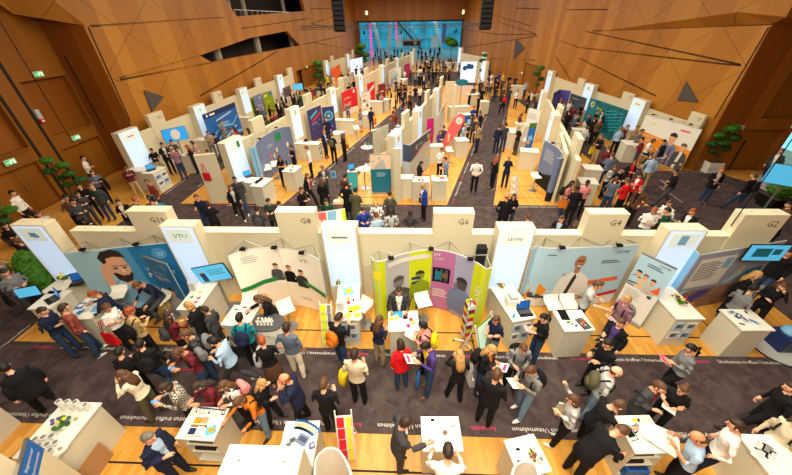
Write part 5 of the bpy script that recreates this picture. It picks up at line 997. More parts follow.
def hair_mesh(pose, fem, style):
    key = (pose, fem, style)
    if key in HC: return HC[key]
    J = skeleton(pose, fem); Mh = Matrix.Translation(J['head']) @ J['Rh'].to_4x4(); mb = MB(Mh); rnd = random.Random(len(HC)); V = Vector
    def shell(sc, jit=0, low=-.35, fl=.38):
        nu, nv = 20, 14; vs = []; fs = []
        for i in range(nv+1):
            t = PI*i/nv
            for j in range(nu):
                a = 2*PI*j/nu; q = sc*(1+rnd.uniform(-jit, jit)); vs.append(headshape(V((.076*math.sin(t)*math.cos(a), .096*math.sin(t)*math.sin(a), -.118*math.cos(t))))*q+V((0, -.004, .004)))
        for i in range(nv):
            for j in range(nu):
                t = PI*(i+.5)/nv; a = 2*PI*(j+.5)/nu; c = -math.cos(t); b = math.sin(t)*math.sin(a)
                if b > .32 and c < fl: continue
                if c < low: continue
                if abs(math.cos(a)) > .8 and c < -.12 and low > -.6: continue
                fs.append((i*nu+j, i*nu+(j+1) % nu, (i+1)*nu+(j+1) % nu, (i+1)*nu+j))
        mb.add(vs, fs, 'white')
    if style == 'bald': shell(1.03, 0, -.4, 9); mb.f = [f for f in mb.f if (Mh.inverted() @ (sum((mb.v[i] for i in f), V())/4)).z < .03]; mb.m = mb.m[:len(mb.f)]
    elif style == 'buzz': shell(1.035)
    elif style == 'short': shell(1.1, .02); mb.ell((0, .035, .085), (.062, .05, .035), 'white', 10, 6, .05)
    elif style == 'curly': shell(1.17, .06, -.3, .42); [mb.ell((.075*math.cos(a), .075*math.sin(a)-.01, .07), (.035, .035, .035), 'white', 6, 4, .15) for a in [q*PI/4 for q in range(8)]]
    elif style == 'cap': mb.ell((0, -.005, .045), (.086, .104, .088), 'white', 14, 8); mb.tube([(0, .08, .045), (0, .15, .035)], [.06, .045], 'white', 8); mb.v = mb.v
    elif style == 'long':
        shell(1.1, .02, -1, .36); loft(mb, [(V((0, -.045, .03)), .088, .06, V((1, 0, 0)), V((0, 1, 0))), (V((0, -.06, -.1)), .1, .055, V((1, 0, 0)), V((0, 1, 0))), (V((0, -.085, -.24)), .105, .045, V((1, 0, 0)), V((0, 1, 0))), (V((0, -.09, -.36)), .07, .03, V((1, 0, 0)), V((0, 1, 0)))], 'white', 12)
        for s in (-1, 1): mb.tube([(s*.072, .03, .03), (s*.088, .02, -.08), (s*.08, .01, -.2)], [.02, .028, .012], 'white', 7)
    elif style == 'bob': shell(1.12, .02, -1, .36); loft(mb, [(V((0, -.03, .0)), .092, .07, V((1, 0, 0)), V((0, 1, 0))), (V((0, -.035, -.11)), .096, .065, V((1, 0, 0)), V((0, 1, 0)))], 'white', 12)
    elif style == 'tail': shell(1.08, .01); mb.tube([(0, -.09, .04), (0, -.14, .03), (0, -.15, -.1), (0, -.12, -.22)], [.025, .035, .03, .012], 'white', 8)
    elif style == 'bun': shell(1.08, .01); mb.ell((0, -.085, .085), (.045, .045, .042), 'white', 10, 7, .04)
    o = mb.build('hair', None, True); me = o.data; bpy.data.objects.remove(o); HC[key] = me; return me
def oslot(o, i, m): o.material_slots[i].link = 'OBJECT'; o.material_slots[i].material = m
TAKEN = []; PEOPLE = []
def add_bag(t, J, kind, col, label, M_, sc):
    m = cmat(col).name; MATS[m] = cmat(col); Tl = J['T']; Rl = J['Rl']
    if kind == 'B':
        b = thing('backpack', label, 'backpack'); b.matrix_world = M_ @ Matrix.Translation(Tl((0, -.1, 1.2))) @ Rl.to_4x4()
        bm_ = MB(); bm_.ell((0, -.09, .0), (.15, .1, .22), m, 14, 10); bm_.v = [Vector((max(-.145, min(.145, v.x*1.15)), max(-.17, min(-.02, v.y)), v.z)) for v in bm_.v]; bm_.build('main_bag', b, True)
        bm_ = MB(); bm_.ell((0, -.17, -.07), (.105, .04, .1), m, 10, 7); bm_.build('front_pocket', b, True)
        for s in (-1, 1): bm_ = MB(); bm_.tube([(s*.1, -.03, .17), (s*.115, .08, .27), (s*.115, .2, .18), (s*.12, .2, .0), (s*.13, .05, -.15)], [.018]*5, 'dark', 6); bm_.build('shoulder_strap', b, True)
    elif kind == 'T' or kind == 'H':
        s = .24 if kind == 'T' else .17; b = thing('tote_bag' if kind == 'T' else 'handbag', label, 'bag'); b.matrix_world = M_ @ Matrix.Translation((.3, -.02, .95 if kind == 'T' else 1.0))
        bm_ = MB(); bm_.box(-.06, .06, -s*.8, s*.8, -s*1.6, 0, m); c = Vector((0, 0, -s)); bm_.v = [Vector((v.x*(1 if v.z < -.05 else .3), v.y, v.z)) for v in bm_.v]; bm_.build('pouch', b)
        for x in (-.02, .02): bm_ = MB(); bm_.tube([(x, -s*.5, -.02), (x-.06, -.04, .42-.02), (x-.06, .04, .42), (x, s*.5, -.02)], .011, m, 5); bm_.build('strap', b, True)
    elif kind == 'P' or kind == 'G':
        b = thing('leaflet' if kind == 'P' else 'folder', label, 'paper' if kind == 'P' else 'folder'); c = (J['haL']+J['haR'])/2; b.matrix_world = M_ @ Matrix.Translation(c+Vector((0, .13, .03))) @ Matrix.Rotation(.5, 4, 'X')
        bm_ = MB(); bm_.box(-.11, .11, -.13, .13, 0, .006, m); bm_.build('cover', b); bm_ = MB(); bm_.box(-.08, .08, .03, .09, .006, .008, 'pink' if kind == 'P' else 'white').box(-.08, .06, -.08, -.02, .006, .008, 'lgrey'); bm_.build('print', b)
    elif kind == 'F':
        b = thing('smartphone', label, 'phone'); c = (J['haL']+J['haR'])/2; b.matrix_world = M_ @ Matrix.Translation(c+Vector((0, .07, .03))) @ Matrix.Rotation(.6, 4, 'X')
        bm_ = MB(); bm_.box(-.036, .036, -.07, .07, 0, .008, 'black'); bm_.build('case', b); bm_ = MB(); bm_.box(-.032, .032, -.064, .064, .008, .009, 'screen'); bm_.build('display', b)
    elif kind == 'C':
        b = thing('folded_coat', label, 'coat'); b.matrix_world = M_ @ Matrix.Translation(J['elL'].lerp(J['haL'], .6))
        bm_ = MB(); bm_.tube([(-.02, -.1, .04), (0, 0, .07), (.03, .1, .04)], [.06, .075, .06], m, 8); bm_.tube([(-.07, 0, .02), (-.09, 0, -.25), (-.08, .02, -.48)], [.07, .09, .05], m, 8); bm_.v = [Vector((v.x, v.y*1.5, v.z)) for v in bm_.v]; bm_.build('coat_body', b, True)
        bm_ = MB(); bm_.tube([(.06, .05, .03), (.08, .06, -.2), (.07, .08, -.4)], [.045, .04, .03], m, 7); bm_.build('sleeve', b, True)
def clip16(s):
    q = s.split()[:16]
    while q[-1].strip(',') in ('the', 'a', 'in', 'of', 'at', 'to', 'by', 'and', 'with', 'behind', 'his', 'from', 'right', 'left', 'over', 'before'): q.pop()
    return ' '.join(q).strip(',')
def person(u, v, face, pose, top, inner, bottom, hair, style, label, cl='', fem=False, sc=1.0, shoes='k', skin=None, bags=(), brief=None, grp=None):
    me, J = body_mesh(pose, fem, cl); sc *= .955 if fem else 1.0
    hd = J['head']*sc; a = math.radians(face-90); p = U(u, v, hd.z); R_ = Matrix.Rotation(a, 3, 'Z'); off = R_ @ Vector((hd.x, hd.y, 0)); base = Vector((p.x-off.x, p.y-off.y, cz if True else 0))
    t = thing('person', label, 'person', base, a, grp); t.scale = (sc, sc, sc)
    o = bpy.data.objects.new('body', me); COL.objects.link(o); o.parent = t
    sk = skin if skin is not None else random.Random(int(u*7+v)).choice((0, 0, 1, 1, 2))
    for i, m in enumerate((smat(sk), cmat(top), cmat(bottom), MATS['shoe_'+shoes], cmat(inner or top), MATS['eye'], MATS['lips'], hmat(hair if hair in HAIRC else 'k'))): oslot(o, i, m)
    if style != 'none':
        h = bpy.data.objects.new('hair' if style != 'cap' else 'cap', hair_mesh(pose, fem, style)); COL.objects.link(h); h.parent = t; oslot(h, 0, hmat(hair) if hair in HAIRC else cmat(hair))
    M_ = Matrix.Translation(base) @ Matrix.Rotation(a, 4, 'Z') @ Matrix.Scale(sc, 4)
    for kind, col in bags: 
        nm = {'B': 'backpack worn by', 'T': 'tote bag carried by', 'H': 'handbag carried by', 'P': 'leaflet held by', 'G': 'folder held by', 'F': 'phone held by', 'C': 'coat over the arm of'}[kind]
        add_bag(t, J, kind, col, clip16('%s %s %s' % (CLO[col][1], nm, (brief or label).replace('person, ', 'person in '))), M_, sc)
    if J['sit']: stool(0, 0, clip16('white bar stool under the '+label.replace('person, ', 'person in ')), a+PI, .765*sc, world=base+R_ @ Vector((0, -.02, 0)))
    PEOPLE.append((base.x, base.y)); return t
def parse(txt):
    """lines: u v face pose top[/inner] bottom hair+style flags | label ; '#' sets the zone of unlabelled rows"""
    rows = []; zone = ''
    for ln in txt.strip().split('\n'):
        ln = ln.strip()
        if not ln: continue
        if ln[0] == '#': zone = ln[1:].strip(); continue
        d, _, lab = ln.partition('|'); q = d.split(); rows.append(dict(u=float(q[0]), v=float(q[1]), face=float(q[2]), pose=q[3], top=q[4].split('/')[0], inner=(q[4].split('/')+[None])[1], bottom=q[5], hair=q[6].split(':')[0], style=q[6].split(':')[1], fl=q[7:], lab=lab.strip(), zone=zone))
    names = dict(bald='bald', cap='capped', long='long-haired', tail='pony-tailed', bun='bun-haired', bob='bob-haired')
    auto = {}
    for r in rows:
        if not r['lab']:
            hc = HAIRC[r['hair']][1] if r['hair'] in HAIRC else 'dark'; h = 'bald' if r['style'] == 'bald' else hc+'-haired'; r['key'] = '%s person, %s top, %s trousers, %s' % (h, CLO[r['top']][1], CLO[r['bottom']][1], r['zone']); auto.setdefault(r['key'], []).append(r)
    ords = ['leftmost', 'second from left', 'third from left', 'fourth from left', 'fifth from left', 'sixth from left', 'seventh from left', 'eighth from left', 'ninth from left', 'tenth from left']
    for k, L in auto.items():
        L.sort(key=lambda r: r['u'])
        for i, r in enumerate(L): r['lab'] = k if len(L) == 1 else k+', '+(ords[i] if i < len(L)-1 else 'rightmost')
    for r in rows:
        cl = ''.join(f for f in r['fl'] if f in ('j', 'c', 'k', 't', 'i')); fem = 'f' in r['fl']; bags = [(f[0], f[2:]) for f in r['fl'] if len(f) > 2 and f[1] == ':' and f[0] in 'BTHPGFC']
        sh = next((f[2:] for f in r['fl'] if f.startswith('s:')), 'k'); sk = 'x' if 'X' in r['fl'] else None; sc = next((float(f[2:]) for f in r['fl'] if f.startswith('z:')), random.Random(int(r['u']*3+r['v'])).uniform(.98, 1.05))
        person(r['u'], r['v'], r['face'], r['pose'], r['top'], r['inner'], r['bottom'], r['hair'], r['style'], r['lab'], cl, fem, sc, sh, sk, bags, r['lab'])
PPL = '''
4 368 165 w0 blk blk k:short j s:b | person in black suit striding off at the far left bottom
122 375 185 f0 cream olive b:long f | woman in cream sweater photographing, olive trousers
140.5 344 115 w0 blk jeans k:short B:blk | person in black jacket stepping away, dark jeans
164.5 388 215 s3 plaid blk d:bob f F:lblue | woman in checked shirt looking down
179 353 235 s3 maroon jeans b:curly B:gry F:lblue s:b | man in maroon sweater looking down
186 335 215 s2 dgry jeans b:short B:gry | man in dark grey top behind the maroon sweater
213.5 342 185 w2 lblue dgry k:short s:w H:blk | man in pale blue jacket walking left
197.7 387 240 s3 maroon blk d:long f | long-haired woman in maroon sweater behind the magazine counter
224 386 235 s2 white blk b:long f B:pink | woman in white T-shirt with a colourful backpack
239 402 240 r0 orange ljeans b:bob f B:blk s:k | woman in orange-brown jacket leaning over the magazine counter
262 384 0 f1 blk blk l:long f | long blond-haired woman in black facing the bald man
284.6 379 190 f1 navy blk r:bald j | balding man in dark navy suit holding his hand up
323.7 384 85 s2 blk blk b:short z:1.0 | man in black jacket seen from behind near the zigzag stand
354.6 354.6 80 s5 beige blk d:short C:yellow | man in beige sweater with a yellow jacket
262 341 120 s2 blk brn r:short f k C:lgry | ginger-haired woman in black top and brown skirt
286.6 328 90 s1 slate cream d:short t s:k | man in grey-blue shirt and cream trousers by oval counter
239.6 318 100 s2 teal blk k:short B:navy | person in teal top at the give-away counter
400.4 344 110 s4 red jeans d:bob f j s:b | woman in bright red coat
425.6 347 200 s3 purple/yellow jeans k:short i P:white s:b | man in purple jacket with yellow scarf reading
423 326 165 s2 pink blk k:short f B:yellow G:white | person in pink sweater at the apple counter
379.5 320 55 s2 navy khaki b:long f s:b | woman with long brown hair and khaki trousers at apple counter
399 291 -90 l0 dgry/white dgry d:short j | man in grey suit standing behind the apple counter
459.5 355 100 f1 blk blk l:long f H:lgry | blond woman in black with a pale bag raising her arm
491.7 350 -30 s2 blk/orange jeans l:long f i B:blk P:white | blond woman with glasses and orange scarf
496 320 215 s2 navy gry b:bob f t | short-haired woman in dark blue top by the lime stand
496.7 375 60 s4 blk blk b:short j | man in black suit seen from behind in the front aisle
523 348.5 -95 s2 gry blk b:short B:blk | man in grey jacket facing the camera beside the hooded man
530.8 371 200 s3 gry ljeans b:short B:blk G:white s:w | man in grey hoodie holding a phone and booklet
543.5 318 185 s2 blk/white jeans k:tail f G:pink | woman in black blazer holding a pink booklet
573 400 160 u0 lgry blk b:bob f T:cream s:w | woman in pale grey sweater raising an arm
616 372 -20 s1 lgry ljeans b:bald i B:olive s:b | man in pale shirt with an olive backpack
620.5 323 200 s5 blk/purple jeans b:short j P:white s:w | man in purple shirt and black jacket over his arm
626.5 300 190 s5 mauve dgry l:short t B:gry P:white | blond man in mauve T-shirt near the young people banner
597.5 285.5 -40 g0 lgry navy b:short t | man in pale grey shirt explaining behind the electronics counter
690 349 165 w1 gry blk k:tail f P:pink | person in grey sweater hurrying left past the cube counter
659 387 -60 s5 dgry/maroon jeans b:short j | man in dark grey jacket talking with the woman in black dress
683 390 220 s2 blk blk b:bun f t G:white | woman in black dress with hair in a bun
618.5 405 -5 r0 blk blk b:buzz | man in black jacket leaning over the papers counter
621 431 15 t1 blk blk b:short j | man in black suit writing on the papers counter
697 438 150 p0 lblue blk b:bald t | bald man in light blue shirt holding large sheets
736 426 140 k0 white navy d:short | man in white shirt at the bottom right counter
791 388 160 w0 blk blk d:short | person in black cut off by the right edge, upper one
800 424 190 w0 beige jeans d:short B:brn | person in beige jacket cut off by the right edge, lower one
406 423 10 r1 dgry/white dgry d:short j | man in grey suit with glasses left of the bottom counter
448 452 85 t2 white dgry d:short | man in white shirt with both hands on the bottom counter
149 438 0 s4 navy/lblue navy g:short j | grey-haired man in dark suit and pale blue shirt, bottom left
5 273 -20 s2 gry dgry d:short H:blk | man in grey sweater at the left edge
-3 262 20 s2 gry dgry k:short B:blk | person in grey at the left edge partly out of the picture
5 226 -30 s2 blk blk k:long f | dark-haired woman in black at the left edge
17 242 190 s2 blk/white blk b:short j | man in black suit at the small left-edge counter
43 311.5 10 s2 navy jeans d:short s:k | man in navy jacket at the monitor counter
64.4 308.5 60 v0 rust jeans d:short s:w | man in rust red sweater at the monitor counter
93.4 295 200 r0 navy navy r:tail f | ginger-haired woman in navy blazer leaning over leaflets
138 285.5 -110 q1 navy dgry b:short z:1.02 | man in navy sweater sitting before the blue display
107 308 -10 s2 white blk b:curly f T:red t | person in white T-shirt with a red tote bag
130.4 312 80 s2 tan blk r:curly B:blk | person in patterned tan jacket with a black backpack
168.3 316 60 g0 maroon blk d:long f B:dgry | dark-haired woman in maroon reaching to the sweets counter
188.8 306 170 s2 blk navy l:bob f c | blond-haired person in black coat at the sweets counter
258 299 215 r0 blk/lblue blk b:long f j | long-haired woman in black blazer behind the give-away counter
338.8 318 60 s3 blk jeans d:short B:orange | man in black jacket at the yellow leaflets counter
608 344 190 s2 blk blk k:short | person in black partly hidden right of the electronics counter
756.4 275 -40 s2 blk/white navy l:long f j | blond-haired woman in dark blazer right of the G2 display
753 289 10 s2 gry blk k:tail f | dark-haired woman in grey sweater by the cube counter
782 286.5 230 f1 blk blk b:long f H:white | brown-haired woman in black holding hands to her face
789 253 200 w0 blk jeans k:short j | man in black jacket and jeans walking at the right edge
205 310 180 s0 dgry dgry d:short z:.9 | person in dark grey half hidden beside the sweets counter
120 352 100 s2 blk blk k:short f | person in black with hair tied, right of the red tote bag
# near the left doors
12.6 193.5 15 w0 white blk k:short | man in white shirt walking past the door at the left edge
83 158.5 30 s5 white blk k:short | man in white shirt standing before the left corner doors
92 173 -30 s2 slate blk b:short t C:blk | man in slate shirt with a black coat over his arm
92 187 -70 s5 dgry/green jeans g:short j | man in dark grey jacket and green shirt by the left crowd
65.6 198 -20 s2 brn blk k:short P:white | person in brown jacket reading at the left crowd
72.6 202 -10 s2 dgry blk k:short | black-haired person in dark grey jacket in the left crowd
77.6 194.7 -40 s2 dgry dgry d:long f | long-haired woman in grey in the left crowd
79 186.5 -60 s2 blk blk k:short | person in black at the back of the left crowd
38 214.5 -30 s2 lgry dgry b:short | head bending behind the left end tower, brown hair
86 221 200 s2 blk blk k:bob f | person in black bending just above the front wall, left of G10
125.9 168.8 -40 s3 maroon tan b:short B:maroon P:white s:w | man in dark maroon with a backpack by the brochure boxes
147.3 182 250 w0 rust dgry b:short | man in rust red sweater walking behind G10
118.3 202.3 -70 s2 blk/cream dgry d:short j | man in open black jacket behind the G10 board, left side
135.5 199.8 60 s2 dgry dgry r:short | ginger head just left above the G10 board
132 208 60 s2 brn dgry b:bob f | brown head just above the G10 board
149.2 197.9 200 s2 pink blk d:long f | woman in pink top right above the G10 board
154.5 200 140 s2 teal blk k:short | person in turquoise sweater right above the G10 board
196.5 197.5 -90 s5 navy jeans b:short t | man in navy polo shirt in the rear aisle
207.5 204 130 s2 blk blk d:bob f | person in black next to the man in navy polo shirt
230.5 188 -50 w0 blk/lgry blk b:long f j s:w | woman in black jacket walking, pale sneakers, rear aisle
234.7 179.5 -60 w0 dgry jeans k:short j s:w | man in long grey coat beside the walking woman
257 209.5 100 s2 dgry dgry k:short B:dgry | person in dark grey left of the G8 board
268.2 201.5 -80 s2 dgry/green blk k:short j | man in dark jacket and green shirt above the G8 board
279 204.5 -60 s2 dgry dgry k:short | dark head close behind the G8 board
301.5 190 -20 s2 blk blk b:short | man in black facing right, end of the left aisle
307.3 176 -20 w1 blk/pink blk b:long f j | brown-haired woman in black walking in the left aisle
321.5 180.5 90 s0 blk blk b:long f c | woman in black coat seen from behind in the left aisle
322.5 168 -60 s2 dgry/lgry dgry g:short j | man in grey suit at the mouth of the left aisle
326 202 -90 s2 green dgry d:short B:green | man in dark green jacket right of the G8 board
345.5 176.5 60 s2 brn dgry k:short | person in brown jacket near the turquoise bistro table
346.5 184.5 80 s1 blk jeans k:short c | person in long black coat in the rear aisle
355.5 190.5 80 s2 olive ljeans k:short c | person in olive grey coat in the rear aisle
389.5 194 100 s2 olive dgry d:short B:dgry | person in olive parka below the teal banner
363 210.5 -70 s2 blue jeans d:short B:white | boy in bright blue jacket behind the front wall
376 204.5 -90 s2 white/red dgry tan:cap B:tan | person in beige cap and white jacket with red collar
376 215.5 110 s2 lblue jeans b:short t | person in light blue T-shirt seen from behind
391 213 -80 s2 lgry/blk dgry k:short B:blk X | person in grey and black jacket looking down behind the wall
410.3 214 -95 s2 dgry/teal dgry k:short B:dgry X | person in dark jacket and teal scarf left of the G6 board
423 186.5 200 s2 blue/white blk l:short f j H:brn | short-haired blond woman in blue cardigan, rear aisle
477.5 160.5 85 b0 white blk b:short s:b | man in white shirt seen from behind in the right central aisle
507 197 80 s1 blk blk r:bald j | bald man in black suit right of the G6 board
514 196.5 -110 s2 blk jeans b:long f | woman in black talking to the bald man in suit
528 217.5 90 s2 brn dgry b:short | brown head just right above the fourth lit tower
561.6 219 -140 s2 blk/lblue dgry b:short j | man in black jacket bending behind the pale blue display
576 225 100 s2 lgry lgry b:bob f | person in pale grey bending left of the G4 board
572 183.5 -20 s2 pink jeans k:long f T:orange B:blk | dark-haired woman in pink with an orange bag
577.6 188 80 s2 blk blk k:short X | man in black leather jacket seen from behind, right cross aisle
587.6 183 -110 s2 pink blk k:short t X | man in pale pink shirt facing the man in leather jacket
614.2 168 -60 s2 lgry blk b:bob f | person in light grey in the circle of visitors on the right
622 170 -80 s2 blk blk k:short | black-haired person in black in the circle of visitors
616 179.8 60 v0 slate jeans b:short s:b | man in slate blue shirt seen from behind in the visitor circle
627.4 181 110 s2 red blk b:short | man in bright red sweater in the visitor circle
634.4 163 -100 s2 blk/red blk b:long f j | woman in black with a red scarf in the visitor circle
640 176 190 s2 red/white blk k:bob f j | woman in red cardigan in the visitor circle
641.3 189 200 s1 brn/blk blk g:short j | grey-haired man in brown jacket behind the G4 board
654 211 -110 s2 white jeans r:short | man in white sweater right of the G4 board
667.2 211 150 s2 green dgry k:short | person in dark green hoodie right of the G4 board
669.5 203.5 200 s2 white dgry b:short | person in white behind the green hoodie
692.5 212 190 s2 blk/white dgry r:short j P:white | ginger-haired person in black jacket behind the fifth tower
654.6 156.5 75 s1 lblue khaki g:short | grey-haired man in light blue shirt seen from behind, right
651.5 155 60 s2 green dgry b:short | person in dark green close behind the light blue shirt
676 172 170 w1 blk dgry d:short P:white | man in black jacket walking with papers, right plaza
722 170 -110 s5 blk/lgry jeans r:short j s:b P:pink | man in open black jacket standing on the right plaza
754 176 110 w0 blk jeans b:short B:blk | man with black backpack walking to the right side door
781.5 151.5 200 w0 dgry/white navy r:short j | man in grey vest entering through the right passage
789 205 160 s2 brn blk k:short | person in brown half hidden beside the large right screen
777 224 100 s2 blk blk k:short | black shape of a person just behind the G2 board
# E12 stand
151.8 150.5 -30 q0 blk khaki d:short
161.9 145 -30 s2 blk/lgry blk k:short j
171.3 142 -40 s2 dgry dgry d:short
171.6 149 150 s2 mauve jeans g:bald
187 147 190 s2 blk blk r:long f
192 143 200 s2 dusty blk d:bob f
207.6 133 -40 s2 khaki gry b:short
214 135 170 s2 navy dgry k:short
220.8 122 -10 s5 gry gry b:short
207.6 152 -20 q0 gry dgry d:short z:.95
230.3 130 180 s2 slate navy b:short
234 128.5 180 s2 red/blk blk k:long f
248 130 180 s2 dgry blk d:long f
# left island
290.8 147.5 -140 x1 blk blk k:short t
279.8 158 -40 s2 blk blk d:long f t
306.5 148.5 190 s5 white blk b:short
325.9 119 -90 s5 navy navy d:short j
324 132 -20 s5 navy/lblue navy r:short j s:b
332 135 80 s2 blk blk b:short B:limed2
341.7 135.5 160 s2 blk/pink blk b:long f H:orange
# crimson display
360.5 110.5 -40 s2 gry lgry b:bob f k
371 109 80 s5 navy navy k:short T:orange
393 113 160 s2 rust jeans d:short B:maroon
398 122.5 90 s2 lblue dgry b:short
394.4 127 60 s2 lgry dgry b:short
347.3 104 -70 s2 slate slate b:tail f
364.4 101.5 -30 s2 white lgry d:short
378.3 92 -30 s2 dgry dgry d:short
381.6 94 80 s2 dusty gry b:short
388.4 91 200 s2 yellow blk b:short B:blk
394.7 92 190 s2 tan blk d:short
389 86 190 s2 dgry dgry d:short
394 108.5 160 s2 rust jeans b:short
# left wall stands
269.4 106.5 40 s2 blk dgry b:bob f
257 107.8 80 s2 dgry dgry b:short
262.5 108 100 s2 slate dgry l:bob f
274.5 114.5 -30 s2 maroon dgry b:short
277 101 -30 s5 blk/white blk d:short j
281 104.5 30 s2 blk brn b:bob f
282.7 94.5 -60 s5 navy/white navy d:short j
286 103.5 200 s2 maroon blk k:short
291.5 91 -60 s5 navy/white dgry d:short j
293.4 95.5 80 s2 navy navy b:short
297.2 90 -90 s2 blk/white blk r:bald j
299.6 94 150 s2 green jeans d:short
305 87.5 -90 s2 navy jeans b:short
310.5 89.3 200 s2 red dgry k:long f
322 92.8 80 s2 blk dgry b:short
319.6 101.5 120 s2 navy dgry r:short
272.6 111.5 200 s2 maroon blk k:short
# near orange-red panel
327.2 75.8 -40 w0 yellow navy k:short B:blk
333 76.3 80 s2 beige beige d:short
321 82.3 -20 s2 navy blk r:long f
324.8 86.5 90 s2 blk jeans d:short
331.7 84 90 s2 brn dgry b:short
341.7 73.2 -60 s2 blk dgry d:short
348.6 71.3 -30 s5 dgry/white dgry b:short j
354 80 80 s2 blk blk k:short
349 84.5 80 s2 blk navy d:short
# left aisle crowd
401.2 102.8 0 s5 slate slate r:short j
406 107 190 s2 olive dgry r:short
415.2 103.5 190 s2 white lblue b:short
402.7 95 60 s2 navy navy b:short
398.6 87 -80 s2 blk blk k:short
402.3 87.3 -60 s2 brn blk r:long f
405.2 86.5 -100 s2 blk dgry k:bob f
410.7 88.3 -60 s2 lgry/blk blk r:long f
410.4 93 80 s2 brn blk b:short
415.6 86.5 80 s2 blk jeans d:short
420.5 87.3 -60 s2 white blk b:short
426.2 86.3 190 s2 blk/white blk l:short
428.6 82.6 -100 s2 olive blk b:short
432.7 91 80 s2 blk blk b:long f
388.5 86.8 -30 s2 dgry dgry d:short
# magenta stand
405 70.8 -60 s2 white dgry d:short
410 69 200 s2 magenta2 dgry r:short
415.6 73.3 80 s2 gry blk b:short
419.2 74.6 80 s2 blk blk d:short
424 75.2 -80 s2 blk/white blk r:short j
401.5 80.8 60 s2 brn blk d:bob f
404.7 82.8 80 s2 blk dgry b:short
396 79.8 100 s2 dgry dgry d:short
# glowing far-left stand
356 67.3 -60 s2 blk dgry d:short
361 66.3 -80 s2 lgry dgry b:short
362.8 69.2 60 s2 dgry dgry d:short
374 69.8 -20 s2 blk/white blk d:short j
365.5 71.5 90 s2 navy dgry b:short
# far plaza left
374 56 0 s2 blk blk d:short
377.5 47.5 -60 s2 blk blk d:short
381 49 20 s2 navy blk d:short
375.5 51 -60 s2 purple blk k:long f
379 55 90 s2 dgry blk b:short
381.2 57.5 -60 s2 dgry dgry d:short
387 54.5 30 s2 blk navy d:short
391 54 -90 s2 dgry blk b:short
394.3 54.6 80 s2 blk blk k:short
393 58.2 -60 s2 brn dgry r:short
388 58.8 120 s2 dgry blk d:short
394.4 48.6 -60 w0 blk blk d:short
397.6 49.4 80 s2 navy blk k:short
401.5 48.8 100 s2 blk blk d:short
405 52 -60 s2 dgry blk b:short
408.6 51.6 -90 s2 purple dgry b:short
414 53.5 90 s2 blk blk d:short
# far atrium
418.5 49.4 -60 s0 blk blk k:short
421.8 50.5 80 s0 navy blk d:short
425.8 51.4 -90 s0 blk blk d:short
430.4 48.6 90 s0 blk blk k:short
434.8 48.4 -60 s0 slate blk d:short
439.6 46.5 90 s0 navy navy k:short
438 51.6 90 s0 navy blk d:short
422 54.5 90 s0 blk blk b:short
427 55 -60 s2 dgry blk b:short
412 49 -60 s0 blk blk k:short
385 50.5 60 s0 dgry blk b:short
# far crowd
425 60 80 s2 dgry blk b:short
427.6 59.6 -80 s2 white dgry b:short
431 59.2 60 s2 blk blk d:short
436.7 59 -90 s2 gry dgry r:short
443.7 60 80 s2 navy dgry d:short
444.8 62 -60 s2 slate dgry g:short
453.3 60.7 -90 s5 blk/white blk r:short j
458.9 63.5 160 s2 brn blk b:long f
427.8 61.5 -60 s2 dgry blk d:short
429.6 65 80 s2 blk blk k:short
433 64.5 -60 s2 brn dgry b:bob f
436.7 67 90 s2 olive blk b:short
440.7 64 60 s2 tan dgry r:short
445.8 65 -90 s2 blk blk k:short
449.3 69 120 s2 brn blk b:short
441.5 67.5 -80 s2 blk/white blk b:short j
422 71.6 -80 s2 dgry blk b:short
424 66 80 s2 blk dgry d:short
438 77 -60 s2 olive dgry r:short
428.6 81.8 80 s2 dgry blk b:short
433.5 70.5 80 s2 blk blk d:short
429.5 70 -60 s2 navy blk k:short
445 70 80 s2 olive blk b:short
440.5 71 -80 s2 dgry blk k:bob f
420.5 64.5 80 s2 blk blk k:short
417 60 -60 s2 gry blk b:short
450 65.5 -60 s2 white dgry d:short
433 55.5 80 s2 blk blk d:short
440 56.5 -60 s2 slate dgry b:short
# far right wall
474 86.8 90 s2 dgry blk b:short
481 81 -60 s2 blk dgry k:short
485.7 75.5 90 s2 teal blk b:short
488 73 -60 s2 lblue dgry d:short
489.5 69.5 80 s2 blk blk k:short
492.6 73.8 -80 s2 white dgry b:bob f
491.6 71 100 s2 dgry blk k:short
497 75.5 -60 s2 navy blk k:short
499.6 73 90 s2 blue blk k:short
504 73.8 -80 s2 yellow blk l:short
510 75.5 90 s2 blk blk k:short
516 76.3 80 s2 dgry blk d:short
510.2 81.3 -60 s2 olive dgry b:short
487.5 79.5 80 s2 dusty dgry b:short
492.5 79 -60 s2 white blk d:long f
498 80 120 s2 blk navy b:short
504 79.5 -90 s2 dgry blk g:short
# right aisle end
482.5 88.6 90 s2 blk blk d:short
482.8 82.5 60 s2 brn blk d:long f
490.8 84.6 80 s5 dgry khaki b:short
496.5 85 -60 s2 blk jeans b:long f
503.4 87.6 90 s2 brn blk r:short
504.5 94 100 w0 dgry blk d:short B:red
510.5 88.3 80 s2 dgry/red jeans d:short
518 90.8 -90 s5 white blk b:bob f
527.3 82 -60 s2 lblue dgry b:short
529.2 93.5 170 s5 blk blk d:short j
534.3 94.5 190 s2 brn gry b:short B:tan
538 92 200 s2 khaki dgry r:short
521.8 114.8 -20 s2 brn dgry b:long f
480.3 112.3 100 s2 slate blk b:bob f B:blk
# blue tablecloth stand
470.8 93.3 -30 s2 navy blk r:short
478.4 96.5 190 s2 blk blk b:short
474.2 107.8 -70 s2 blue blk b:short
470.6 117 -40 s2 lblue dgry d:long f
474 118.8 100 s2 dgry navy b:short
459.3 117.3 60 s2 blk dgry b:short
462.2 119 80 s2 navy dgry d:short
465.3 125.3 -30 s2 lblue dgry l:short
478.3 125.5 150 s2 khaki navy d:short H:tan
# left of beach flag
444 127.3 80 s2 dgry lgry b:short
440.5 132.3 -60 s2 purple dgry b:bob f
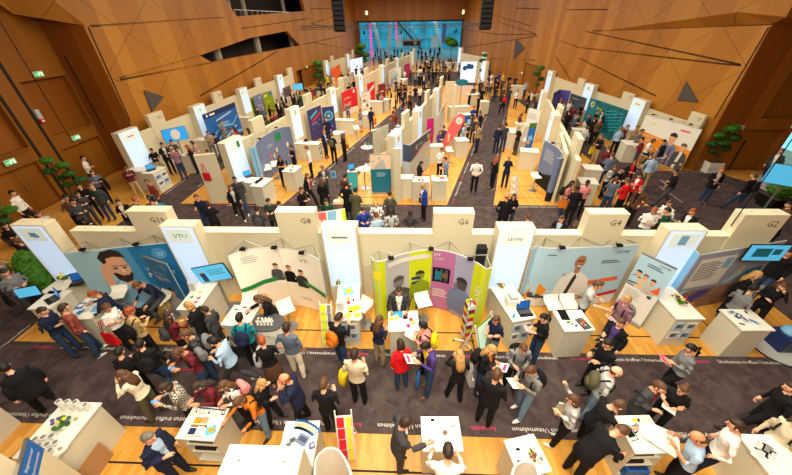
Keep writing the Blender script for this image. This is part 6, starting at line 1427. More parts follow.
441.8 150.3 -60 s2 white blk b:short
445.2 159.5 190 s2 ljeans dgry b:short
421.3 164 -20 s2 blk blk k:long f
# right island
499.2 126.8 85 s5 navy navy d:short
506 124.8 100 s5 dgry jeans k:short
518.7 128.3 200 s2 blk dgry l:short
497 159 30 s1 blk/dgry blk r:long f s:w
509 157.3 90 s2 navy navy l:tail f
# before ocean display
564.8 102.8 60 s2 khaki dgry b:short
571.2 101.8 -90 s2 white dgry b:long f
574.3 107.2 80 s2 maroon dgry b:bob f
582.8 105.6 -60 s2 blk blk b:long f
578.4 111.8 60 s2 gry dgry b:bob f
569.3 112 80 s2 blk blk k:short
577.4 116 -60 s2 slate dgry k:short
563 117.2 120 s2 dgry dgry b:short
589.5 116 150 s2 blk jeans b:long f
598 112 -60 s5 blk dgry d:short
603 112.5 190 s5 navy/lblue navy d:short j
594.5 119 80 s5 blk blk b:short
600 120.8 60 s2 brn blk l:bob f
587.2 128.3 40 s2 lgry dgry b:short
# facing orange display
601 136.5 200 s2 blk tan g:short T:yellow s:b
609 148.5 80 s2 maroon blk b:short
612.4 155.3 60 s2 slate jeans b:short
620.6 129 80 s5 lblue blk g:short
627.7 127 -60 s5 dgry/red blk b:short j
637.5 127.5 -90 s2 khaki dgry b:short
642 139.5 150 s2 maroon jeans k:short
653.3 141 -30 q0 white blk b:bob f
664 142 160 q0 blk blk k:short
642 131.5 -60 s2 gry dgry d:short
'''
for a_, b_ in (('B:limed2', 'B:olive'), ('magenta2', 'maroon'), (' x1 ', ' c0 ')): PPL = PPL.replace(a_, b_)
POSE.update(s5='s d h 2 6', l0='s l l 6 2', r1='s k r 6 14', p0='v p p 8 16', k0='v k k 4 10', t2='s t t 16 24')
parse(PPL)
# ------------------------------------------------------------------ plants
p = U(707, 171); tree(p.x, p.y, 'cloud-pruned tree in a white square planter on the right plaza', [(0, 0, 2.3, .38), (-.42, .1, 1.95, .34), (.4, .05, 1.85, .33), (-.1, -.1, 1.6, .3), (-.55, .05, 1.5, .28), (.35, .1, 1.25, .26), (-.35, 0, 1.15, .2), (.1, .1, .95, .16)], 2.4, 'white', .75, .6)
tree(-15.6, 12.6, 'cloud-pruned tree between the left doors and the left crowd', [(-.1, 0, 2.25, .27), (.35, .1, 2.0, .27), (-.2, -.1, 1.8, .24), (.4, .1, 1.6, .26), (0, .1, 1.4, .22), (.75, .1, 1.3, .26), (.1, 0, 1.1, .2)], 2.4, 'white', .6, .5)
tree(-15.2, 9.6, 'cloud-pruned tree at the left edge of the picture', [(0, 0, 1.7, .25), (-.4, .1, 1.4, .26), (.35, .1, 1.45, .25), (0, -.1, 1.1, .3)], 1.8, 'dgrey', .6, .5)
p = U(322, 97); tree(p.x, p.y, 'tall narrow tree beside the recessed far left door', [(0, 0, 3.4, .5), (.1, 0, 2.8, .45), (-.2, 0, 2.2, .5), (.3, 0, 1.7, .42), (-.1, 0, 1.2, .4)], 3.6, 'white', .8, .7)
p = U(365, 71); tree(p.x-.3, p.y, 'leafy tree at the left side of the far opening', [(0, 0, 3.6, .8), (-.5, 0, 2.8, .8), (.5, 0, 2.4, .8), (0, 0, 1.6, .8)], 3.8, 'dgrey', .9, .7)
p = U(450, 63); tree(p.x, p.y, 'round-crowned tree at the right side of the far opening', [(0, 0, 3.4, 1.2), (-.6, 0, 3.9, .8), (.5, 0, 3.1, .9)], 4.2, 'dgrey', .9, .7)
p = U(481, 84); tree(p.x, p.y, 'slim tree in a white planter against the far right wall', [(0, 0, 3.3, .4), (-.2, 0, 2.7, .45), (.25, 0, 2.2, .42), (0, 0, 1.6, .4)], 3.5, 'white', .8, .7)
p = U(534, 99); tree(p.x, p.y, 'small tree at the far door of the right wall', [(0, 0, 2.9, .42), (-.3, 0, 2.4, .4), (.25, 0, 1.9, .36), (0, 0, 1.4, .3)], 3.0, 'white', .7, .6)
def bush(x, y, label, w, z0, z1, pot, name='boxwood_shrub', mtl='leaf2'):
    t = thing(name, label, 'plant', (x, y, 0)); mb = MB(); mb.prism([(-w/2*.8, -w/2*.8), (w/2*.8, -w/2*.8), (w/2*.8, w/2*.8), (-w/2*.8, w/2*.8)], 0, z0*.4, pot).prism([(-w/2, -w/2), (w/2, -w/2), (w/2, w/2), (-w/2, w/2)], z0*.4, z0, pot, 'bark'); mb.build('planter', t)
    mb = MB(); rnd = random.Random(3); mb.ell((0, 0, (z0+z1)/2), (w*.5, w*.5, (z1-z0)*.55), mtl, 20, 14, .07)
    for i in range(110):
        a = rnd.uniform(0, 2*PI); q = rnd.uniform(.0, 1); rr = w*.5*math.sqrt(1-(2*q-1)**2*.8); c = Vector((rr*math.cos(a), rr*math.sin(a), z0+(z1-z0)*q)); d = Vector((math.cos(a), math.sin(a), rnd.uniform(-.2, .8)))*.12; s_ = Vector((-math.sin(a), math.cos(a), 0))*.045
        mb.add([c, c+d*.5+s_, c+d, c+d*.5-s_], [(0, 1, 2, 3)], mtl)
    mb.build('foliage', t); return t
p = U(769, 207); bush(p.x, p.y, 'clipped green ball in a black square planter on the right plaza', .85, .55, 1.05, 'black')
bush(-10.98, 6.7, 'dense green hedge plant behind the leftmost backlit tower', .75, .35, 1.75, 'dgrey', 'hedge_plant')
# ------------------------------------------------------------------ counters of the rows behind
def bc(u, v, rz, w, d, label, front='plain', h=1.05): p = U(u, v, h); return counter(None, label, h, front, pos=(p.x, p.y), rz=rz, wd=w, dp=d)
LA_ = math.atan2(1, .18)
bc(141, 169, 1.5, .6, 1.3, 'white counter with sweets at the foot of the nearest left wall tower'); bc(153.5, 170, 1.5, .9, .6, 'white counter with four brochure boxes near the man in maroon', 'rack')
bc(189.5, 153, 1.4, .9, .6, 'white counter in front of the television with the globe'); bc(204, 139, 1.4, .55, 1.1, 'white counter at the foot of the tower left of the blue display')
bc(244, 117, 1.4, .55, 1.1, 'white counter at the foot of the tower right of the blue display'); bc(240, 138, 1.4, .8, .6, 'white counter hidden by visitors in front of the blue display')
bc(284, 98, 1.4, .9, .7, 'white table between suited visitors near the far left television'); bc(346, 77, 1.4, 1.6, .7, 'white counter below the glowing white and blue stand'); bc(351, 72, 1.4, 1.2, .6, 'small white counter right below the glowing stand')
bc(251, 180, LA_, .6, 1.0, 'white counter with a laptop at the foot of the green-logo tower'); bc(261.5, 182, LA_, .95, .6, 'white box counter with a blue print on its side, left island')
bc(292, 168.5, LA_, .85, .65, 'white box counter with cups before the woman in black, left island'); bc(308, 142.5, LA_, .6, 1.5, 'white counter with a dark hat on it, left island', 'rack')
bc(337.5, 132.5, LA_, .8, .7, 'counter with magazines and dark blue side between suited men', lambda mb, w, d, h: mb.box(-w/2+.03, w/2-.03, -d/2+.0, -d/2+.012, .1, .95, 'navy')); bc(345, 119.5, LA_, .6, 1.5, 'white counter at the foot of the tower right of the ring display', 'rack')
bc(366.5, 113, LA_, 1.0, .7, 'white counter between the grey-dressed woman and the navy suit'); bc(375, 101, LA_, .6, 1.4, 'white counter left of the person in mauve'); bc(385.5, 99, LA_, .9, .7, 'white counter before the person in yellow'); bc(404, 79, LA_, 1.6, .7, 'white counter of the magenta stand'); bc(421, 70.5, LA_, 1.8, .8, 'white counter at the near side of the plaza')
bc(352.5, 170, 0, .45, .4, 'slim turquoise counter carrying laptops at the tip of the middle island', lambda mb, w, d, h: mb.box(-w/2, w/2, -d/2-.005, -d/2+.02, .02, 1.0, 'teal2'))
def bistro(u, v, label, h=1.08, r=.36):
    p = U(u, v, h); t = thing('bistro_table', label, 'table', (p.x, p.y, 0)); mb = MB(); mb.tube([(0, 0, h-.03), (0, 0, h)], r, 'white', 16); mb.build('top', t); mb = MB(); mb.tube([(0, 0, .02), (0, 0, h-.03)], .03, 'steel', 8); mb.build('pole', t); mb = MB(); mb.tube([(0, 0, 0), (0, 0, .025)], .24, 'steel', 16); mb.build('base', t)
bistro(364, 168.5, 'white bistro table right of the slim turquoise counter'); bistro(367, 147, 'white bistro table with bottles beside the glass screen'); bistro(376, 130.5, 'white bistro table behind the glass screen')
bc(404, 176.5, 0, .9, .5, 'long white counter top beside the end post of the middle island'); bc(421, 179, 0, .75, .6, 'white counter with a red star-shaped cloth, middle island'); bc(439.5, 178, 0, .7, .6, 'white counter with red leaflets at the corner of the middle island')
bc(434, 145, .2, 1.0, .5, 'white counter under the magenta banner'); bc(461.5, 139, .2, .75, .75, 'white box counter right of the beach flag'); bc(451, 131, .2, .8, .5, 'white counter top behind the beach flag')
bc(465, 114, .2, 1.0, .7, 'table with a dark blue cloth, middle island', lambda mb, w, d, h: mb.box(-w/2-.02, w/2+.02, -d/2-.02, -d/2+.0, .35, 1.04, 'blue').box(-w/2-.02, -w/2, -d/2-.02, d/2, .35, 1.04, 'blue'))
bc(459, 106, .2, 1.8, .6, 'long white counter with a red item, middle island'); bc(474, 93.8, .2, 1.3, .9, 'white box counter before the white stand at the right of the plaza'); bc(484, 101, .2, .8, .8, 'white counter next to the top of the right central aisle'); bc(451.5, 62.5, .2, 2.4, .8, 'white counter under the round-crowned tree')
bc(529.5, 150, -.25, .95, .65, 'white box counter with small green things, right island'); bc(511, 130, -.25, .55, 1.2, 'white counter with round front, right island'); bc(522, 123, -.25, .9, .6, 'white counter with a printed edge below the striped text display')
bc(518, 85.5, -.2, 1.4, .8, 'white counter behind the woman in white top')
bc(592.5, 167, -.2, .8, .7, 'white counter with papers behind the pale pink shirt'); bc(588, 180.5, -.2, .75, .7, 'white counter with a blue leaflet beside the pale pink shirt'); bc(580, 129, -.2, .9, .6, 'white counter right behind the nearest raised block of the right island')
bc(590, 124, -.2, .8, .6, 'white counter among visitors before the ocean display'); bc(631, 142.5, -1.75, .95, .75, 'white box counter in front of the orange display'); bc(640, 127.5, -1.6, .8, .5, 'white counter at the foot of the tower left of the orange display')
stool(267, 168, 'white stool, left one of two before the grey-blue display', .5); stool(275, 164.5, 'white stool, right one of two before the grey-blue display', .4); stool(536, 176, 'white bar stool in front of the blue-violet display', .2); stool(356.5, 128, 'white bar stool by the purple ring display', .4)
stool(449.5, 150, 'white bar stool below the red beach flag', .2); stool(525, 140, 'white bar stool behind the leaning blank board', .1)
# red bag on the end board, brochure racks
p = U(202.5, 172, 1.5); t = thing('red_bag', 'red cloth bag hanging on the white end board of the left island', 'bag', (-9.05, 12.93, 1.2)); mb = MB(); mb.prism([(-.16, -.06), (.16, -.06), (.16, 0), (-.16, 0)], 0, .36, 'red'); mb.build('pouch', t); mb = MB(); mb.tube([(-.08, -.03, .36), (-.03, -.03, .8), (.03, -.03, .8), (.08, -.03, .36)], .015, 'red', 5); mb.build('strap', t)
def zigzag(x, y, rz, label, k1='red', k2='yellow', n=4, h=1.25, w=.3):
    t = thing('brochure_stand', label, 'brochure stand', (x, y, 0), rz)
    mb = MB()
    for s in (-w/2, w/2): mb.tube([(s, -.22, .02), (s, .16, h)], .014, 'white', 5); mb.tube([(s, .3, .02), (s, .05, h*.72)], .012, 'white', 5)
    mb.tube([(-w/2, .3, .02), (w/2, .3, .02)], .012, 'white', 5); mb.build('frame', t)
    for i in range(n):
        z = .16+i*(h-.2)/n; y0 = -.2+.36*z/h; mb = MB(); mb.cbox((0, y0-.02, z+.1), (w-.02, .02, .24), 'white2', 0, -.45); mb.build('tray', t)
        mb = MB(); mb.cbox((-.055, y0-.045, z+.12), (.13, .012, .2), k1, 0, -.45).cbox((.09, y0-.045, z+.12), (.08, .012, .2), k2, 0, -.45); mb.build('brochure', t)
_z = U(349, 450); zigzag(_z.x, _z.y, .1, 'white zigzag brochure stand with red and yellow booklets, bottom centre'); zigzag(5.05, 13.85, .3, 'low stand with three tilted white leaflet trays in the right island', 'white2', 'lgrey', 3, 1.1, .36)
p = U(331, 341); zigzag(p.x, p.y, .0, 'narrow stand of lime and grey brochures left of the long counter by G8', 'lime', 'grey', 5, 1.35, .3)
p = U(347, 205); t = thing('info_sign', 'small blue sign on a thin steel pole at the mouth of the left aisle', 'sign', U(337, 201)); mb = MB(); mb.tube([(0, 0, 0), (0, 0, 1.2)], .018, 'steel', 6); mb.build('pole', t); mb = MB(); mb.cbox((0, 0, 1.35), (.24, .02, .33), 'skyblue').cbox((0, -.012, 1.37), (.1, .006, .18), 'blue'); mb.build('plate', t); mb = MB(); mb.tube([(0, 0, 0), (0, 0, .02)], .18, 'white', 12); mb.build('base', t)
# revolving magazine rack by the lime display
p = U(457, 344); t = thing('magazine_rack', 'tall revolving rack of lime and red magazines beside the lime display', 'magazine rack', (1.52, 5.3, 0), .3)
mb = MB(); mb.tube([(0, 0, .05), (0, 0, 1.65)], .02, 'steel', 6); mb.build('pole', t)
for i in range(5): mb = MB(); a = i*2*PI/5; mb.tube([(0, 0, .1), (.26*math.cos(a), .26*math.sin(a), .07)], .018, 'steel', 5); mb.ell((.27*math.cos(a), .27*math.sin(a), .03), (.03, .03, .03), 'dgrey', 6, 5); mb.build('leg', t)
for i in range(8):
    z = .5+i*.14; mb = MB()
    for q in range(4):
        a = q*PI/2; k = ('lime', 'wine', 'white2', 'red')[(i+q) % 4]; mb.cbox((.11*math.cos(a), .11*math.sin(a), z), (.15, .012, .13), k, a+PI/2)
    mb.box(-.1, .1, -.1, .1, z-.07, z-.06, 'lgrey'); mb.build('magazine_tier', t)
t = thing('easel_board', 'pale green board on a white A-frame beside the magazine rack', 'board', (1.95, 5.02, 0), .75)
mb = MB(); mb.cbox((0, 0, .62), (.6, .02, 1.0), 'limed', 0, -.3).cbox((0, -.014, .62), (.52, .006, .9), 'ltgreen', 0, -.3); mb.build('board', t); mb = MB()
for s in (-.32, .32): mb.tube([(s, -.2, 0), (s, .16, 1.18)], .018, 'white', 6); mb.tube([(s, .4, 0), (s, .16, 1.18)], .018, 'white', 6)
mb.build('frame', t)
# ------------------------------------------------------------------ things lying on the counters
def item(name, label, cat, u, v, fn, z=1.05, rz=0, group=None):
    p = U(u, v, z); t = thing(name, label, cat, (p.x, p.y, z), rz, group); fn(t); return t
def one(fn, name): 
    def f(t): mb = MB(); fn(mb); mb.build(name, t)
    return f
def laptop(label, u, v, rz, k='screen'):
    def f(t):
        mb = MB(); mb.box(-.17, .17, -.12, .12, 0, .018, 'dark').box(-.15, .15, -.03, .1, .018, .02, 'dgrey'); mb.build('keyboard', t)
        R_ = Matrix.Translation((0, .12, .02)) @ Matrix.Rotation(-.25, 4, 'X'); mb = MB(R_); mb.box(-.17, .17, 0, .012, 0, .23, 'black').box(-.155, .155, -.003, 0, .015, .215, k); mb.build('screen', t)
    return item('laptop', label, 'laptop', u, v, f, rz=rz)
def sheet(label, u, v, rz=0, w=.21, d=.29, k='white', k2=None, n=1, z=1.05, name='leaflet', group=None):
    def f(t):
        mb = MB()
        for i in range(n): mb.cbox((i*.015, i*.01, .003+i*.004), (w, d, .004), k, rz+i*.12)
        if k2: mb.cbox(((n-1)*.015, (n-1)*.01, .006+(n-1)*.004), (w*.7, d*.5, .002), k2, rz+(n-1)*.12)
        mb.build('sheets', t)
    return item(name, label, 'paper', u, v, f, z, 0, group)
def ball(label, name, cat, u, v, r, k, z=1.05, top=None):
    def f(t):
        mb = MB(); mb.ell((0, 0, r*.93), (r, r, r*.93), k, 10, 8); mb.build('flesh', t, True); mb = MB(); mb.tube([(0, 0, r*1.7), (.005, 0, r*2.2)], .004, 'bark', 4); mb.build('stem', t)
    return item(name, label, cat, u, v, f, z)
def flowers(label, u, v, s=1.0, k='pink', z=1.05):
    def f(t):
        mb = MB(); mb.tube([(0, 0, 0), (0, 0, .05*s)], [.05*s, .065*s], 'white', 10); mb.build('bowl', t)
        mb = MB(); rnd = random.Random(int(u))
        for i in range(12): a = rnd.uniform(0, 6.28); q = rnd.uniform(.02, .1)*s; mb.ell((q*math.cos(a), q*math.sin(a), rnd.uniform(.06, .14)*s), (.03*s, .03*s, .022*s), 'leaf2', 6, 4)
        mb.build('leaves', t)
        for i in range(6): a = rnd.uniform(0, 6.28); q = rnd.uniform(.02, .09)*s; mb = MB(); mb.ell((q*math.cos(a), q*math.sin(a), rnd.uniform(.13, .18)*s), (.024*s, .024*s, .02*s), (k, 'yellow', k)[i % 3], 6, 4); mb.build('blossom', t)
    return item('flower_arrangement', label, 'flowers', u, v, f, z)
p = U(34, 296, 1.05)
monitor((*U(34, 299, 1.05)[:2], 1.05), .35, .5, .3, 'light blue computer monitor, left one on the front-left counter', 'screen2', True, .26, -.1)
laptop('laptop with bright blue screen on the front-left counter', 52, 300, -.5); laptop('open dark laptop on the counter behind the front-left monitors', 78, 283, .4, 'screend')
flowers('yellow and pink flowers at the foot of the leftmost tower', 66, 281, 1.3, 'yellow'); flowers('flowers on the counter at the foot of the tower right of G4', 680, 304, 1.1, 'red'); flowers('small flower pot at the foot of the tower right of G6', 500, 288, 1.0); flowers('tiny flower glass at the foot of the tower right of G8', 338.5, 284.5, .8, 'red'); flowers('flower dish with green leaves on the bottom left counter', 67, 426, 1.4, 'purple'); flowers('pink flower on the bottom centre right counter', 532, 457, .8)
flowers('yellow flower glass on the counter at the foot of the tower right of G4', 674.5, 298.5, .8, 'orange')
for i, (u, v, rz) in enumerate(((80, 306, .2), (90, 303, -.3), (86, 311, .5), (95, 309, .1), (79, 313, -.2))): sheet(('blue leaflet at the back left', 'patterned leaflet at the back right', 'open white booklet in the middle', 'blue card at the right edge', 'blue leaflet at the front left')[i]+' of the counter before the G10 display', u, v, rz, .17, .22, ('blue', 'lgrey', 'white', 'skyblue', 'lblue')[i], ('white', 'blue', 'lgrey', None, 'blue')[i], 2)
for i, (u, v, k) in enumerate(((192, 297, 'green'), (196, 302, 'pink'), (189, 303, 'green'), (201, 292, 'yellow'), (186, 306, 'magenta'), (199, 298, 'red'))):
    def cup(t, k=k): mb = MB(); mb.tube([(0, 0, 0), (0, 0, .05)], [.04, .045], k, 8); mb.build('bowl', t); mb = MB(); mb.ell((0, 0, .05), (.038, .038, .02), 'white', 8, 5); mb.build('sweets', t)
    item('sweet_bowl', '%s sweet bowl, %s on the counter of the VTU tower' % (k, ('at the back', 'in the middle', 'at the left middle', 'nearest the tower', 'at the front', 'at the right')[i]), 'bowl', u, v, cup)
def holder(t): mb = MB(); mb.cbox((0, 0, .14), (.2, .02, .28), 'white', 0, -.2).cbox((0, -.03, .13), (.15, .01, .22), 'lgrey', 0, -.2).box(-.1, .1, -.06, .06, 0, .012, 'white'); mb.build('stand', t)
item('card_holder', 'white leaflet holder standing close to the VTU tower', 'leaflet holder', 194, 290, holder)
GV = 'white give-away figures on the G8 counters'
def fig(t): mb = MB(); mb.tube([(0, 0, 0), (0, 0, .03), (0, 0, .09)], [.028, .03, .014], 'white', 7); mb.build('base', t); mb = MB(); mb.ell((0, 0, .11), (.022, .022, .024), 'white', 7, 5); mb.build('head', t)
for i in range(14): item('white_figurine', 'small white give-away figure among others on or left of the dark oval counter top', 'figurine', 258+(i % 5)*3.4+(i//5), 325-(i//5)*3.2 if i < 10 else 321, fig, 1.0, group=GV)
for i, (u, v) in enumerate(((236, 310), (244, 308), (250, 309), (247, 314))): sheet(('stack of green-printed cards at the left', 'green-printed cards at the back', 'green-printed cards at the right', 'purple-printed cards at the front')[i]+' of the white give-away counter', u, v, .3*i, .16, .1, 'white', ('green', 'slate', 'green', 'purple')[i], 2)
for i, (u, v) in enumerate(((229, 317), (233, 320), (238, 318), (232, 314), (237, 322))):
    def tissue(t, i=i): mb = MB(); mb.ell((0, 0, .04), (.06, .05, .04), 'white', 8, 5, .2); mb.build('wrap', t)
    item('wrapped_gift', 'white wrapped gift, one of a heap on the left give-away counter', 'gift', u, v, tissue, group='white wrapped gifts')
sheet('yellow and blue leaflet at the back of the long G8 counter', 348, 291, .3, .26, .3, 'skyblue', 'lime', 2); sheet('yellow leaflet in the middle of the long G8 counter', 353, 309.5, .1, .28, .2, 'yellow', 'lime', 3); sheet('white and yellow leaflets at the front left of the long G8 counter', 347, 316, 0, .22, .28, 'white', 'yellow', 3); sheet('white and yellow leaflets at the front right of the long G8 counter', 356, 316, 0, .2, .28, 'white', 'lime', 3); item('card_holder', 'white tent card on the long G8 counter', 'leaflet holder', 341, 310, holder)
ball('yellow apple at the back of the long G8 counter', 'apple', 'fruit', 348, 299.5, .045, 'yellow'); ball('pink apple in front of the yellow one on the long G8 counter', 'apple', 'fruit', 348.7, 303.5, .045, 'pink'); ball('dark red bottle cap shaped sweet on the long G8 counter', 'sweet', 'sweet', 353.5, 300.5, .03, 'wine')
def tablet(t): mb = MB(); mb.box(-.15, .15, -.1, .1, 0, .01, 'black'); mb.build('case', t); mb = MB(); mb.box(-.135, .135, -.085, .085, .01, .012, 'screen'); mb.build('display', t)
item('tablet', 'tablet with blue screen in front of the man in grey suit', 'tablet', 396.5, 314.5, tablet)
sheet('lime booklets left on the apple counter', 393.5, 318, .3, .2, .12, 'lime', 'white', 3); sheet('black note pad on the apple counter', 405, 317, 0, .1, .14, 'dark', None, 2, name='note_pad')
ball('pink apple beside the yellow one, centre of the apple counter', 'apple', 'fruit', 411, 320.5, .045, 'pink'); ball('yellow apple on the apple counter', 'apple', 'fruit', 413.3, 323, .045, 'yellow'); ball('pink apple alone at the front of the apple counter', 'apple', 'fruit', 408.3, 326.8, .045, 'pink')
laptop('dark laptop on the long counter right of the lime display', 525, 313, .15, 'screend')
def rk(t):
    mb = MB(); mb.cbox((0, 0, .12), (.3, .25, .24), 'white'); mb.build('box', t)
    for i in range(4): mb = MB(); mb.cbox((0, .03+.0*i, .25+.02*i), (.26-.03*i, .2, .012), ('lgrey', 'white2', 'grey', 'lgrey')[i], .1*i); mb.build('booklet', t)
item('booklet_box', 'white box topped with grey booklets behind the dark laptop', 'box', 511, 305, rk)
def bottle(k, h=.2): return lambda t: (MB().tube([(0, 0, 0), (0, 0, h*.6), (0, 0, h*.75), (0, 0, h)], [.033, .033, .013, .012], k, 8).build('glass', t, True), MB().tube([(0, 0, h), (0, 0, h+.02)], .014, 'blue', 6).build('cap', t))
item('bottle', 'small blue bottle beside the dark laptop', 'bottle', 513.5, 317.5, bottle('teal2', .14))
def board(t):
    mb = MB(); mb.box(-.1, .1, -.16, .16, 0, .03, 'dgrey'); mb.build('case', t); rnd = random.Random(5)
    for i in range(9): mb = MB(); x, y = rnd.uniform(-.07, .07), rnd.uniform(-.13, .13); mb.box(x-.015, x+.015, y-.02, y+.02, .03, .05, ('red', 'leaf2', 'lgrey', 'orange')[i % 4]); mb.build('component', t)
item('circuit_board', 'electronic board in a grey case on the electronics counter', 'circuit board', 583, 324, board, rz=.3)
item('tablet', 'black tablet at the back left of the electronics counter', 'tablet', 563.5, 315, lambda t: MB().box(-.1, .1, -.16, .16, 0, .015, 'black').build('case', t))
for i, k in enumerate(('leaf2', 'orange', 'blue')): sheet('%s give-away tag on the electronics counter' % ('green', 'orange', 'blue')[i], 568+i*4, 322.5+i*1.6, .4*i, .07, .05, k, None, 2, name='tag')
for i, (u, v, k, k2) in enumerate(((731, 313, 'lgrey', 'blue'), (738, 316.5, 'slate', 'lblue'), (745, 313, 'white', 'navy'), (744, 320, 'lgrey', 'purple'), (752, 322, 'lgrey', 'blue'), (741, 325, 'white', 'slate'), (757, 325, 'white', 'skyblue'))):
    sheet('%s on the cube counter before the G2 display' % ('grey-blue leaflet at the back left', 'dark heap of leaflets in the middle', 'white leaflet at the back', 'purple card in the middle', 'blue card at the right', 'small white card at the front left', 'small blue card at the front right')[i], u, v, .5*i, .16, .1, k, k2, 3)
# right front: round display table with a model
p = U(787, 345); t = thing('round_plinth', 'round grey plinth with a dark blue model at the right edge of the front row', 'plinth', (9.55, 5.35, 0)); mb = MB(); mb.tube([(0, 0, 0), (0, 0, .06)], .6, 'dark', 24); mb.tube([(0, 0, .06), (0, 0, .1)], .62, 'lgrey', 24); mb.build('disc', t); mb = MB(); mb.box(-.25, .25, -.2, .25, .1, .55, 'navy').box(-.2, .2, -.22, -.2, .15, .45, 'slate').ell((0, .05, .6), (.22, .2, .12), 'skyblue', 10, 6); mb.build('model', t)
# bottom left mugs
MG = 'white mugs stacked on the bottom left counter'
def mug(n=3):
    def f(t):
        for i in range(n): mb = MB(); mb.tube([(0, 0, .09*i), (0, 0, .09*i+.085)], [.048, .052], 'white2', 12); mb.build('mug', t, False)
        mb = MB(); mb.tube([(0, 0, .09*n-.006), (0, 0, .09*n-.002)], .038, 'grey', 10); mb.build('opening', t)
    return f
for i, u in enumerate((64.5, 73, 81, 88)): item('mug_stack', 'stack of pale mugs in the back row on the bottom left counter, %s' % ('leftmost', 'second from left', 'third from left', 'rightmost')[i], 'mugs', u+2, 408.5+.3*i, mug(3 if i < 3 else 2))
for i, (u, v) in enumerate(((38, 441), (46, 439), (54, 438), (42, 447), (50, 446), (58, 444), (53, 452), (46, 453))): item('mug', 'pale mug among those at the front left of the bottom left counter', 'mug', u, v, mug(1), group=MG)
def plate(t): mb = MB(); mb.tube([(0, 0, 0), (0, 0, .012)], [.08, .11], 'white', 14); mb.build('dish', t); mb = MB(); mb.ell((0, 0, .03), (.04, .03, .02), 'tan', 8, 5); mb.build('snack', t)
mat('tan', (176, 146, 98)); item('plate', 'white plate with a snack behind the flower dish', 'plate', 77, 419.5, plate); item('plate', 'small saucer right of the mugs at bottom left', 'plate', 61, 449, plate)
# magazines c2
for i in range(9): sheet('dark blue booklet in the fanned row at the back of the magazine counter', 198.5+i*3.1, 409.6+i*.35, .12, .07, .1, 'navy', 'white', 1, name='booklet', group='fanned dark booklets on the magazine counter')
def tray(k1, k2):
    def f(t): mb = MB(); mb.box(-.15, .15, -.1, .1, 0, .02, 'white2').box(-.15, .15, -.1, -.085, .02, .06, 'white2').box(-.15, .15, .085, .1, .02, .06, 'white2'); mb.build('tray', t); mb = MB(); mb.box(-.12, -.01, -.07, .07, .02, .05, k1).box(.01, .12, -.07, .07, .02, .05, k2); mb.build('cards', t)
    return f
item('card_tray', 'tray with orange cards on the magazine counter', 'tray', 201, 423.5, tray('orange', 'tan')); item('card_tray', 'tray with navy cards on the magazine counter', 'tray', 197, 431, tray('navy', 'white')); sheet('pale teal folder with colour stripes on the magazine counter', 210.5, 430.5, .3, .16, .14, 'teal2', 'orange', 2); sheet('white sheet at the back left of the magazine counter', 201, 414.5, .05, .2, .14, 'white', 'lgrey', 2); sheet('white sheet at the back right of the magazine counter', 214, 416, .05, .2, .14, 'white', 'lgrey', 2)
# brochures c3
for i in range(9): sheet('blue brochure of the curved fan at the back of the bottom brochure counter', 297+i*2.3, 424.2+.12*i*i, -.12*i, .08, .17, 'blue', 'beige', 1, name='brochure', group='blue brochure fan')
sheet('large blue picture brochure in the middle of the bottom brochure counter', 302, 440, -.5, .2, .15, 'popblue', 'slate', 2); sheet('small picture card at the left of the bottom brochure counter', 287.5, 446, .1, .09, .11, 'skyblue', 'brown', 2); sheet('violet picture card at the right of the bottom brochure counter', 311.5, 446, .3, .08, .1, 'purple', 'lgrey', 2); sheet('small grey card at the upper left of the bottom brochure counter', 292, 440.5, .3, .1, .08, 'grey', 'slate', 2)
# c4, c5
def pens(t):
    for i in range(6): mb = MB(); a = -.6+i*.24; mb.tube([(.03*math.sin(a), -.02, .008), (.16*math.sin(a), -.14*math.cos(a), .008)], .005, 'white2', 5); mb.build('pen', t)
    mb = MB(); mb.cbox((0, .02, .015), (.06, .03, .03), 'black'); mb.build('holder', t)
item('pen_fan', 'fan of white pens on the bottom centre counter', 'pens', 432.5, 421.5, pens); item('pen_fan', 'fan of white pens on the bottom centre right counter', 'pens', 518, 451, pens); item('pen_fan', 'fan of dark pens at the front of the bottom centre right counter', 'pens', 519.5, 463.5, pens)
item('card_box', 'small brown card box on the bottom centre counter', 'box', 445, 433, lambda t: MB().cbox((0, 0, .02), (.07, .06, .04), 'brown', .5).build('box', t)); item('card_box', 'grey card holder at the right of the bottom centre counter', 'box', 453, 425.5, lambda t: MB().cbox((0, 0, .035), (.08, .05, .07), 'lgrey', .5).build('box', t)); sheet('white card stack left of the brown card box', 438.5, 434, .2, .06, .09, 'white', 'lgrey', 3)
item('cup', 'dark coffee in a white cup on the bottom centre right counter', 'cup', 540, 461, mug(1)); sheet('pale grey shape of a paper bag on the bottom centre right counter', 527, 443, .4, .2, .14, 'lgrey', None, 4)
# c6, c7
item('handheld_scanner', 'black device with cables on the bottom right papers counter', 'device', 629, 433, lambda t: (MB().cbox((0, 0, .02), (.1, .14, .04), 'black', .2).build('body', t), MB().tube([(0, 0, .03), (.09, .06, .01), (.1, -.1, .01), (-.04, -.14, .01)], .008, 'black', 5).build('cable', t)))
item('stapler', 'yellow and black stapler at the back of the bottom right papers counter', 'stapler', 635.5, 420.5, lambda t: (MB().box(-.06, .02, -.02, .02, 0, .03, 'yellow').build('handle', t), MB().box(.02, .06, -.02, .02, 0, .035, 'black').build('base', t)))
sheet('small grey picture card on the bottom right papers counter', 636, 426, .3, .08, .06, 'olive' if False else 'grey', None, 2); sheet('pale blue leaflet on the bottom right papers counter', 630, 426, .5, .06, .13, 'lblue', None, 2); sheet('dark blue card on the bottom right papers counter', 637.5, 433.5, .2, .07, .06, 'navy', None, 2); sheet('beige card at the back right of the bottom right papers counter', 646, 420, 0, .12, .05, 'beige', None, 2); sheet('white crumpled bag on the bottom right papers counter', 642, 437, .4, .18, .16, 'white2', None, 4, name='paper_bag')
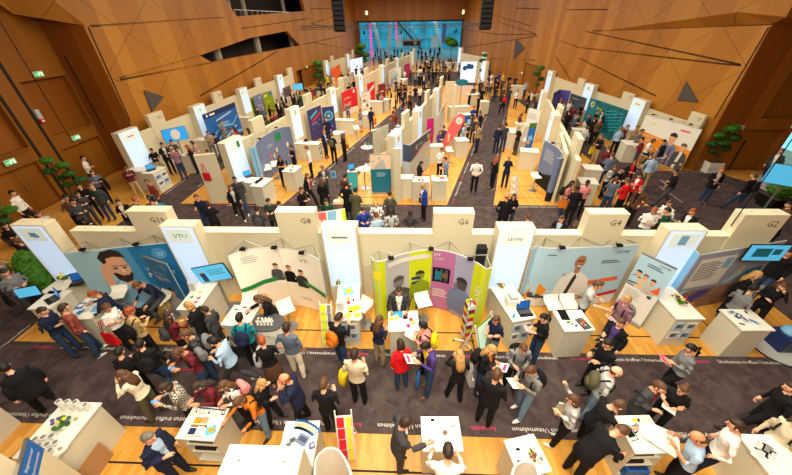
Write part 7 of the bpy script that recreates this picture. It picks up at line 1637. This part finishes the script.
sheet('very large white printed sheet held over the bottom right papers counter', 660, 438, -.75, .5, .36, 'white', 'white2', 3, 1.12, name='large_sheet')
t = thing('storage_crate', 'blue crate on the shelf floor of the bottom right papers counter', 'crate', (4.2, 2.58, .09)); mb = MB(); mb.box(-.2, .2, -.2, .12, 0, .26, 'blue').box(-.17, .17, -.17, .09, .26, .265, 'navy'); mb.build('tub', t)
for i, (u, v) in enumerate(((758, 446), (768, 450), (772, 457), (760, 455))): sheet(('pale plan with a dark drawing at the back', 'grey picture on a plan at the right', 'pale plan at the front right', 'pale plan at the left')[i]+' of the bottom right corner counter', u, v, .5, .24, .18, 'white', ('lgrey', 'grey', 'lgrey', 'lgrey')[i], 2)
# props carried close to the visitors
p = U(107, 387, 1.55)
t = thing('umbrella', 'furled blue umbrella hanging from the hand of the man in purple jacket', 'umbrella', U(416, 391)); mb = MB(); mb.tube([(0, 0, .02), (.02, 0, .25), (.05, .02, .75)], [.01, .045, .025], 'blue', 8); mb.build('canopy', t, True); mb = MB(); mb.tube([(.05, .02, .75), (.06, .02, .85), (.1, .03, .87)], .01, 'black', 6); mb.build('handle', t)
t = thing('travel_bag', 'blue and black bag on the floor before the sitting man in navy', 'bag', U(150, 316)); mb = MB(); mb.ell((0, 0, .24), (.3, .24, .24), 'dark', 12, 8); mb.build('bag', t, True); mb = MB(); mb.box(-.12, .16, -.1, .08, .44, .5, 'skyblue'); mb.build('contents', t)
for dx, dy, hh, k, lab in ((-.05, 0, .38, 'yellow', 'yellow shopping bag on the parquet by the brochure boxes'), (-.12, .24, .55, 'vorange', 'orange shopping bag behind the yellow one by the brochure boxes'), (.24, 0, .5, 'navy', 'navy bag right of the yellow one by the brochure boxes')):
    p = U(144, 189); t = thing('shopping_bag', lab, 'bag', (p.x+dx, p.y+dy, 0)); mb = MB(); mb.prism([(-.13, -.09), (.13, -.09), (.13, .09), (-.13, .09)], 0, hh, k); mb.build('pouch', t); mb = MB(); mb.tube([(-.07, 0, hh), (-.05, 0, hh+.13), (.05, 0, hh+.13), (.07, 0, hh)], .01, k, 5); mb.build('handle', t)
item('star_cloth', 'red star-shaped cloth with white ring on a middle island counter', 'cloth', 421, 180, lambda t: MB().add([((.2 if i % 2 else .12)*math.cos(i*PI/8), (.2 if i % 2 else .12)*math.sin(i*PI/8), .006) for i in range(16)], [tuple(range(16))], 'red').ell((0, 0, .008), (.07, .07, .004), 'white', 10, 4).build('cloth', t))
for i, (u, v) in enumerate(((437, 176.5), (442, 178), (438, 180.5))): sheet(('orange', 'red', 'white')[i]+' leaflet on the corner counter of the middle island', u, v, .3*i, .2, .2, ('orange', 'red', 'white')[i], None, 3)
laptop('blue-screen laptop on the green-logo counter in the left island', 249, 176.5, .9); item('cup', 'orange paper cup on the box counter in the left island', 'cup', 262.5, 178, lambda t: MB().tube([(0, 0, 0), (0, 0, .12)], [.03, .04], 'orange', 8).build('cup', t)); sheet('dark notebook on the box counter in the left island', 258, 181, .3, .2, .2, 'dark', None, 3, name='notebook'); sheet('green leaflet on the green-logo counter', 242, 182, .3, .2, .15, 'green', None, 2)
laptop('upper laptop on the slim turquoise counter', 352.5, 170, .6, 'screen'); laptop('laptop on the white box counter by E12 brochure boxes', 152, 170, .9, 'screen')
for i, (u, v) in enumerate(((287, 165), (293, 168), (291, 171))): item('cup', '%s on the cup counter in the left island' % ('dark bottle', 'orange cup', 'dark cup')[i], 'cup', u, v, (lambda k, h: (lambda t: MB().tube([(0, 0, 0), (0, 0, h)], .04, k, 8).build('cup', t)))(('dark', 'orange', 'ink')[i], (.25, .12, .08)[i]))
for i, (u, v) in enumerate(((365.3, 147), (367, 145.6), (368.6, 147))): item('bottle', '%s bottle on the bistro table beside the glass screen' % ('left', 'middle', 'right')[i], 'bottle', u, v, bottle(('white2', 'leaf2', 'teal2')[i], .26), 1.08)
item('hat', 'dark hat lying on the left island counter', 'hat', 306, 141, lambda t: (MB().tube([(0, 0, 0), (0, 0, .02)], .17, 'dark', 14).build('brim', t), MB().ell((0, 0, .07), (.1, .1, .08), 'dark', 10, 6).build('crown', t)))
